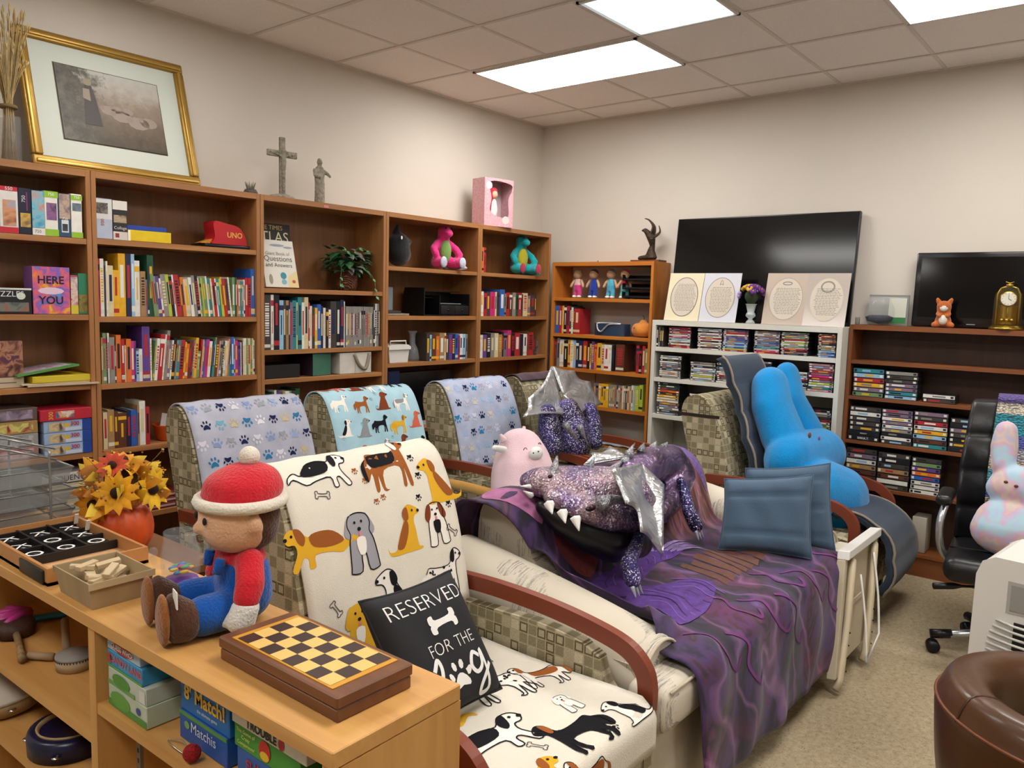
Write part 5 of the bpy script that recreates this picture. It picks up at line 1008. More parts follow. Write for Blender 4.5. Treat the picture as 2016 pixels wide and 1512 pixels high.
# fourth bookcase
t = thing('cat_plush', 'black cat head plush with pointed ears on the top shelf', 'plush toy', (-1.80, -.19, 1.806)); bk = plush('#141416', .1); b = MB(); chain(b, [((0, 0, .09), (.095, .07, .085)), ((0, 0, .15), (.085, .06, .08))], bk); chain(b, [((-.02, 0, .22), .03), ((-.01, 0, .285), .008)], bk); chain(b, [((.075, 0, .17), .03), ((.115, 0, .175), .008)], bk); b.build('body', t, mods=SOFT(.009, 3)); b = MB(); b.ell((-.03, -.062, .19), (.007, .003, .012), WHT); b.build('eye', t)
def dino(label, p, c, belly, sole, rz):
    t = thing('dinosaur_plush', label, 'plush toy', p, rz); m = plush(c, .15); b = MB()
    chain(b, [((0, .02, .075), (.062, .05, .06)), ((0, .01, .13), (.055, .045, .05)), ((0, 0, .19), (.038, .035, .04)), ((0, -.01, .235), (.043, .045, .042))], m); chain(b, [((0, -.03, .235), (.035, .035, .028)), ((0, -.06, .222), (.028, .026, .024))], m)
    for s in (-1, 1):
        chain(b, [((s * .045, 0, .165), .022), ((s * .085, -.02, .13), .022), ((s * .088, -.05, .095), .024)], m); chain(b, [((s * .05, 0, .05), .035), ((s * .075, -.05, .04), .034), ((s * .07, -.09, .045), .032)], m)
    b.build('body', t, mods=SOFT(.008, 4)); b = MB(); b.ell((0, -.022, .115), (.040, .032, .075), plush(belly)); b.build('belly', t)
    for s in (-1, 1): b = MB(); b.ell((s * .07, -.113, .045), (.024, .010, .034), plush(sole)); b.build('sole', t); b = MB(); b.ell((s * .022, -.058, .255), .006, BLK); b.build('eye', t)
    b = MB(); chain(b, [((.05, .03, .03), .03), ((.11, .0, .025), .026), ((.16, -.02, .02), .012)], plush(sole) if sole == '#b9c0cf' else m); b.build('tail', t, mods=SOFT(.008, 3)); t.scale = (1.13, 1.13, 1.13)
dino('bright pink dinosaur plush with green belly sitting on the shelf', (-1.375, -.19, 1.806), '#d8327f', '#7aa055', '#b9c0cf', R(-12)); dino('teal dinosaur plush with lime belly nearest the corner', (-.50, -.19, 1.806), '#149aa0', '#b3ac2c', '#a8344a', R(-12))
zq = 1.487
t = thing('desk_organizer', 'black desktop organizer with two drawers', 'desk organizer', (-1.64, -.275, zq)); b = MB(); kk = mat('#101012', .4); b.box(0, .46, 0, .2, 0, .006, kk); b.box(0, .46, .194, .2, .006, .165, kk); b.box(0, .008, 0, .194, .006, .19, kk); b.box(.452, .46, 0, .194, .006, .155, kk); b.box(.16, .168, .01, .194, .006, .14, kk); b.box(.168, .452, .02, .194, .075, .081, kk); b.box(.008, .16, .08, .194, .12, .126, kk); b.box(.0, .46, .10, .2, .165, .17, kk); b.build('carcass', t)
for x in (.170, .312): b = MB(); b.box(x, x + .138, .0, .18, .010, .072, mat('#18181b', .35), bev=.003); o = b.build('drawer', t); b = MB(); b.ell((x + .069, -.003, .04), (.008, .004, .008), BLK); k = b.build('knob', o)
b = MB(); b.box(.19, .40, .03, .14, .082, .086, mat('#8a9298', .3)); b.build('paper_slip', loc=(-1.64, -.275, zq + .001), label='silvery slip of paper lying in the organizer', cat='paper')
b = MB(); b.box(0, .075, 0, .006, 0, .15, mat('#8fa3a8', .1, alpha=.5)); b.build('acrylic_stand', loc=(-1.93, -.2, zq + .035), label='clear acrylic plaque standing on stacked books', cat='plaque'); gbox('flat grey book under the acrylic plaque', (-1.975, -.275, zq), .2, .15, .014, '#8a8070', [], 'book', name='book'); gbox('flat dark book on the grey book', (-1.965, -.27, zq + .015), .12, .14, .016, '#3a3634', [], 'book', name='book')
zr = 1.178
t = thing('cool_box', 'white plastic lidded bin with handle on the bookcase shelf', 'container', (-1.955, -.285, zr)); b = MB(); b.prism([(.012, 0), (.17, 0), (.185, .085), (0, .085)], .01, .17, mat('#cfccc4', .4), 'y'); b.build('tub', t); b = MB(); b.prism([(-.005, .086), (.19, .086), (.19, .106), (.165, .118), (.02, .118), (-.005, .106)], 0, .18, mat('#dad7cf', .4), 'y'); b.build('lid', t)
b = MB(); b.tube([(.02, .02, .118), (.025, .02, .142), (.16, .02, .142), (.165, .02, .118)], .005, mat('#cfccc4', .4), 6); b.build('handle', t)
b = MB(); b.lathe([(0, 0), (.045, 0), (.05, .02), (.04, .08), (.02, .12), (.022, .18), (.034, .205), (.031, .205), (.019, .18), (.017, .12), (.036, .08), (.046, .02), (0, .006)], CLEAR, 24); b.build('carafe', loc=(-1.69, -.22, zr), label='clear glass carafe beside the white bin', cat='carafe')
gbox('tall navy box on the low shelf beside the monitor', (-1.96, -.28, .722), .1, .2, .40, '#14203f', [], 'box', name='box')
t = thing('monitor', 'black monitor with silver lower edge stored on the bookcase shelf', 'monitor', (-1.80, -.20, .722)); b = MB(); b.box(0, .55, 0, .04, .03, .38, mat('#0c0c0f', .25), bev=.004); b.build('screen', t); b = MB(); b.box(0, .55, -.004, .04, .0, .028, mat('#b9b7b2', .4)); b.build('bezel', t, label='silver lower bezel')
gbox('framed disc picture at the right end of the novels', (-.40, -.26, 1.178), .075, .05, .105, '#6a6a6c', [('pic', .006, .069, .012, .098, ('#14181a', '#5a7a78', '#8a3a3a'))], 'picture', name='picture_frame')
# ---------------------------------------------------------------- corner bookcase : local x to -y world
def R3(name, label, cat, dep, y0, z, rz=0): return thing(name, label, cat, (-dep, y0, z), -PI / 2 + rz)
def doll(label, y0, shirt, pants, hat, hc, skin='#c9a07c'):
    t = R3('rag_doll', label, 'doll', .17, y0, 1.642); b = MB(); chain(b, [((0, 0, .10), (.034, .025, .03)), ((0, 0, .135), (.028, .022, .02))], plush(shirt)); b.build('shirt', t, mods=SOFT(.006, 2))
    b = MB(); chain(b, [((0, 0, .095), (.036, .027, .02)), ((0, 0, .065), (.032, .026, .02))], plush(pants))
    for s in (-1, 1): chain(b, [((s * .018, 0, .06), .018), ((s * .022, -.005, .02), .017)], plush(pants))
    b.build('trousers', t, mods=SOFT(.006, 2)); b = MB(); b.ell((0, -.004, .185), (.036, .032, .036), plush(skin, .03)); b.build('head', t); b = MB(); b.ell((0, .004, .198), (.037, .033, .030), plush(hc)); b.build('hat' if hat else 'hair', t)
    for s in (-1, 1): b = MB(); b.ell((s * .022, -.012, .010), (.017, .024, .011), TOOTH); b.build('shoe', t); b = MB(); chain(b, [((s * .033, 0, .135), .012), ((s * .052, -.008, .105), .011), ((s * .056, -.012, .09), .011)], plush(skin, .03)); b.build('arm', t, mods=SOFT(.005, 2))
doll('little rag doll in pink overalls, leftmost on the corner bookcase', -.52, '#d9b7b0', '#cf3f86', 0, '#a07c58'); doll('little rag doll in royal blue overalls with brown cap', -.67, '#2a3f9a', '#2440a0', 1, '#4a2c20'); doll('little rag doll in turquoise dungarees with grey cap', -.83, '#5ab4cf', '#4fa8c8', 1, '#5d6a66'); doll('little rag doll with red jumper half hidden by the black trays', -.955, '#b02a3f', '#58b4b8', 0, '#a8283a')
t = R3('letter_trays', 'black stacked letter trays on the corner bookcase', 'letter tray', .235, -.97, 1.642); kk = mat('#17181a', .35)
for i in range(3):
    b = MB(); z = .008 + i * .064; x1 = .25; b.box(0, x1, 0, .2, z, z + .003, kk); b.box(0, .004, 0, .2, z, z + .045, kk); b.box(x1 - .004, x1, 0, .2, z, z + .045, kk); b.box(0, x1, .196, .2, z, z + .045, kk); b.box(0, x1, 0, .004, z, z + .016, kk); b.build('tray', t, label='%s black tray' % ('bottom', 'middle', 'top')[i])
for x in (.002, .246): b = MB(); b.box(x - .003, x + .003, .09, .11, 0, .18, kk); b.build('riser', t)
t = R3('radio', 'navy oval radio with silver trim on the corner bookcase', 'radio', .18, -.86, 1.356); b = MB(); b.prism([(p.x, p.y) for p in cr([(-.12, -.05), (0, -.065), (.12, -.05), (.135, 0), (.12, .05), (-.12, .05), (-.135, 0)], 4)], 0, .092, mat('#25384e', .45), 'z', smooth=True); b.build('housing', t); b = MB(); b.tube(cr([(-.095, -.066, .085), (-.085, -.068, .045), (-.055, -.070, .03), (-.02, -.070, .06), (.02, -.068, .088), (.11, -.05, .094), (0, -.03, .097), (-.09, -.045, .094)], 5), .007, mat('#c9ccd2', .3, metal=.6), 6); b.build('trim', t)
t = R3('cloth_pumpkin', 'orange cloth pumpkin plush with a wire stalk', 'pumpkin', .16, -1.125, 1.356); b = MB()
for k in range(8): a = k * PI / 4; b.ell((.045 * math.cos(a), .045 * math.sin(a), .055), (.045, .045, .052), plush('#d98a3a', .1))
b.ell((0, 0, .112), (.03, .03, .022), plush('#d98a3a', .1)); b.build('body', t, mods=SOFT(.008, 2)); b = MB(); b.tube([(0, 0, .12), (.004, 0, .15), (-.01, 0, .165)], .003, mat('#5a4630', .6), 6); b.build('stalk', t); b = MB(); b.ell((-.03, -.086, .07), .005, BLK); b.build('eye', t)
t = R3('eagle_statue', 'dark bronze eagle statue on a wooden base above the corner bookcase', 'statue', .13, -1.125, 1.921); br = mat('#3f3026', .4, metal=.5, bump=.8, bs=90); b = MB(); b.box(-.12, .12, -.06, .06, 0, .014, wood('#5a3018', '#7a4526', GY)); b.build('base', t)
b = MB(); chain(b, [((-.05, 0, .03), (.04, .03, .02)), ((.02, 0, .035), (.05, .035, .025)), ((.02, 0, .08), (.03, .025, .03)), ((.03, 0, .12), .02)], br, 3); b.build('rock', t, mods=[('REMESH', dict(mode='VOXEL', voxel_size=.006))])
b = MB(); chain(b, [((.03, 0, .12), .02), ((.025, -.01, .17), (.03, .03, .035)), ((.0, -.02, .21), (.024, .022, .025)), ((-.02, -.03, .235), .016), ((-.04, -.04, .232), .008)], br, 4); b.build('eagle', t, mods=SOFT(.006, 2))
for P in ([(.02, 0, .19), (.03, .01, .26), (-.01, .01, .31), (-.045, .0, .325)], [(.03, 0, .18), (.075, .02, .22), (.06, .03, .27)]):
    b = MB(); P = cr(P, 4, False); b.tube(P, [.028 - .022 * i / (len(P) - 1) for i in range(len(P))], br, 6, sq=(1, .35)); b.build('wing', t)
b = MB(); b.ell((0, 0, .006), (.006, .006, .008), mat('#8a8f88', .4)); b.build('bead', loc=(-.2, -.72, 1.921), label='tiny grey knob on top of the corner bookcase', cat='knob') 
# ---------------------------------------------------------------- television and things on the white bookcase
t = R3('television', 'large flat black television leaning on the wall above the white bookcase', 'television', .145, -1.325, 1.5015); ang = R(-6.5)
b = MB(); b.box(0, 1.285, 0, .035, 0, .74, mat('#0b0c0e', .3), bev=.004); o = b.build('housing', t, rz=(ang, 0, 0)); b = MB(); b.box(.008, 1.277, -.0012, .0, .02, .732, mat('#08090b', .13, spec=.6)); b.build('screen', t, rz=(ang, 0, 0))
LETT = mat('#6c665e', .7)
def card(label, y0, w, h, c, ring, pic_, rz=0, dep=.33, tilt=-13, gloss=0):
    b = MB(); b.box(0, w, 0, .004, 0, h, mat(c, .15 if gloss else .7, spec=.6 if gloss else .3)); f = plane_map((0, -.0002, 0), (1, 0, 0), (0, 0, 1)); b.ink(oval(w / 2, h / 2, w * .385, h * .40, n=28), f, mat('#c9bfb0', .7), off=.0006, sp=.5)
    b.line(oval(w / 2, h / 2, w * .39, h * .405, n=32), .005, f, mat(ring, .6), off=.0012, closed=True)
    rr = random.Random(int(abs(y0) * 100)); k = 0; z = h * (.70 if pic_ else .76)
    while z > h * .2:
        q = math.sqrt(max(0, 1 - ((z - h / 2) / (h * .40)) ** 2)) * w * .32; x = w / 2 - q * rr.uniform(.8, .95)
        while x < w / 2 + q * .9: e = rr.uniform(.008, .022); b.ink([(x, z), (x + e, z), (x + e, z + .0028), (x, z + .0028)], f, LETT, off=.001, sp=.5); x += e + .004
        z -= .0105
    if pic_ == 1: b.line(cr([(w / 2 - .012, h * .76), (w / 2, h * .86), (w / 2 + .012, h * .76), (w / 2, h * .78)], 4), .003, f, LETT, off=.001, closed=True)
    if pic_ == 2: b.line(oval(w / 2, h * .80, .03, .010, n=14), .004, f, mat('#4a4a48', .7), off=.001, closed=True)
    if pic_ == 3: b.line(oval(w / 2, h * .74, .04, .034, n=16), .010, f, mat('#8a8478', .7), off=.001, closed=True)
    o = b.build('oval_card', label=label, cat='card'); o.matrix_world = MX.Translation(V((-dep, y0, 1.4965))) @ MX.Rotation(-PI / 2 + rz, 4, 'Z') @ MX.Rotation(R(tilt), 4, 'X'); return o
card('cream mount with a dark ringed oval verse, leftmost on the white bookcase', -1.385, .265, .345, '#d9d0b2', '#6a6250', 0); card('lavender white mount with an oval verse and praying hands drawing', -1.655, .27, .345, '#c9c9d2', '#8f8a84', 1, dep=.334); card('beige mount with an oval verse right of the flowers', -2.105, .28, .345, '#b9aa9c', '#a39a8a', 2); card('plastic wrapped beige mount with a wreath, rightmost of the verses', -2.375, .262, .345, '#b5aaa0', '#b9ae9f', 3, dep=.334, gloss=1)
t = R3('flower_vase', 'small glass urn of purple and yellow pansies between the verse cards', 'vase of flowers', .305, -2.02, 1.4965); b = MB(); b.lathe([(0, 0), (.032, 0), (.028, .012), (.012, .03), (.034, .05), (.028, .068), (.022, .075), (.034, .125), (.040, .13), (.036, .13), (.030, .12), (.018, .075), (0, .07)], mat('#c9d2d0', .12, alpha=.55, spec=.8), 24); b.build('urn', t)
b = MB(); chain(b, [((0, 0, .15), .03), ((0, 0, .18), .045)], mat('#2c3a22', .8), 2); b.build('greenery', t); rr = random.Random(6)
for k in range(20):
    a = k * 2.4; el = rr.uniform(.05, 1.4); q = .072; c = V((q * math.cos(a) * math.cos(el) * 1.15, q * math.sin(a) * math.cos(el), .185 + q * .95 * math.sin(el))); d = (c - V((0, 0, .17))).normalized(); e1 = d.cross(V((0, 0, 1))).normalized(); e2 = d.cross(e1); m = mat(('#5d2f7a', '#8f74b8', '#c9a02a', '#6a2f72', '#a892c4')[k % 5], .8, var=.2, vs=60)
    b = MB()
    for j in range(5): w2 = j * 1.257; b.ell(c + (e1 * math.cos(w2) + e2 * math.sin(w2)) * .013, .0125, m, nu=8, nv=6)
    b.ell(c + d * .008, .005, mat('#c9a02a' if k % 5 != 2 else '#3a2030', .8), nu=6, nv=5); b.build('blossom', t)
# ---------------------------------------------------------------- on the dark bookcase
zk = 1.516
t = R3('television', 'smaller black television standing on the dark bookcase', 'television', .115, -2.965, zk + .004); b = MB(); b.box(0, .80, 0, .05, .0, .445, mat('#0b0b0e', .18, spec=.7), bev=.008); b.build('housing', t, rz=(R(-4), 0, 0)); b = MB(); b.box(.03, .77, -.0012, 0, .055, .415, mat('#060608', .1)); b.build('screen', t, rz=(R(-4), 0, 0)); b = MB(); b.box(.30, .345, -.0025, -.0004, .016, .021, mat('#8a8f96', .4)); b.build('badge', t, rz=(R(-4), 0, 0))
t = R3('fish_bowl', 'round glass fish bowl with navy gravel on the dark bookcase', 'fish bowl', .17, -2.795, zk); b = MB(); pr = [(.0, 0), (.055, 0), (.075, .02), (.088, .06), (.082, .11), (.062, .15), (.060, .158), (.064, .165)]; b.lathe(pr, CLEAR, 28); b.build('bowl', t); b = MB(); b.lathe([(0, .008), (.068, .022), (.081, .05), (.05, .062), (.0, .055)], mat('#10142e', .5, bump=1, bs=120, var=.5, vs=90), 24); b.build('gravel', t)
t = R3('picture_frame', 'clear plastic frame with a green card behind the fish bowl', 'picture frame', .075, -2.70, zk); b = MB(); b.box(0, .235, 0, .006, 0, .19, mat('#a8aaa6', .15, alpha=.4)); b.box(0, .235, -.001, .007, .18, .19, mat('#7d807c', .4)); b.box(.225, .235, -.001, .007, 0, .18, mat('#7d807c', .4)); b.build('frame', t, rz=(R(-5), 0, 0)); b = MB(); b.box(.12, .222, -.002, -.0005, .01, .17, mat('#c4c6b8', .6)); b.box(.12, .222, -.003, -.002, .012, .05, mat('#2f7a42', .6)); b.build('card', t, rz=(R(-5), 0, 0))
b = MB(); b.box(-.012, .012, -.012, .012, 0, .045, mat('#7d7a70', .5), bev=.003); b.build('block', loc=(-.2, -2.675, zk), label='tiny grey block left of the fish bowl', cat='block')
t = R3('squirrel_plush', 'small orange and white chipmunk plush sitting before the small television', 'plush toy', .19, -3.155, zk, R(10)); og, wh = plush('#b5602a'), plush('#d8cfc4'); b = MB(); chain(b, [((0, 0, .038), (.045, .036, .036)), ((0, 0, .07), (.034, .03, .03)), ((0, -.004, .122), (.040, .034, .036))], og)
for s in (-1, 1): chain(b, [((s * .03, -.012, .02), .02), ((s * .045, -.035, .016), .016)], og); chain(b, [((s * .028, -.01, .08), .013), ((s * .02, -.034, .068), .012)], og); chain(b, [((s * .030, 0, .152), .014), ((s * .036, 0, .166), .010)], og)
b.build('body', t, mods=SOFT(.0045, 2)); b = MB(); b.ell((0, -.026, .045), (.024, .02, .03), wh); b.ell((0, -.032, .112), (.022, .014, .018), wh); b.build('white_patches', t)
for s in (-1, 1): b = MB(); b.ell((s * .013, -.036, .122), .004, BLK); b.build('eye', t)
t = R3('anniversary_clock', 'brass domed anniversary clock on the dark bookcase', 'clock', .17, -3.475, zk, R(8)); BR_ = mat('#b0903c', .22, metal=.9); b = MB(); b.lathe([(0, 0), (.085, 0), (.088, .012), (.078, .016), (.07, .026), (0, .026)], BR_, 28); b.build('base', t)
for s in (-1, 1): b = MB(); b.tube([(s * .055, 0, .026), (s * .055, 0, .20), (s * .04, 0, .235), (0, 0, .25)], .005, BR_, 8); b.build('pillar', t)
b = MB(); b.lathe([(.072, .026), (.072, .17), (.066, .205), (.045, .235), (.015, .25), (0, .252)], mat('#b9a468', .08, alpha=.08, spec=.8), 28); b.build('dome', t)
b = MB(); b.grid(lambda u, v: (.05 * math.cos(.35 + u * 2.44), .05 * math.sin(.35 + u * 2.44), .03 + .11 * v), 14, 4, BR_); b.build('back_plate', t)
b = MB(); b.lathe([(0, -.012), (.042, -.012), (.044, 0), (.04, .003), (0, .004)], BR_, 28, X=MX.Translation(V((0, 0, .175))) @ MX.Rotation(PI / 2, 4, 'X')); b.build('case', t)
b = MB(); pmf = plane_map((0, -.0045, .175), (1, 0, 0), (0, 0, 1)); b.ink(oval(0, 0, .037, .037, n=24), pmf, mat('#dcd9ce', .5), sp=.5)
for k in range(12): a = k * PI / 6; b.line([(.028 * math.cos(a), .028 * math.sin(a)), (.034 * math.cos(a), .034 * math.sin(a))], .002, pmf, BLK, off=.002)
b.line([(0, 0), (.0, .026)], .002, pmf, BLK, off=.0025); b.line([(0, 0), (.016, -.008)], .0028, pmf, BLK, off=.0025); b.build('dial', t)
b = MB()
for k in range(4): a = k * PI / 2; b.ell((.024 * math.cos(a), .024 * math.sin(a), .055), .011, BR_)
b.tube([(0, 0, .055), (0, 0, .13)], .0012, BR_, 5); b.tube([(-.024, 0, .055), (.024, 0, .055)], .002, BR_, 5); b.tube([(0, -.024, .055), (0, .024, .055)], .002, BR_, 5); b.build('pendulum', t)
b = MB(); b.ell((0, 0, .252), (.02, .012, .01), BR_); b.tube([(-.02, 0, .272), (0, 0, .262), (.02, 0, .272)], .004, BR_, 6); b.build('finial', t)

b = MB(); b.tube([(-.17, -1.38, .445), (-.17, -1.88, .445)], .062, mat('#c4beb0', .7), 18); wp(b, 'paper_roll', 'white rolled paper tube lying in the bottom of the white bookcase', 'paper roll')
b = MB()
def ftm(u, v): a = abs(2 * v - 1); return V((-.235 + .16 * v, -.62 - .52 * u, .513 + .055 * (1 - a ** 4) * (1 - abs(2 * u - 1) ** 8) + .004 * math.sin(u * 25))), V((0, 0, 1))
b.sheet(ftm, 0, 1, 20, 0, 1, 12, .005, cloth('#a7b6c6', .15))
wp(b, 'folded_blanket', 'folded pale blue throw on a low shelf of the corner bookcase', 'blanket')
b = MB(); b.tube(cr([(-.02, -.62, 1.06), (-.025, -.625, .9), (-.02, -.61, .7), (-.03, -.62, .52)], 5, False), .003, BLK, 6); wp(b, 'cable', 'thin black cable hanging behind the corner bookcase shelves', 'cable')
b = MB(); b.box(-.20, -.06, -3.16, -3.08, .142, .36, mat('#a8a294', .6), bev=.003); wp(b, 'carton', 'grey white carton standing in the bottom of the dark bookcase', 'box')
# ---------------------------------------------------------------- on the maple bookcase
TZ = .9105
t = thing('chess_box', 'folding wooden chess box with brown and cream squares at the near end', 'board game', (-4.5925, -2.9955, TZ))
wn_, wd = wood('#5a3520', '#7d4e30', GY, .4), .171; b = MB(); b.box(-.083, .083, -.175, .175, 0, .022, wn_, bev=.002, seg=1); b.build('lower_half', t); b = MB(); b.box(-.0855, .0855, -.1775, .1775, .0235, .046, wn_, bev=.003, seg=1); b.build('upper_half', t)
b = MB(); b.box(-.073, .073, -.150, .150, .046, .0475, mat('#c48d2a', .4)); f = plane_map((0, 0, .0475), (1, 0, 0), (0, 1, 0)); s = .0345
for i in range(8):
    for j in range(4): x, y = -.069 + j * s, -.138 + i * s; b.ink([(x, y), (x + s, y), (x + s, y + s), (x, y + s)], f, mat('#3b2a26' if (i + j) % 2 else '#d9b56a', .4), off=.0006, sp=.5)
b.build('checkerboard', t)
# tic tac toe tray
t = thing('game_tray', 'shallow wooden tic tac toe tray with black dividers and white X and O discs', 'board game', (-4.622, -1.975, TZ)); tw = wood('#a8703c', '#c08a54', GY); b = MB(); L2, W2 = .215, .12
b.box(-W2, W2, -L2, L2, 0, .008, mat('#c99a6c', .5))
for q in ((-W2, W2, -L2, -L2 + .008), (-W2, W2, L2 - .008, L2), (-W2, -W2 + .008, -L2 + .008, L2 - .008), (W2 - .008, W2, -L2 + .008, L2 - .008)): b.box(*q, .008 if 0 else 0, .042, tw)
b.build('tray', t); b = MB(); b.box(-W2 - .006, -W2 - .0005, -.17 - .03, -.06, .002, .036, mat('#1c1917', .4), bev=.002); b.build('handle', t, label='black front handle'); blk = mat('#1a1716', .45)
b = MB()
for k in range(2): x = -.038 + k * .076; b.box(x - .003, x + .003, -.06, L2 - .01, .009, .032, blk)
for k in range(4): y = -.062 + k * .085; b.box(-W2 + .010, W2 - .010, y - .003, y + .003, .009, .031, blk)
b.build('divider_grid', t)
for i in range(3):
    for j in range(3):
        x, y = -.076 + j * .076, -.018 + i * .085; o_ = (i, j) in ((0, 0), (0, 1), (0, 2), (1, 1)); b = MB(); b.lathe([(0, 0), (.028, 0), (.032, .004), (.030, .012), (0, .017)], mat('#1b1a1c', .3), 20)
        fmp = lambda u, v: (V((u, v, .0175 if math.hypot(u, v) < .014 else .0145)), V((0, 0, 1)))
        if o_: b.line(oval(0, 0, .018, .018, n=16), .006, fmp, WHT, off=.0014, closed=True)
        else: b.line([(-.018, -.018), (0, 0), (.018, .018)], .005, fmp, WHT, off=.0014); b.line([(-.018, .018), (0, 0), (.018, -.018)], .005, fmp, WHT, off=.002)
        b.build('game_disc', loc=(-4.622 + x, -1.975 + y, TZ + .0095), label='black disc marked with white %s, %s row, %s column of the tray' % ('O' if o_ else 'X', ('nearest', 'middle', 'farthest')[i], ('left', 'centre', 'right')[j]), cat='game piece', group='tic tac toe discs')
for p in ((.09, .10), (.095, .185)): b = MB(); b.box(0, .010, 0, .004, 0, .03, mat('#c4bca8', .6)); b.build('peg', loc=(-4.622 + p[0], -1.975 + p[1] - .02, TZ + .03), rz=(.3, 0, 0), label='small white paper tab sticking up in the %s compartment' % ('nearer' if p[1] < .15 else 'farther'), cat='paper')
# chip crate with blocks
t = thing('wood_crate', 'pale chipwood berry box filled with loose wooden blocks', 'box', (-4.672, -2.325, TZ)); cw = mat('#a08a66', .75, var=.12, vs=20, st=(1, 1, .2)); b = MB(); hw, hd, hh, fl = .062, .082, .062, .010
def ringp(k, z): return [(-hw - k, -hd - k, z), (hw + k, -hd - k, z), (hw + k, hd + k, z), (-hw - k, hd + k, z)]
V8 = ringp(0, 0) + ringp(fl, hh) + ringp(fl - .003, hh) + ringp(-.003, .004); b.add(V8, [(3, 2, 1, 0)] + [(i, (i + 1) % 4, 4 + (i + 1) % 4, 4 + i) for i in range(4)] + [(4 + i, 4 + (i + 1) % 4, 8 + (i + 1) % 4, 8 + i) for i in range(4)] + [(8 + i, 8 + (i + 1) % 4, 12 + (i + 1) % 4, 12 + i) for i in range(4)] + [(12, 13, 14, 15)], cw); b.build('basket', t)
b = MB(); 
for q in ((-hw - fl - .0015, hw + fl + .0015, -hd - fl - .002, -hd - fl - .0002), (-hw - fl - .0015, hw + fl + .0015, hd + fl + .0002, hd + fl + .002)): MB().box(*q, hh - .014, hh + .001, mat('#b39d78', .7)).build('rim_band', t)
0; rr = random.Random(11); pw = wood('#b8a07a', '#d2bd98', GX, .6)
for k in range(22):
    b = MB(); b.box(-.026, .026, -.0088, .0088, -.0055, .0055, pw, bev=.001, seg=1); lv = k // 6
    b.build('wooden_block', loc=(-4.672 + rr.uniform(-.030, .030), -2.325 + rr.uniform(-.05, .05), TZ + .014 + lv * .0145 + rr.uniform(0, .003)), rz=(rr.uniform(-.25, .25), rr.uniform(-.25, .25), rr.uniform(0, PI)), label='loose pale wooden block heaped in the chipwood berry box', cat='wooden block', group='wooden blocks in the chipwood box')
# clear character cup without its printed face
t = thing('plastic_jar', 'clear plastic jar with purple base and little arms beside the crate', 'jar', (-4.548, -2.44, TZ)); b = MB(); b.lathe([(.030, .035), (.042, .045), (.045, .09), (.040, .115), (.036, .12), (.038, .125), (.038, .145), (.035, .145), (.035, .122), (.041, .09), (.038, .05), (0, .042)], CLEAR, 24); b.build('jar', t); b = MB(); b.lathe([(0, 0), (.046, 0), (.048, .012), (.036, .034), (0, .036)], mat('#6a2f9c', .3), 24)
for a in (-2.2, -.6, 3.4): b.ell((.045 * math.cos(a), .045 * math.sin(a), .016), (.02, .02, .014), mat('#6a2f9c', .3))
b.build('base', t)
for s in (-1, 1): b = MB(); b.tube([(s * .042, 0, .07), (s * .062, 0, .075), (s * .066, 0, .1)], .007, CLEAR, 8); b.ell((s * .066, 0, .11), .011, CLEAR); b.build('arm', t)
b = MB(); rr = random.Random(3)
for k in range(14): a = rr.uniform(0, 6.28); q = rr.uniform(0, .026); b.ell((q * math.cos(a), q * math.sin(a), .05 + rr.uniform(0, .012)), (.011, .007, .004), mat(('#c8408a', '#2f7ab8', '#d0b030', '#4aa06a')[k % 4], .5), nu=8, nv=6)
b.build('sweet', loc=(-4.548, -2.44, TZ), label='small bright pieces lying in the bottom of the clear jar', cat='sweets', kind='stuff')
# soft doll in a red beanie, sitting on the shelf edge
t = thing('soft_doll', 'soft cloth doll in red beanie, blue dungarees and brown shoes sitting on the maple bookcase', 'plush toy', (-4.545, -2.675, TZ), R(-104)); RD, BLU, SKN, BRN, TAN = plush('#c0202c', .06), plush('#1450a0', .06), plush('#d9ab88', .04), plush('#4a2c1c'), plush('#8a5526')
b = MB(); chain(b, [((0, .01, .06), (.075, .06, .06)), ((0, .01, .10), (.072, .056, .06)), ((0, .005, .135), (.055, .045, .04))], BLU)
for s in (-1, 1): chain(b, [((s * .045, -.02, .045), (.04, .04, .042)), ((s * .055, -.09, .045), (.038, .04, .042))], BLU)
b.build('dungarees', t, mods=SOFT(.007, 5))
b = MB(); chain(b, [((0, .008, .135), (.06, .05, .03)), ((0, .005, .155), (.045, .04, .02))], RD)
for s in (-1, 1): chain(b, [((s * .055, .005, .14), .030), ((s * .088, -.005, .105), .030), ((s * .096, -.015, .08), .028)], RD)
b.build('jumper', t, mods=SOFT(.006, 5))
for s in (-1, 1):
    b = MB(); b.tube([(s * .035, -.048, .15), (s * .035, -.055, .12)], .011, BLU, 8); b.build('strap', t)
    b = MB(); chain(b, [((s * .097, -.018, .062), (.029, .029, .02)), ((s * .10, -.028, .035), (.026, .030, .028))], plush('#d4d0ca', .03)); chain(b, [((s * .085, -.045, .04), .012), ((s * .082, -.055, .03), .010)], plush('#d4d0ca', .03)); b.build('mitten', t, mods=SOFT(.006, 3))
    b = MB(); chain(b, [((s * .058, -.125, .045), (.042, .03, .044)), ((s * .06, -.148, .055), (.042, .02, .052))], BRN); b.build('shoe', t, mods=SOFT(.007, 3)); b = MB(); b.ell((s * .061, -.168, .055), (.036, .012, .052), TAN); b.build('sole', t)
b = MB(); chain(b, [((0, -.002, .215), (.082, .078, .066)), ((0, -.005, .235), (.080, .076, .06))], SKN); b.ell((0, -.082, .212), (.014, .012, .013), SKN)
for s in (-1, 1): b.ell((s * .084, .008, .225), (.012, .016, .02), SKN)
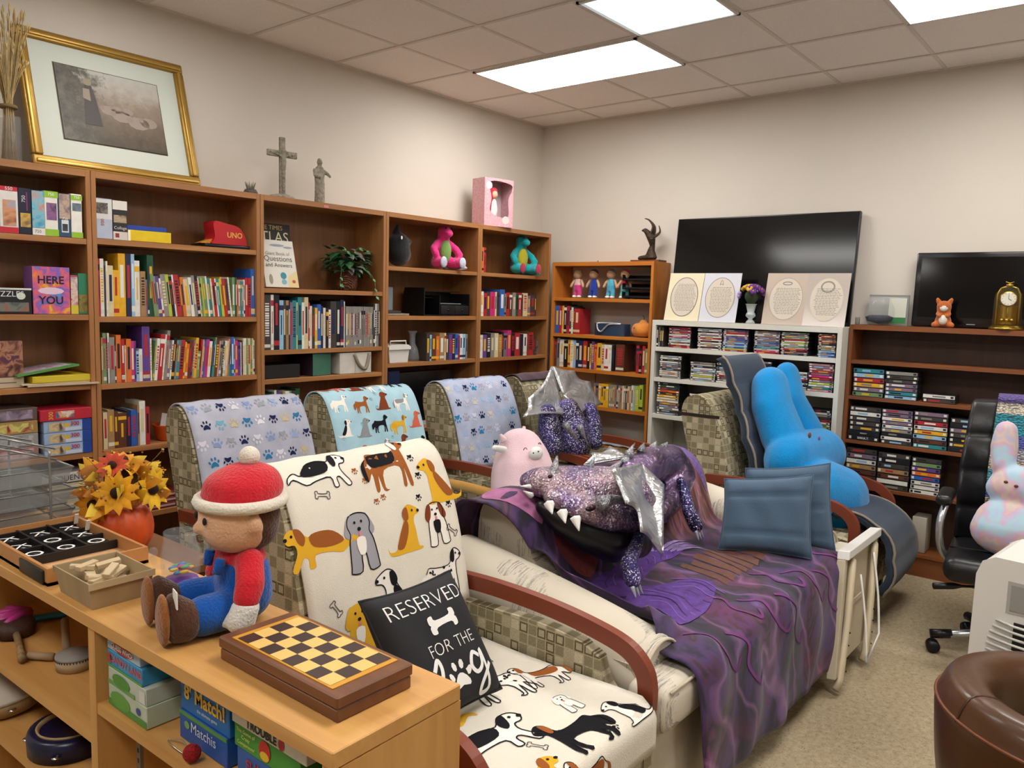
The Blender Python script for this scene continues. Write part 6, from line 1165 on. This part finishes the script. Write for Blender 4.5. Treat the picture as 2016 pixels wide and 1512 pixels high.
b.build('head', t, mods=SOFT(.006, 3)); b = MB(); chain(b, [((0, .022, .225), (.080, .066, .07)), ((0, .03, .205), (.07, .055, .055))], BRN); b.build('hair', t, mods=SOFT(.007, 3))
b = MB(); chain(b, [((0, .006, .272), (.088, .082, .030)), ((0, .012, .288), (.086, .084, .046)), ((0, .02, .305), (.07, .07, .035))], RD); b.build('beanie', t, mods=SOFT(.007, 4)); b = MB(); b.ell((0, .025, .352), .022, plush('#d8d0c0', .05)); b.build('pompom', t); b = MB(); b.tube([(.090 * math.cos(a), .006 + .085 * math.sin(a), .262) for a in [k * PI / 12 for k in range(24)]], .013, plush('#d8d0c0', .05), 8, closed=True); b.build('beanie_cuff', t)
for s in (-1, 1): b = MB(); b.ell((s * .030, -.078, .232), (.006, .004, .008), BLK); b.build('eye', t)
b = MB(); b.tube(cr([(-.022, -.079, .190), (0, -.083, .184), (.022, -.079, .190)], 4, False), .0018, mat('#6a2a22', .8), 5); b.build('mouth', t)
b = MB(); b.box(-.015, .015, -.001, .001, 0, .034, WHT); b.build('care_tag', t).location = (.085, -.150, .085)
# brown cabinet behind, pumpkin arrangement
t = thing('low_cabinet', 'low brown cabinet standing behind the maple bookcase', 'cabinet', (-4.315, -1.60, 0)); wc = wood('#6a4226', '#83552f', GY); b = MB(); b.box(-.115, .115, -.42, .42, .78, .805, wc, bev=.002, seg=1); b.build('top', t); b = MB(); b.box(-.11, .11, -.41, .41, 0, .779, wood('#5f3a22', '#764a2c', GZ)); b.build('body', t)
PX, PY, PZ0 = -4.355, -1.72, .806
t = thing('pumpkin_arrangement', 'orange pumpkin pot with yellow silk sunflowers and autumn leaves', 'flower arrangement', (PX, PY, PZ0)); pmz = mat('#c04a18', .45, var=.25, vs=14); b = MB()
for k in range(10): a = k * PI / 5; b.ell((.055 * math.cos(a), .055 * math.sin(a), .072), (.040, .040, .070), pmz)
b.build('pumpkin', t, mods=SOFT(.005, 1)); rr = random.Random(5)
def flower(c, d, s, pc_, cc):
    c, d = V(c), V(d).normalized(); e1 = d.cross(V((0, 0, 1))).normalized(); e2 = d.cross(e1); b = MB(); m = mat(pc_, .7, var=.2, vs=30)
    for k in range(11): a = k * 2 * PI / 11; q = e1 * math.cos(a) + e2 * math.sin(a); leaf(b, c + q * s * .12, q + d * .35, d, s, m)
    o = b.build('petals', t); b = MB(); b.ell(c + d * .008, s * .28, mat(cc, .9, bump=1, bs=300), nu=12, nv=8); b.build('flower_centre', o)
for q in [((-.045, -.075, .20), (-.5, -.8, .2), .062, '#d99a14', '#2e1a0e'), ((.065, -.06, .19), (.35, -.85, .15), .064, '#dfae1e', '#2e1c10'), ((-.08, -.01, .16), (-.9, -.4, -.1), .06, '#d98f14', '#3a1f10'), ((.02, .02, .27), (.1, -.3, .9), .05, '#c9821a', '#4a2a12'), ((-.03, -.02, .27), (-.4, -.5, .6), .045, '#b23a18', '#3a1a10')]: flower(*q)
b = MB(); b.ell((.0, -.07, .175), (.035, .025, .032), mat('#b8741f', .6, bump=1, bs=150)); b.build('small_gourd', t); b = MB()
for k in range(34): a = rr.uniform(0, 6.28); el = rr.uniform(-.3, 1.3); c = V((.09 * math.cos(a) * math.cos(el), .08 * math.sin(a) * math.cos(el), .18 + .09 * math.sin(el))); leaf(b, c, (math.cos(a), math.sin(a) - .3, rr.uniform(-.4, 1)), (rr.uniform(-1, 1), -1, .3), rr.uniform(.045, .075), mat(('#d9a81a', '#c98a1a', '#a86a1e', '#d9b83a')[k % 4], .7, var=.15, vs=30))
b.build('leaves', t); b = MB()
for k in range(60): a = rr.uniform(0, 6.28); p0 = V((0, 0, .17)); p1 = V((.12 * math.cos(a), .09 * math.sin(a) - .02, rr.uniform(.18, .31))); b.ell(p1, .0035, mat(('#8a3a28', '#b8a03a')[k % 2], .7), nu=6, nv=5); (b.tube([p0 + (p1 - p0) * .6, p1], .0008, mat('#6a4a2a', .8), 3) if k % 2 else None)
b.build('berry_sprays', t, kind='stuff')
# wire letter trays
t = thing('wire_trays', 'silver wire mesh letter tray stack at the far left of the maple bookcase', 'letter tray', (-4.625, -1.585, TZ)); wm = mat('#9a9c9c', .3, metal=.7); ms = mat('#8c9090', .5, alpha=.45)
for i, z in enumerate((.012, .072, .135)):
    b = MB(); x0, x1, y0, y1, h = -.125, .13, -.15, .15, .045; r0 = [(x0 + .015, y0 + .015, z), (x1 - .015, y0 + .015, z), (x1 - .015, y1 - .015, z), (x0 + .015, y1 - .015, z)]; r1 = [(x0, y0, z + h), (x1, y0, z + h), (x1, y1, z + h), (x0, y1, z + h)]
    b.add(r0 + r1, [(0, 1, 2, 3)] + [(k, (k + 1) % 4, 4 + (k + 1) % 4, 4 + k) for k in range(4)], ms); b.tube(r1, .003, wm, 6, closed=True); b.tube(r0, .0022, wm, 6, closed=True); b.build('mesh_tray', t)
for x in (-.07, .065):
    b = MB(); b.tube(cr([(x, -.152, 0), (x, -.153, .2), (x, -.13, .235), (x, .1, .235), (x, .150, .21), (x, .150, 0)], 4, False), .0035, wm, 6); b.build('upright', t)
for z, d in ((.235, 0), (.265, .01)):
    for yy in (-.12 + d, .06): MB().tube([(-.09, yy, z + .03), (.09, yy - .02, z - .03)], .003, wm, 6).build('rail', t)
# ---------------------------------------------------------------- games on the shelves below
def sg(label, y0, w, d, z0, z1, side, faces, x=-4.735, rz=0, **k): return gbox(label, (x, y0, z0), w, d, z1 - z0, side, faces, 'board game', rz=-PI / 2 + rz, name='board_game', **k)
S0 = .7165
sg('lowest green and white game box of the left stack on the maple shelf', -2.462, .168, .25, S0, S0 + .047, '#aebba6', [(0, .168, 0, .016, '#4f8a3a'), ('oval', .055, .022, .045, .018, '#5f9a44'), ('oval', .135, .028, .010, .008, '#3a4a8a')], x=-4.728)
sg('second green and white game box, directly under the sky blue one', -2.462, .166, .25, S0 + .0475, S0 + .0845, '#b3bdb0', [(0, .12, 0, .010, '#6a9a58'), ('oval', .06, .018, .04, .015, '#4f8a3a'), (.14, .165, .004, .03, '#c9ccc4')], x=-4.728)
sg('bright sky blue game box with red lettering, second from top of the stack', -2.458, .155, .24, S0 + .085, S0 + .122, '#3a8ab4', [('text', 'CANDY LAND', .085, .022, .022, '#c8586a', 0, .02), (0, .155, 0, .006, '#5a9a4a'), ('oval', .012, .02, .01, .012, '#a84a4a')], x=-4.727)
sg('pale blue game box with a red oval title topping the stack', -2.456, .145, .24, S0 + .1225, S0 + .160, '#a8bccb', [('oval', .07, .013, .05, .011, '#b02a38'), ('text', 'GUESS WHO?', .07, .013, .016, '#d8dcd8', 0, .03)], x=-4.726)
sg('darker blue game box with white lettering and green edge, beneath the yellow lettered one', -2.70, .172, .22, S0, S0 + .06, '#1f4f9a', [('text', 'Matchis', .09, .036, .030, '#c9d2dc', 0, .0), (0, .172, .052, .06, '#4f8a3a'), ('oval', .03, .036, .01, .008, '#6a9a58')], x=-4.695)
sg('bright blue game box with big yellow lettering', -2.70, .176, .215, S0 + .0605, S0 + .155, '#1c62a8', [('text', "8' Match!", .09, .040, .040, '#dcae2a', 0, .03), ('text', 'the ultimate game', .1, .016, .010, '#d8d8d8'), ('oval', .025, .075, .016, .011, '#d0d6dc'), ('oval', .025, .075, .013, .008, '#1c4a8a')], x=-4.692)
sg('blue game box with red lettering below the green box', -2.895, .20, .22, S0, S0 + .055, '#2a5aa0', [('text', 'SUSPICION', .10, .03, .028, '#b02a38', 0, .02)], x=-4.688)
sg('green game box with a red apple under the white box', -2.890, .20, .22, S0 + .0555, S0 + .102, '#3f8a34', [('text', 'The Game of', .038, .036, .011, '#d8d27a'), ('text', 'Crazy', .038, .025, .011, '#d8d27a'), ('text', 'Comparisons!', .04, .013, .010, '#d8d27a'), ('oval', .098, .025, .018, .020, '#b82a2a'), ('oval', .098, .015, .014, .009, '#d8b02a')], x=-4.690)
sg('white game box with black lettering on top of the green box', -2.888, .225, .23, S0 + .1025, S0 + .1475, '#d3cfc6', [('text', 'TROUBLE', .095, .013, .022, '#1c1a1a', 0, .03), ('oval', .155, .013, .009, .011, '#b02a38')], x=-4.694)
sg('grey and teal game box at the shelf end by the side panel', -3.125, .07, .2, S0, S0 + .12, '#8f969a', [(.01, .07, .05, .09, '#2a7a9a')], x=-4.66)
b = MB(); b.ell((0, 0, .018), .017, mat('#a81c22', 1, bump=1, bs=300), nu=16, nv=10); b.build('pompom', loc=(-4.725, -2.80, S0), label='fuzzy red ball lying in front of the blue game boxes', cat='pompom')
b = MB(); b.tube(cr([(0, 0, .003), (-.008, .05, .01), (.004, .08, .003), (.012, .04, .012)], 5), .0012, CHROME, 5, closed=True); b.build('wire_ring', loc=(-4.722, -2.78, S0), label='thin silver wire loops beside the fuzzy red ball', cat='wire')
SL = .6365; SL2 = .4315
t = thing('hand_clapper', 'pink, orange and blue plastic hand clapper toy on the left shelf', 'toy', (-4.61, -1.68, SL), R(70)); b = MB()
for k in range(5): a = -.9 + k * .45; b.tube([(0, 0, .030), (.06 * math.sin(a), .06 * math.cos(a), .030), (.085 * math.sin(a), .085 * math.cos(a), .030)], [.018, .014, .009], mat('#b0357f', .4), 8)
b.build('hand', t); b = MB(); b.ell((0, .03, .007), (.05, .05, .007), mat('#d0652a', .4)); b.build('back_hand', t, label='orange back hand'); b = MB(); b.box(-.016, .016, -.10, -.01, .004, .018, mat('#2a86a8', .4), bev=.006); b.build('handle', t, label='blue handle')
for i, (p, q) in enumerate([((-4.66, -1.99, SL + .012), (-4.70, -1.935, SL + .012)), ((-4.62, -1.97, SL + .013), (-4.58, -1.86, SL + .05))]): b = MB(); b.tube([p, q], .010, mat('#9c8466', .6), 10); wp(b, 'rhythm_stick', ('pale wooden stick in front of the small drum', 'pale wooden stick leaning behind the small drum')[i], 'stick')
t = thing('small_drum', 'small cream toy drum beside the navy board', 'drum', (-4.635, -2.06, SL)); b = MB(); b.lathe([(0, 0), (.045, 0), (.045, .034), (0, .034)], mat('#b5a488', .6), 28); b.build('shell', t); b = MB(); b.lathe([(.0, .0345), (.046, .0345), (.0465, .028), (.046, .028)], mat('#8a8680', .7), 28); b.build('skin', t); b = MB()
for k in range(40): a = k * PI / 20; b.box(-.0006, .0006, -.001, .001, .024, .029, BLK, X=MX.Translation(V((.0458 * math.cos(a), .0458 * math.sin(a), 0))) @ MX.Rotation(a, 4, 'Z'))
b.build('dashes', t)
t = thing('rattle_drum', 'brown patterned disc rattle with a carved stick handle', 'rattle', (-4.665, -1.74, SL)); b = MB(); b.lathe([(0, .004), (.05, .004), (.053, .02), (.05, .036), (0, .036)], mat('#3f2418', .6, var=.5, vs=60), 26); b.build('disc', t); b = MB(); b.tube([(-.012, -.05, .018), (-.03, -.12, .014), (-.055, -.21, .012)], [.010, .008, .011], mat('#8a6f48', .6, var=.4, vs=60), 10); b.build('handle', t)
b = MB(); b.box(0, .004, 0, .20, 0, .235, mat('#161a38', .6)); b.build('folder', loc=(-4.715, -2.375, SL), rz=(0, R(7), R(-60)), label='tall navy board leaning against the divider', cat='folder')
b = MB(); b.box(0, .002, 0, .10, 0, .15, mat('#b9b6b0', .7)); b.build('card', loc=(-4.59, -2.31, SL + .06), rz=(0, R(12), R(-60)), label='white printed card behind the navy board', cat='card')
t = thing('tambourine', 'cream skinned tambourine on the lowest left shelf', 'tambourine', (-4.68, -1.72, SL2), (R(0), R(-8), 0)); b = MB(); b.lathe([(.098, .012), (.10, .012), (.10, .055), (0, .057), (0, .052), (.096, .05)], mat('#a08560', .6), 34); b.build('hoop', t); b = MB(); b.lathe([(0, .058), (.1005, .056), (.102, .045)], mat('#b5ab9c', .7), 34); b.build('skin', t)
for k in range(6): a = k * 1.05 + 2.4; b = MB(); b.lathe([(0, -.001), (.010, -.001), (.010, .001), (0, .001)], CHROME, 12, X=MX.Translation(V((.103 * math.cos(a), .103 * math.sin(a), .032)))); b.build('jingle', t)
t = thing('tambourine', 'navy tambourine with a cream inner ring lying open', 'tambourine', (-4.65, -2.06, SL2)); b = MB(); b.lathe([(.072, .002), (.10, .0), (.102, .04), (.098, .052), (.082, .056), (.074, .05)], mat('#14163a', .3, var=.4, vs=60), 34); b.build('hoop', t); b = MB(); b.lathe([(.072, .004), (.071, .05), (.077, .060), (.080, .058), (.076, .048)], mat('#a89068', .5), 34); b.build('inner_ring', t)
for k in range(4): b = MB(); a = k * 1.5 + 1; b.lathe([(0, -.001), (.011, -.001), (.011, .001), (0, .001)], CHROME, 12, X=MX.Translation(V((.103 * math.cos(a), .103 * math.sin(a), .024)))); b.build('jingle', t)
# ---------------------------------------------------------------- folded plastic table leaning by the sofa
A_, B_, C_, D_ = V((-1.925, -3.165, .55)), V((-1.42, -3.165, .55)), V((-1.62, -3.225, .04)), V((-2.17, -3.225, .04))
t = thing('folding_table', 'cream plastic folding tray table leaning folded against the sofa front', 'folding table', ((A_ + C_) / 2).to_tuple()); o0 = (A_ + C_) / 2
PL, PLW = mat('#b3a78e', .5, var=.06, vs=6), mat('#d9d7d0', .4); n = (B_ - A_).cross(D_ - A_).normalized()
if n.y > 0: n = -n
pt = lambda u, v, h=0: A_.lerp(B_, u).lerp(D_.lerp(C_, u), v) + n * h - o0
def slab(name, u0, u1, v0, v1, h0, h1, m, **k):
    vs = [pt(u0, v0, h0), pt(u1, v0, h0), pt(u1, v1, h0), pt(u0, v1, h0), pt(u0, v0, h1), pt(u1, v0, h1), pt(u1, v1, h1), pt(u0, v1, h1)]; b = MB(); b.add(vs, [(0, 3, 2, 1), (4, 5, 6, 7), (0, 1, 5, 4), (1, 2, 6, 5), (2, 3, 7, 6), (3, 0, 4, 7)], m)
    return b.build(name, t, mods=[('BEVEL', dict(width=.004, segments=2))], **k)
slab('table_top', .02, .98, .02, .90, -.016, .0, PL); slab('rim', 0, 1, -.02, .05, -.018, .035, PLW, label='white top rim'); slab('rim', 0, .07, .05, .93, -.018, .02, PL); slab('rim', .93, 1, .05, .93, -.018, .02, PL); slab('rib', .30, .70, .45, .50, 0, .008, PL)
for u in (.16, .84):
    b = MB(); b.tube([pt(u + .06, .10, .02), pt(u, .14, .028), pt(u - .02, .5, .028), pt(u - .06, .96, .022), pt(u - .09, 1.02, .012)], .016, mat('#bfb195', .45), 10); o = b.build('leg', t)
    for k in range(4): b = MB(); c = pt(u - .02 - .04 * (.62 + .1 * k - .5) / .46, .62 + .09 * k, .0445); b.ell(c, (.004, .003, .004), BLK, nu=8, nv=6); b.build('adjustment_hole', o)
b = MB(); b.tube(cr([pt(.42, .25, .03), pt(.44, .6, .06), pt(.45, .93, .075)], 3, False) + cr([pt(.78, .80, .075), pt(.80, .5, .06), pt(.80, .15, .03)], 3, False), .005, PLW, 8); b.build('wire_support', t, label='white wire support loop')
# ---------------------------------------------------------------- office chair, facing the camera side
OC = V((-1.24, -3.74, 0)); t = thing('office_chair', 'black leather swivel office chair with chrome base and arm', 'office chair', OC, -PI / 2 + R(6)); LE = mat('#141416', .35, bump=.15, bs=30)
b = MB(); b.box(-.28, .28, -.27, .25, .40, .515, LE, bev=.05, seg=4); b.tube([(-.27, -.05, .512), (0, -.07, .524), (.27, -.05, .512)], .004, mat('#0a0a0b', .5), 6); b.build('seat', t)
def bkf(u, v):
    z = .50 + v * .68; x = (u - .5) * (.54 - .10 * max(0, v - .55)); y = .20 + .13 * v - .05 * math.sin(v * PI * 1.2) + .06 * (1 - (2 * u - 1) ** 2) - .045; return x, y, z
b = MB(); b.sheet(lambda u, v: (V(bkf(u, v)) + V((0, -.02 * (math.sin(v * PI * 4) ** 2) ** .3, 0)), V((0, -1, 0))), 0, 1, 20, 0, 1, 36, .10, LE); b.build('backrest', t, mods=[('BEVEL', dict(width=.03, segments=3, limit_method='ANGLE'))])
for s in (-1, 1):
    b = MB(); b.box(s * .305 - .035, s * .305 + .035, -.13, .12, .715, .765, LE, bev=.022, seg=3); b.build('armrest', t); b = MB(); b.tube(cr([(s * .30, -.05, .715), (s * .315, -.10, .62), (s * .30, -.09, .50), (s * .25, -.02, .43)], 5, False), .017, mat('#b4b6b8', .25, metal=.8), 10); b.build('arm_support', t, label='chrome arm support')
b = MB(); b.tube([(0, 0, .10), (0, 0, .40)], [.03, .03], mat('#222224', .4), 14); b.build('gas_lift', t); b = MB(); b.tube([(0, -.05, .37), (-.20, -.16, .365), (-.235, -.18, .365), (-.31, -.22, .36)], [.006, .006, .016, .016], BLK, 8); b.build('lever', t)
for k in range(5):
    a = R(-92) + k * 2 * PI / 5; c, s = math.cos(a), math.sin(a); b = MB(); b.tube([(0, 0, .12), (.16 * c, .16 * s, .11), (.31 * c, .31 * s, .085)], [.028, .024, .018], mat('#a8aaac', .25, metal=.85), 8); o = b.build('base_arm', t)
    b = MB(); b.tube([(.24 * c, .24 * s, .10), (.33 * c, .33 * s, .088)], .022, BLK, 8); b.build('end_cap', o); b = MB(); X_ = MX.Translation(V((.315 * c, .315 * s, .031))) @ MX.Rotation(a, 4, 'Z') @ MX.Rotation(PI / 2, 4, 'X'); b.lathe([(0, -.028), (.026, -.028), (.030, -.02), (.030, .02), (.026, .028), (0, .028)], BLK, 16, X=X_); b.build('caster', o)
def crochet():
    N = NT('m_crochet'); N.b.inputs['Roughness'].default_value = .95; tc = N.n('ShaderNodeTexCoord'); sp = N.n('ShaderNodeSeparateXYZ'); N.l(tc.outputs['Object'], sp.inputs[0])
    z = N.math('MULTIPLY', sp.outputs[2], 1 / .72); nz = N.n('ShaderNodeTexNoise'); nz.inputs['Scale'].default_value = 60; N.l(tc.outputs['Object'], nz.inputs[0]); z = N.math('ADD', z, N.math('MULTIPLY', N.math('SUBTRACT', nz.outputs[0], .5), .03))
    st = [(0, '#5a62a8'), (.06, '#1f8f9c'), (.16, '#b9bcc4'), (.24, '#c9b890'), (.32, '#4a56a8'), (.42, '#5aa8c0'), (.50, '#c9bda0'), (.56, '#b8b4c0'), (.64, '#4f5aa6'), (.72, '#1f8f9c'), (.86, '#e0d6bf'), (.93, '#6a5a9c')]
    c = N.ramp(z, st, 'CONSTANT'); v = N.n('ShaderNodeTexVoronoi'); v.inputs['Scale'].default_value = 90; N.l(N.coord((1, 1, 1.4)), v.inputs[0]); N.l(N.mix(N.ramp(v.outputs[0], [(.2, (.0, 0, 0, 1)), (.7, (.6, .6, .6, 1))]), c, lin('#3a3a48')), N.b.inputs['Base Color']); N.bump(v.outputs[0], 1, .01); return N.m
CM = crochet(); CR0 = .50
def crm(u, s):     # drapes from behind over the top and down the front of the back cushion
    if s < .25: v = .72 + s / .25 * .28; x, y, z = bkf(u, v); return V((x, y + .118, z)), V((0, 1, 0))
    if s < .42: a = (s - .25) / .17 * PI; x, y, z = bkf(u, 1); return V((x, y + .035 + math.cos(a) * .083, z + .004 + math.sin(a) * .028)), V((0, math.cos(a), math.sin(a)))
    v = 1 - (s - .42) / .70; x, y, z = bkf(u, v); return V((x, y - .038 - .012 * max(0, 1 - v * 4), z)), V((0, -1, 0))
b = MB(); b.sheet(crm, .22, .97, 20, .05, 1.08, 60, .010, CM); b.v = [(x, y, z - CR0) for x, y, z in b.v]; b.build('crochet_blanket', loc=OC + V((0, 0, CR0)), rz=-PI / 2 + R(6), label='striped crochet blanket in teal, purple and cream over the office chair', cat='blanket')
def tiedye():
    N = NT('m_tiedye'); N.b.inputs['Roughness'].default_value = .95; N.b.inputs['Sheen Weight'].default_value = .3; a = N.n('ShaderNodeTexNoise'); a.inputs['Scale'].default_value = 11; a.inputs['Detail'].default_value = 2; N.l(N.coord(), a.inputs[0]); N.l(N.ramp(a.outputs[0], [(.3, '#a3b4cf'), (.4, '#9dbfc8'), (.48, '#b5a9c4'), (.54, '#c6a0b0'), (.6, '#c6b6a4'), (.68, '#b3a8c4')]), N.b.inputs['Base Color']); return N.m
TD = tiedye(); t = thing('rabbit_plush', 'pastel tie dye rabbit plush sitting on the black office chair', 'plush toy', (-1.38, -3.74, .52)); b = MB()
chain(b, [((-1.36, -3.72, .635), (.12, .165, .11)), ((-1.34, -3.72, .68), (.10, .15, .11))], TD); chain(b, [((-1.30, -3.73, .82), (.085, .135, .085)), ((-1.29, -3.73, .85), (.08, .12, .08))], TD); chain(b, [((-1.27, -3.655, .92), (.05, .05, .05)), ((-1.24, -3.65, 1.0), (.05, .058, .05)), ((-1.22, -3.65, 1.07), (.045, .048, .05))], TD); chain(b, [((-1.27, -3.80, .92), (.05, .05, .05)), ((-1.24, -3.815, 1.0), (.05, .058, .05)), ((-1.22, -3.82, 1.07), (.045, .048, .05))], TD)
world_part('body', b, t, mods=SOFT(.010, 5))
for y in (-3.685, -3.725): b = MB(); b.ell((-1.382, y, .865 - (y + 3.685) * -.3), (.005, .009, .007), mat('#5a3428', .4)); world_part('eye', b, t)
# ---------------------------------------------------------------- white air cooler
t = thing('air_cooler', 'white plastic air cooler with curved louvred grille at the right edge', 'air cooler', (-2.66, -3.972, .0), -PI / 2 - R(7)); WP = mat('#d6d4ce', .4); b = MB(); b.prism([(p.x, p.y) for p in [V(q) for q in [(-.20, .02), (.20, .02), (.205, .3), (.20, .79), (.185, .835), (.15, .855), (-.15, .855), (-.185, .835), (-.20, .79), (-.205, .3)]]], 0, .30, WP, 'y', smooth=False); b.build('housing', t, mods=[('BEVEL', dict(width=.02, segments=3, limit_method='ANGLE'))])
b = MB(); b.box(-.11, .11, -.0015, .004, .69, .79, mat('#a6a59f', .5), bev=.0); b.box(-.10, .10, -.003, .001, .70, .78, mat('#8f8e88', .5)); b.build('handle_recess', t); b = MB(); b.box(-.085, .085, -.004, -.0002, .14, .665, mat('#151416', .6)); b.build('grille_opening', t, label='dark opening behind the louvres')
for k in range(27):
    z = .14 + k * .0198; b = MB(); w_ = .155 - .03 * max(0, (z - .56) / .11) ** 2; b.tube([(-w_, -.003, z + .006), (-.085, -.010, z), (0, -.014, z - .003), (.085, -.010, z), (w_, -.003, z + .006)], .0042, mat('#c9c8c2', .4), 6); b.build('louvre', t)
b = MB(); b.tube([(0, -.019, .13), (0, -.019, .66)], .003, mat('#c9c8c2', .4), 6); b.build('grille_bar', t)
for x in (-.16, .16): b = MB(); b.tube([(x, .05, .02), (x, .05, .0)], .018, BLK, 10); b.tube([(x, .25, .02), (x, .25, .0)], .018, BLK, 10); b.build('foot', t)
# ---------------------------------------------------------------- brown leather chair in the foreground
BC = V((-3.38, -4.135, -.0)); t = thing('leather_chair', 'brown leather barrel chair back at the bottom right corner', 'chair', BC); BL = mat('#47290f', .34, bump=.2, bs=18, var=.15, vs=5, coat=.1); BL2 = mat('#3a2010', .32, bump=.2, bs=18)
def wall(a, q, R0=.285):     # cross section q in 0..1 around the padded wall
    top = .83 + .03 * math.cos(a - R(150)) ; th = .045; P = [(R0 - .02, .36), (R0 + .02, .55), (R0 + .035, .72), (R0 + .03, top - .05), (R0 + .008, top - .006), (R0 - .03, top), (R0 - .07, top - .02), (R0 - .085, top - .07), (R0 - .075, .62), (R0 - .075, .42)]
    i = min(int(q * (len(P) - 1)), len(P) - 2); f = q * (len(P) - 1) - i; return P[i][0] * (1 - f) + P[i + 1][0] * f, P[i][1] * (1 - f) + P[i + 1][1] * f
SECT = cr([wall(0, i / 9) for i in range(10)], 4, False)
def wf(u, v):
    a = R(20) + u * R(250); top = .825 + .02 * math.cos(a - R(150)); i = v * (len(SECT) - 1); k = min(int(i), len(SECT) - 2); p = SECT[k].lerp(SECT[k + 1], i - k); z = .36 + (p.y - .36) * (top - .36) / .5; r = p.x
    return (r * math.cos(a), r * math.sin(a), z)
b = MB(); b.grid(wf, 60, 36, BL); 
for u in (0, 1): P = [wf(u, i / 36) for i in range(37)]; b.add(P, [list(range(37))], BL)
b.build('backrest', t); b = MB(); b.tube([wf(i / 60, .30) for i in range(61)], .004, mat('#6b3a1e', .4), 6); b.tube([wf(.44, .27 + .5 * i / 12) for i in range(13)], .003, BL2, 6); b.build('piping', t); b = MB(); b.lathe([(0, .34), (.20, .34), (.225, .37), (.22, .44), (.18, .47), (0, .475)], BL, 28); b.build('seat', t)
b = MB(); b.tube([(0, 0, .08), (0, 0, .34)], .028, BLK, 12); b.build('column', t)
for k in range(5): a = .5 + k * 2 * PI / 5; b = MB(); b.tube([(0, 0, .11), (.27 * math.cos(a), .27 * math.sin(a), .07)], [.024, .016], BL2, 8); b.ell((.27 * math.cos(a), .27 * math.sin(a), .028), .028, BLK, nu=12, nv=8); b.build('base_arm', t)
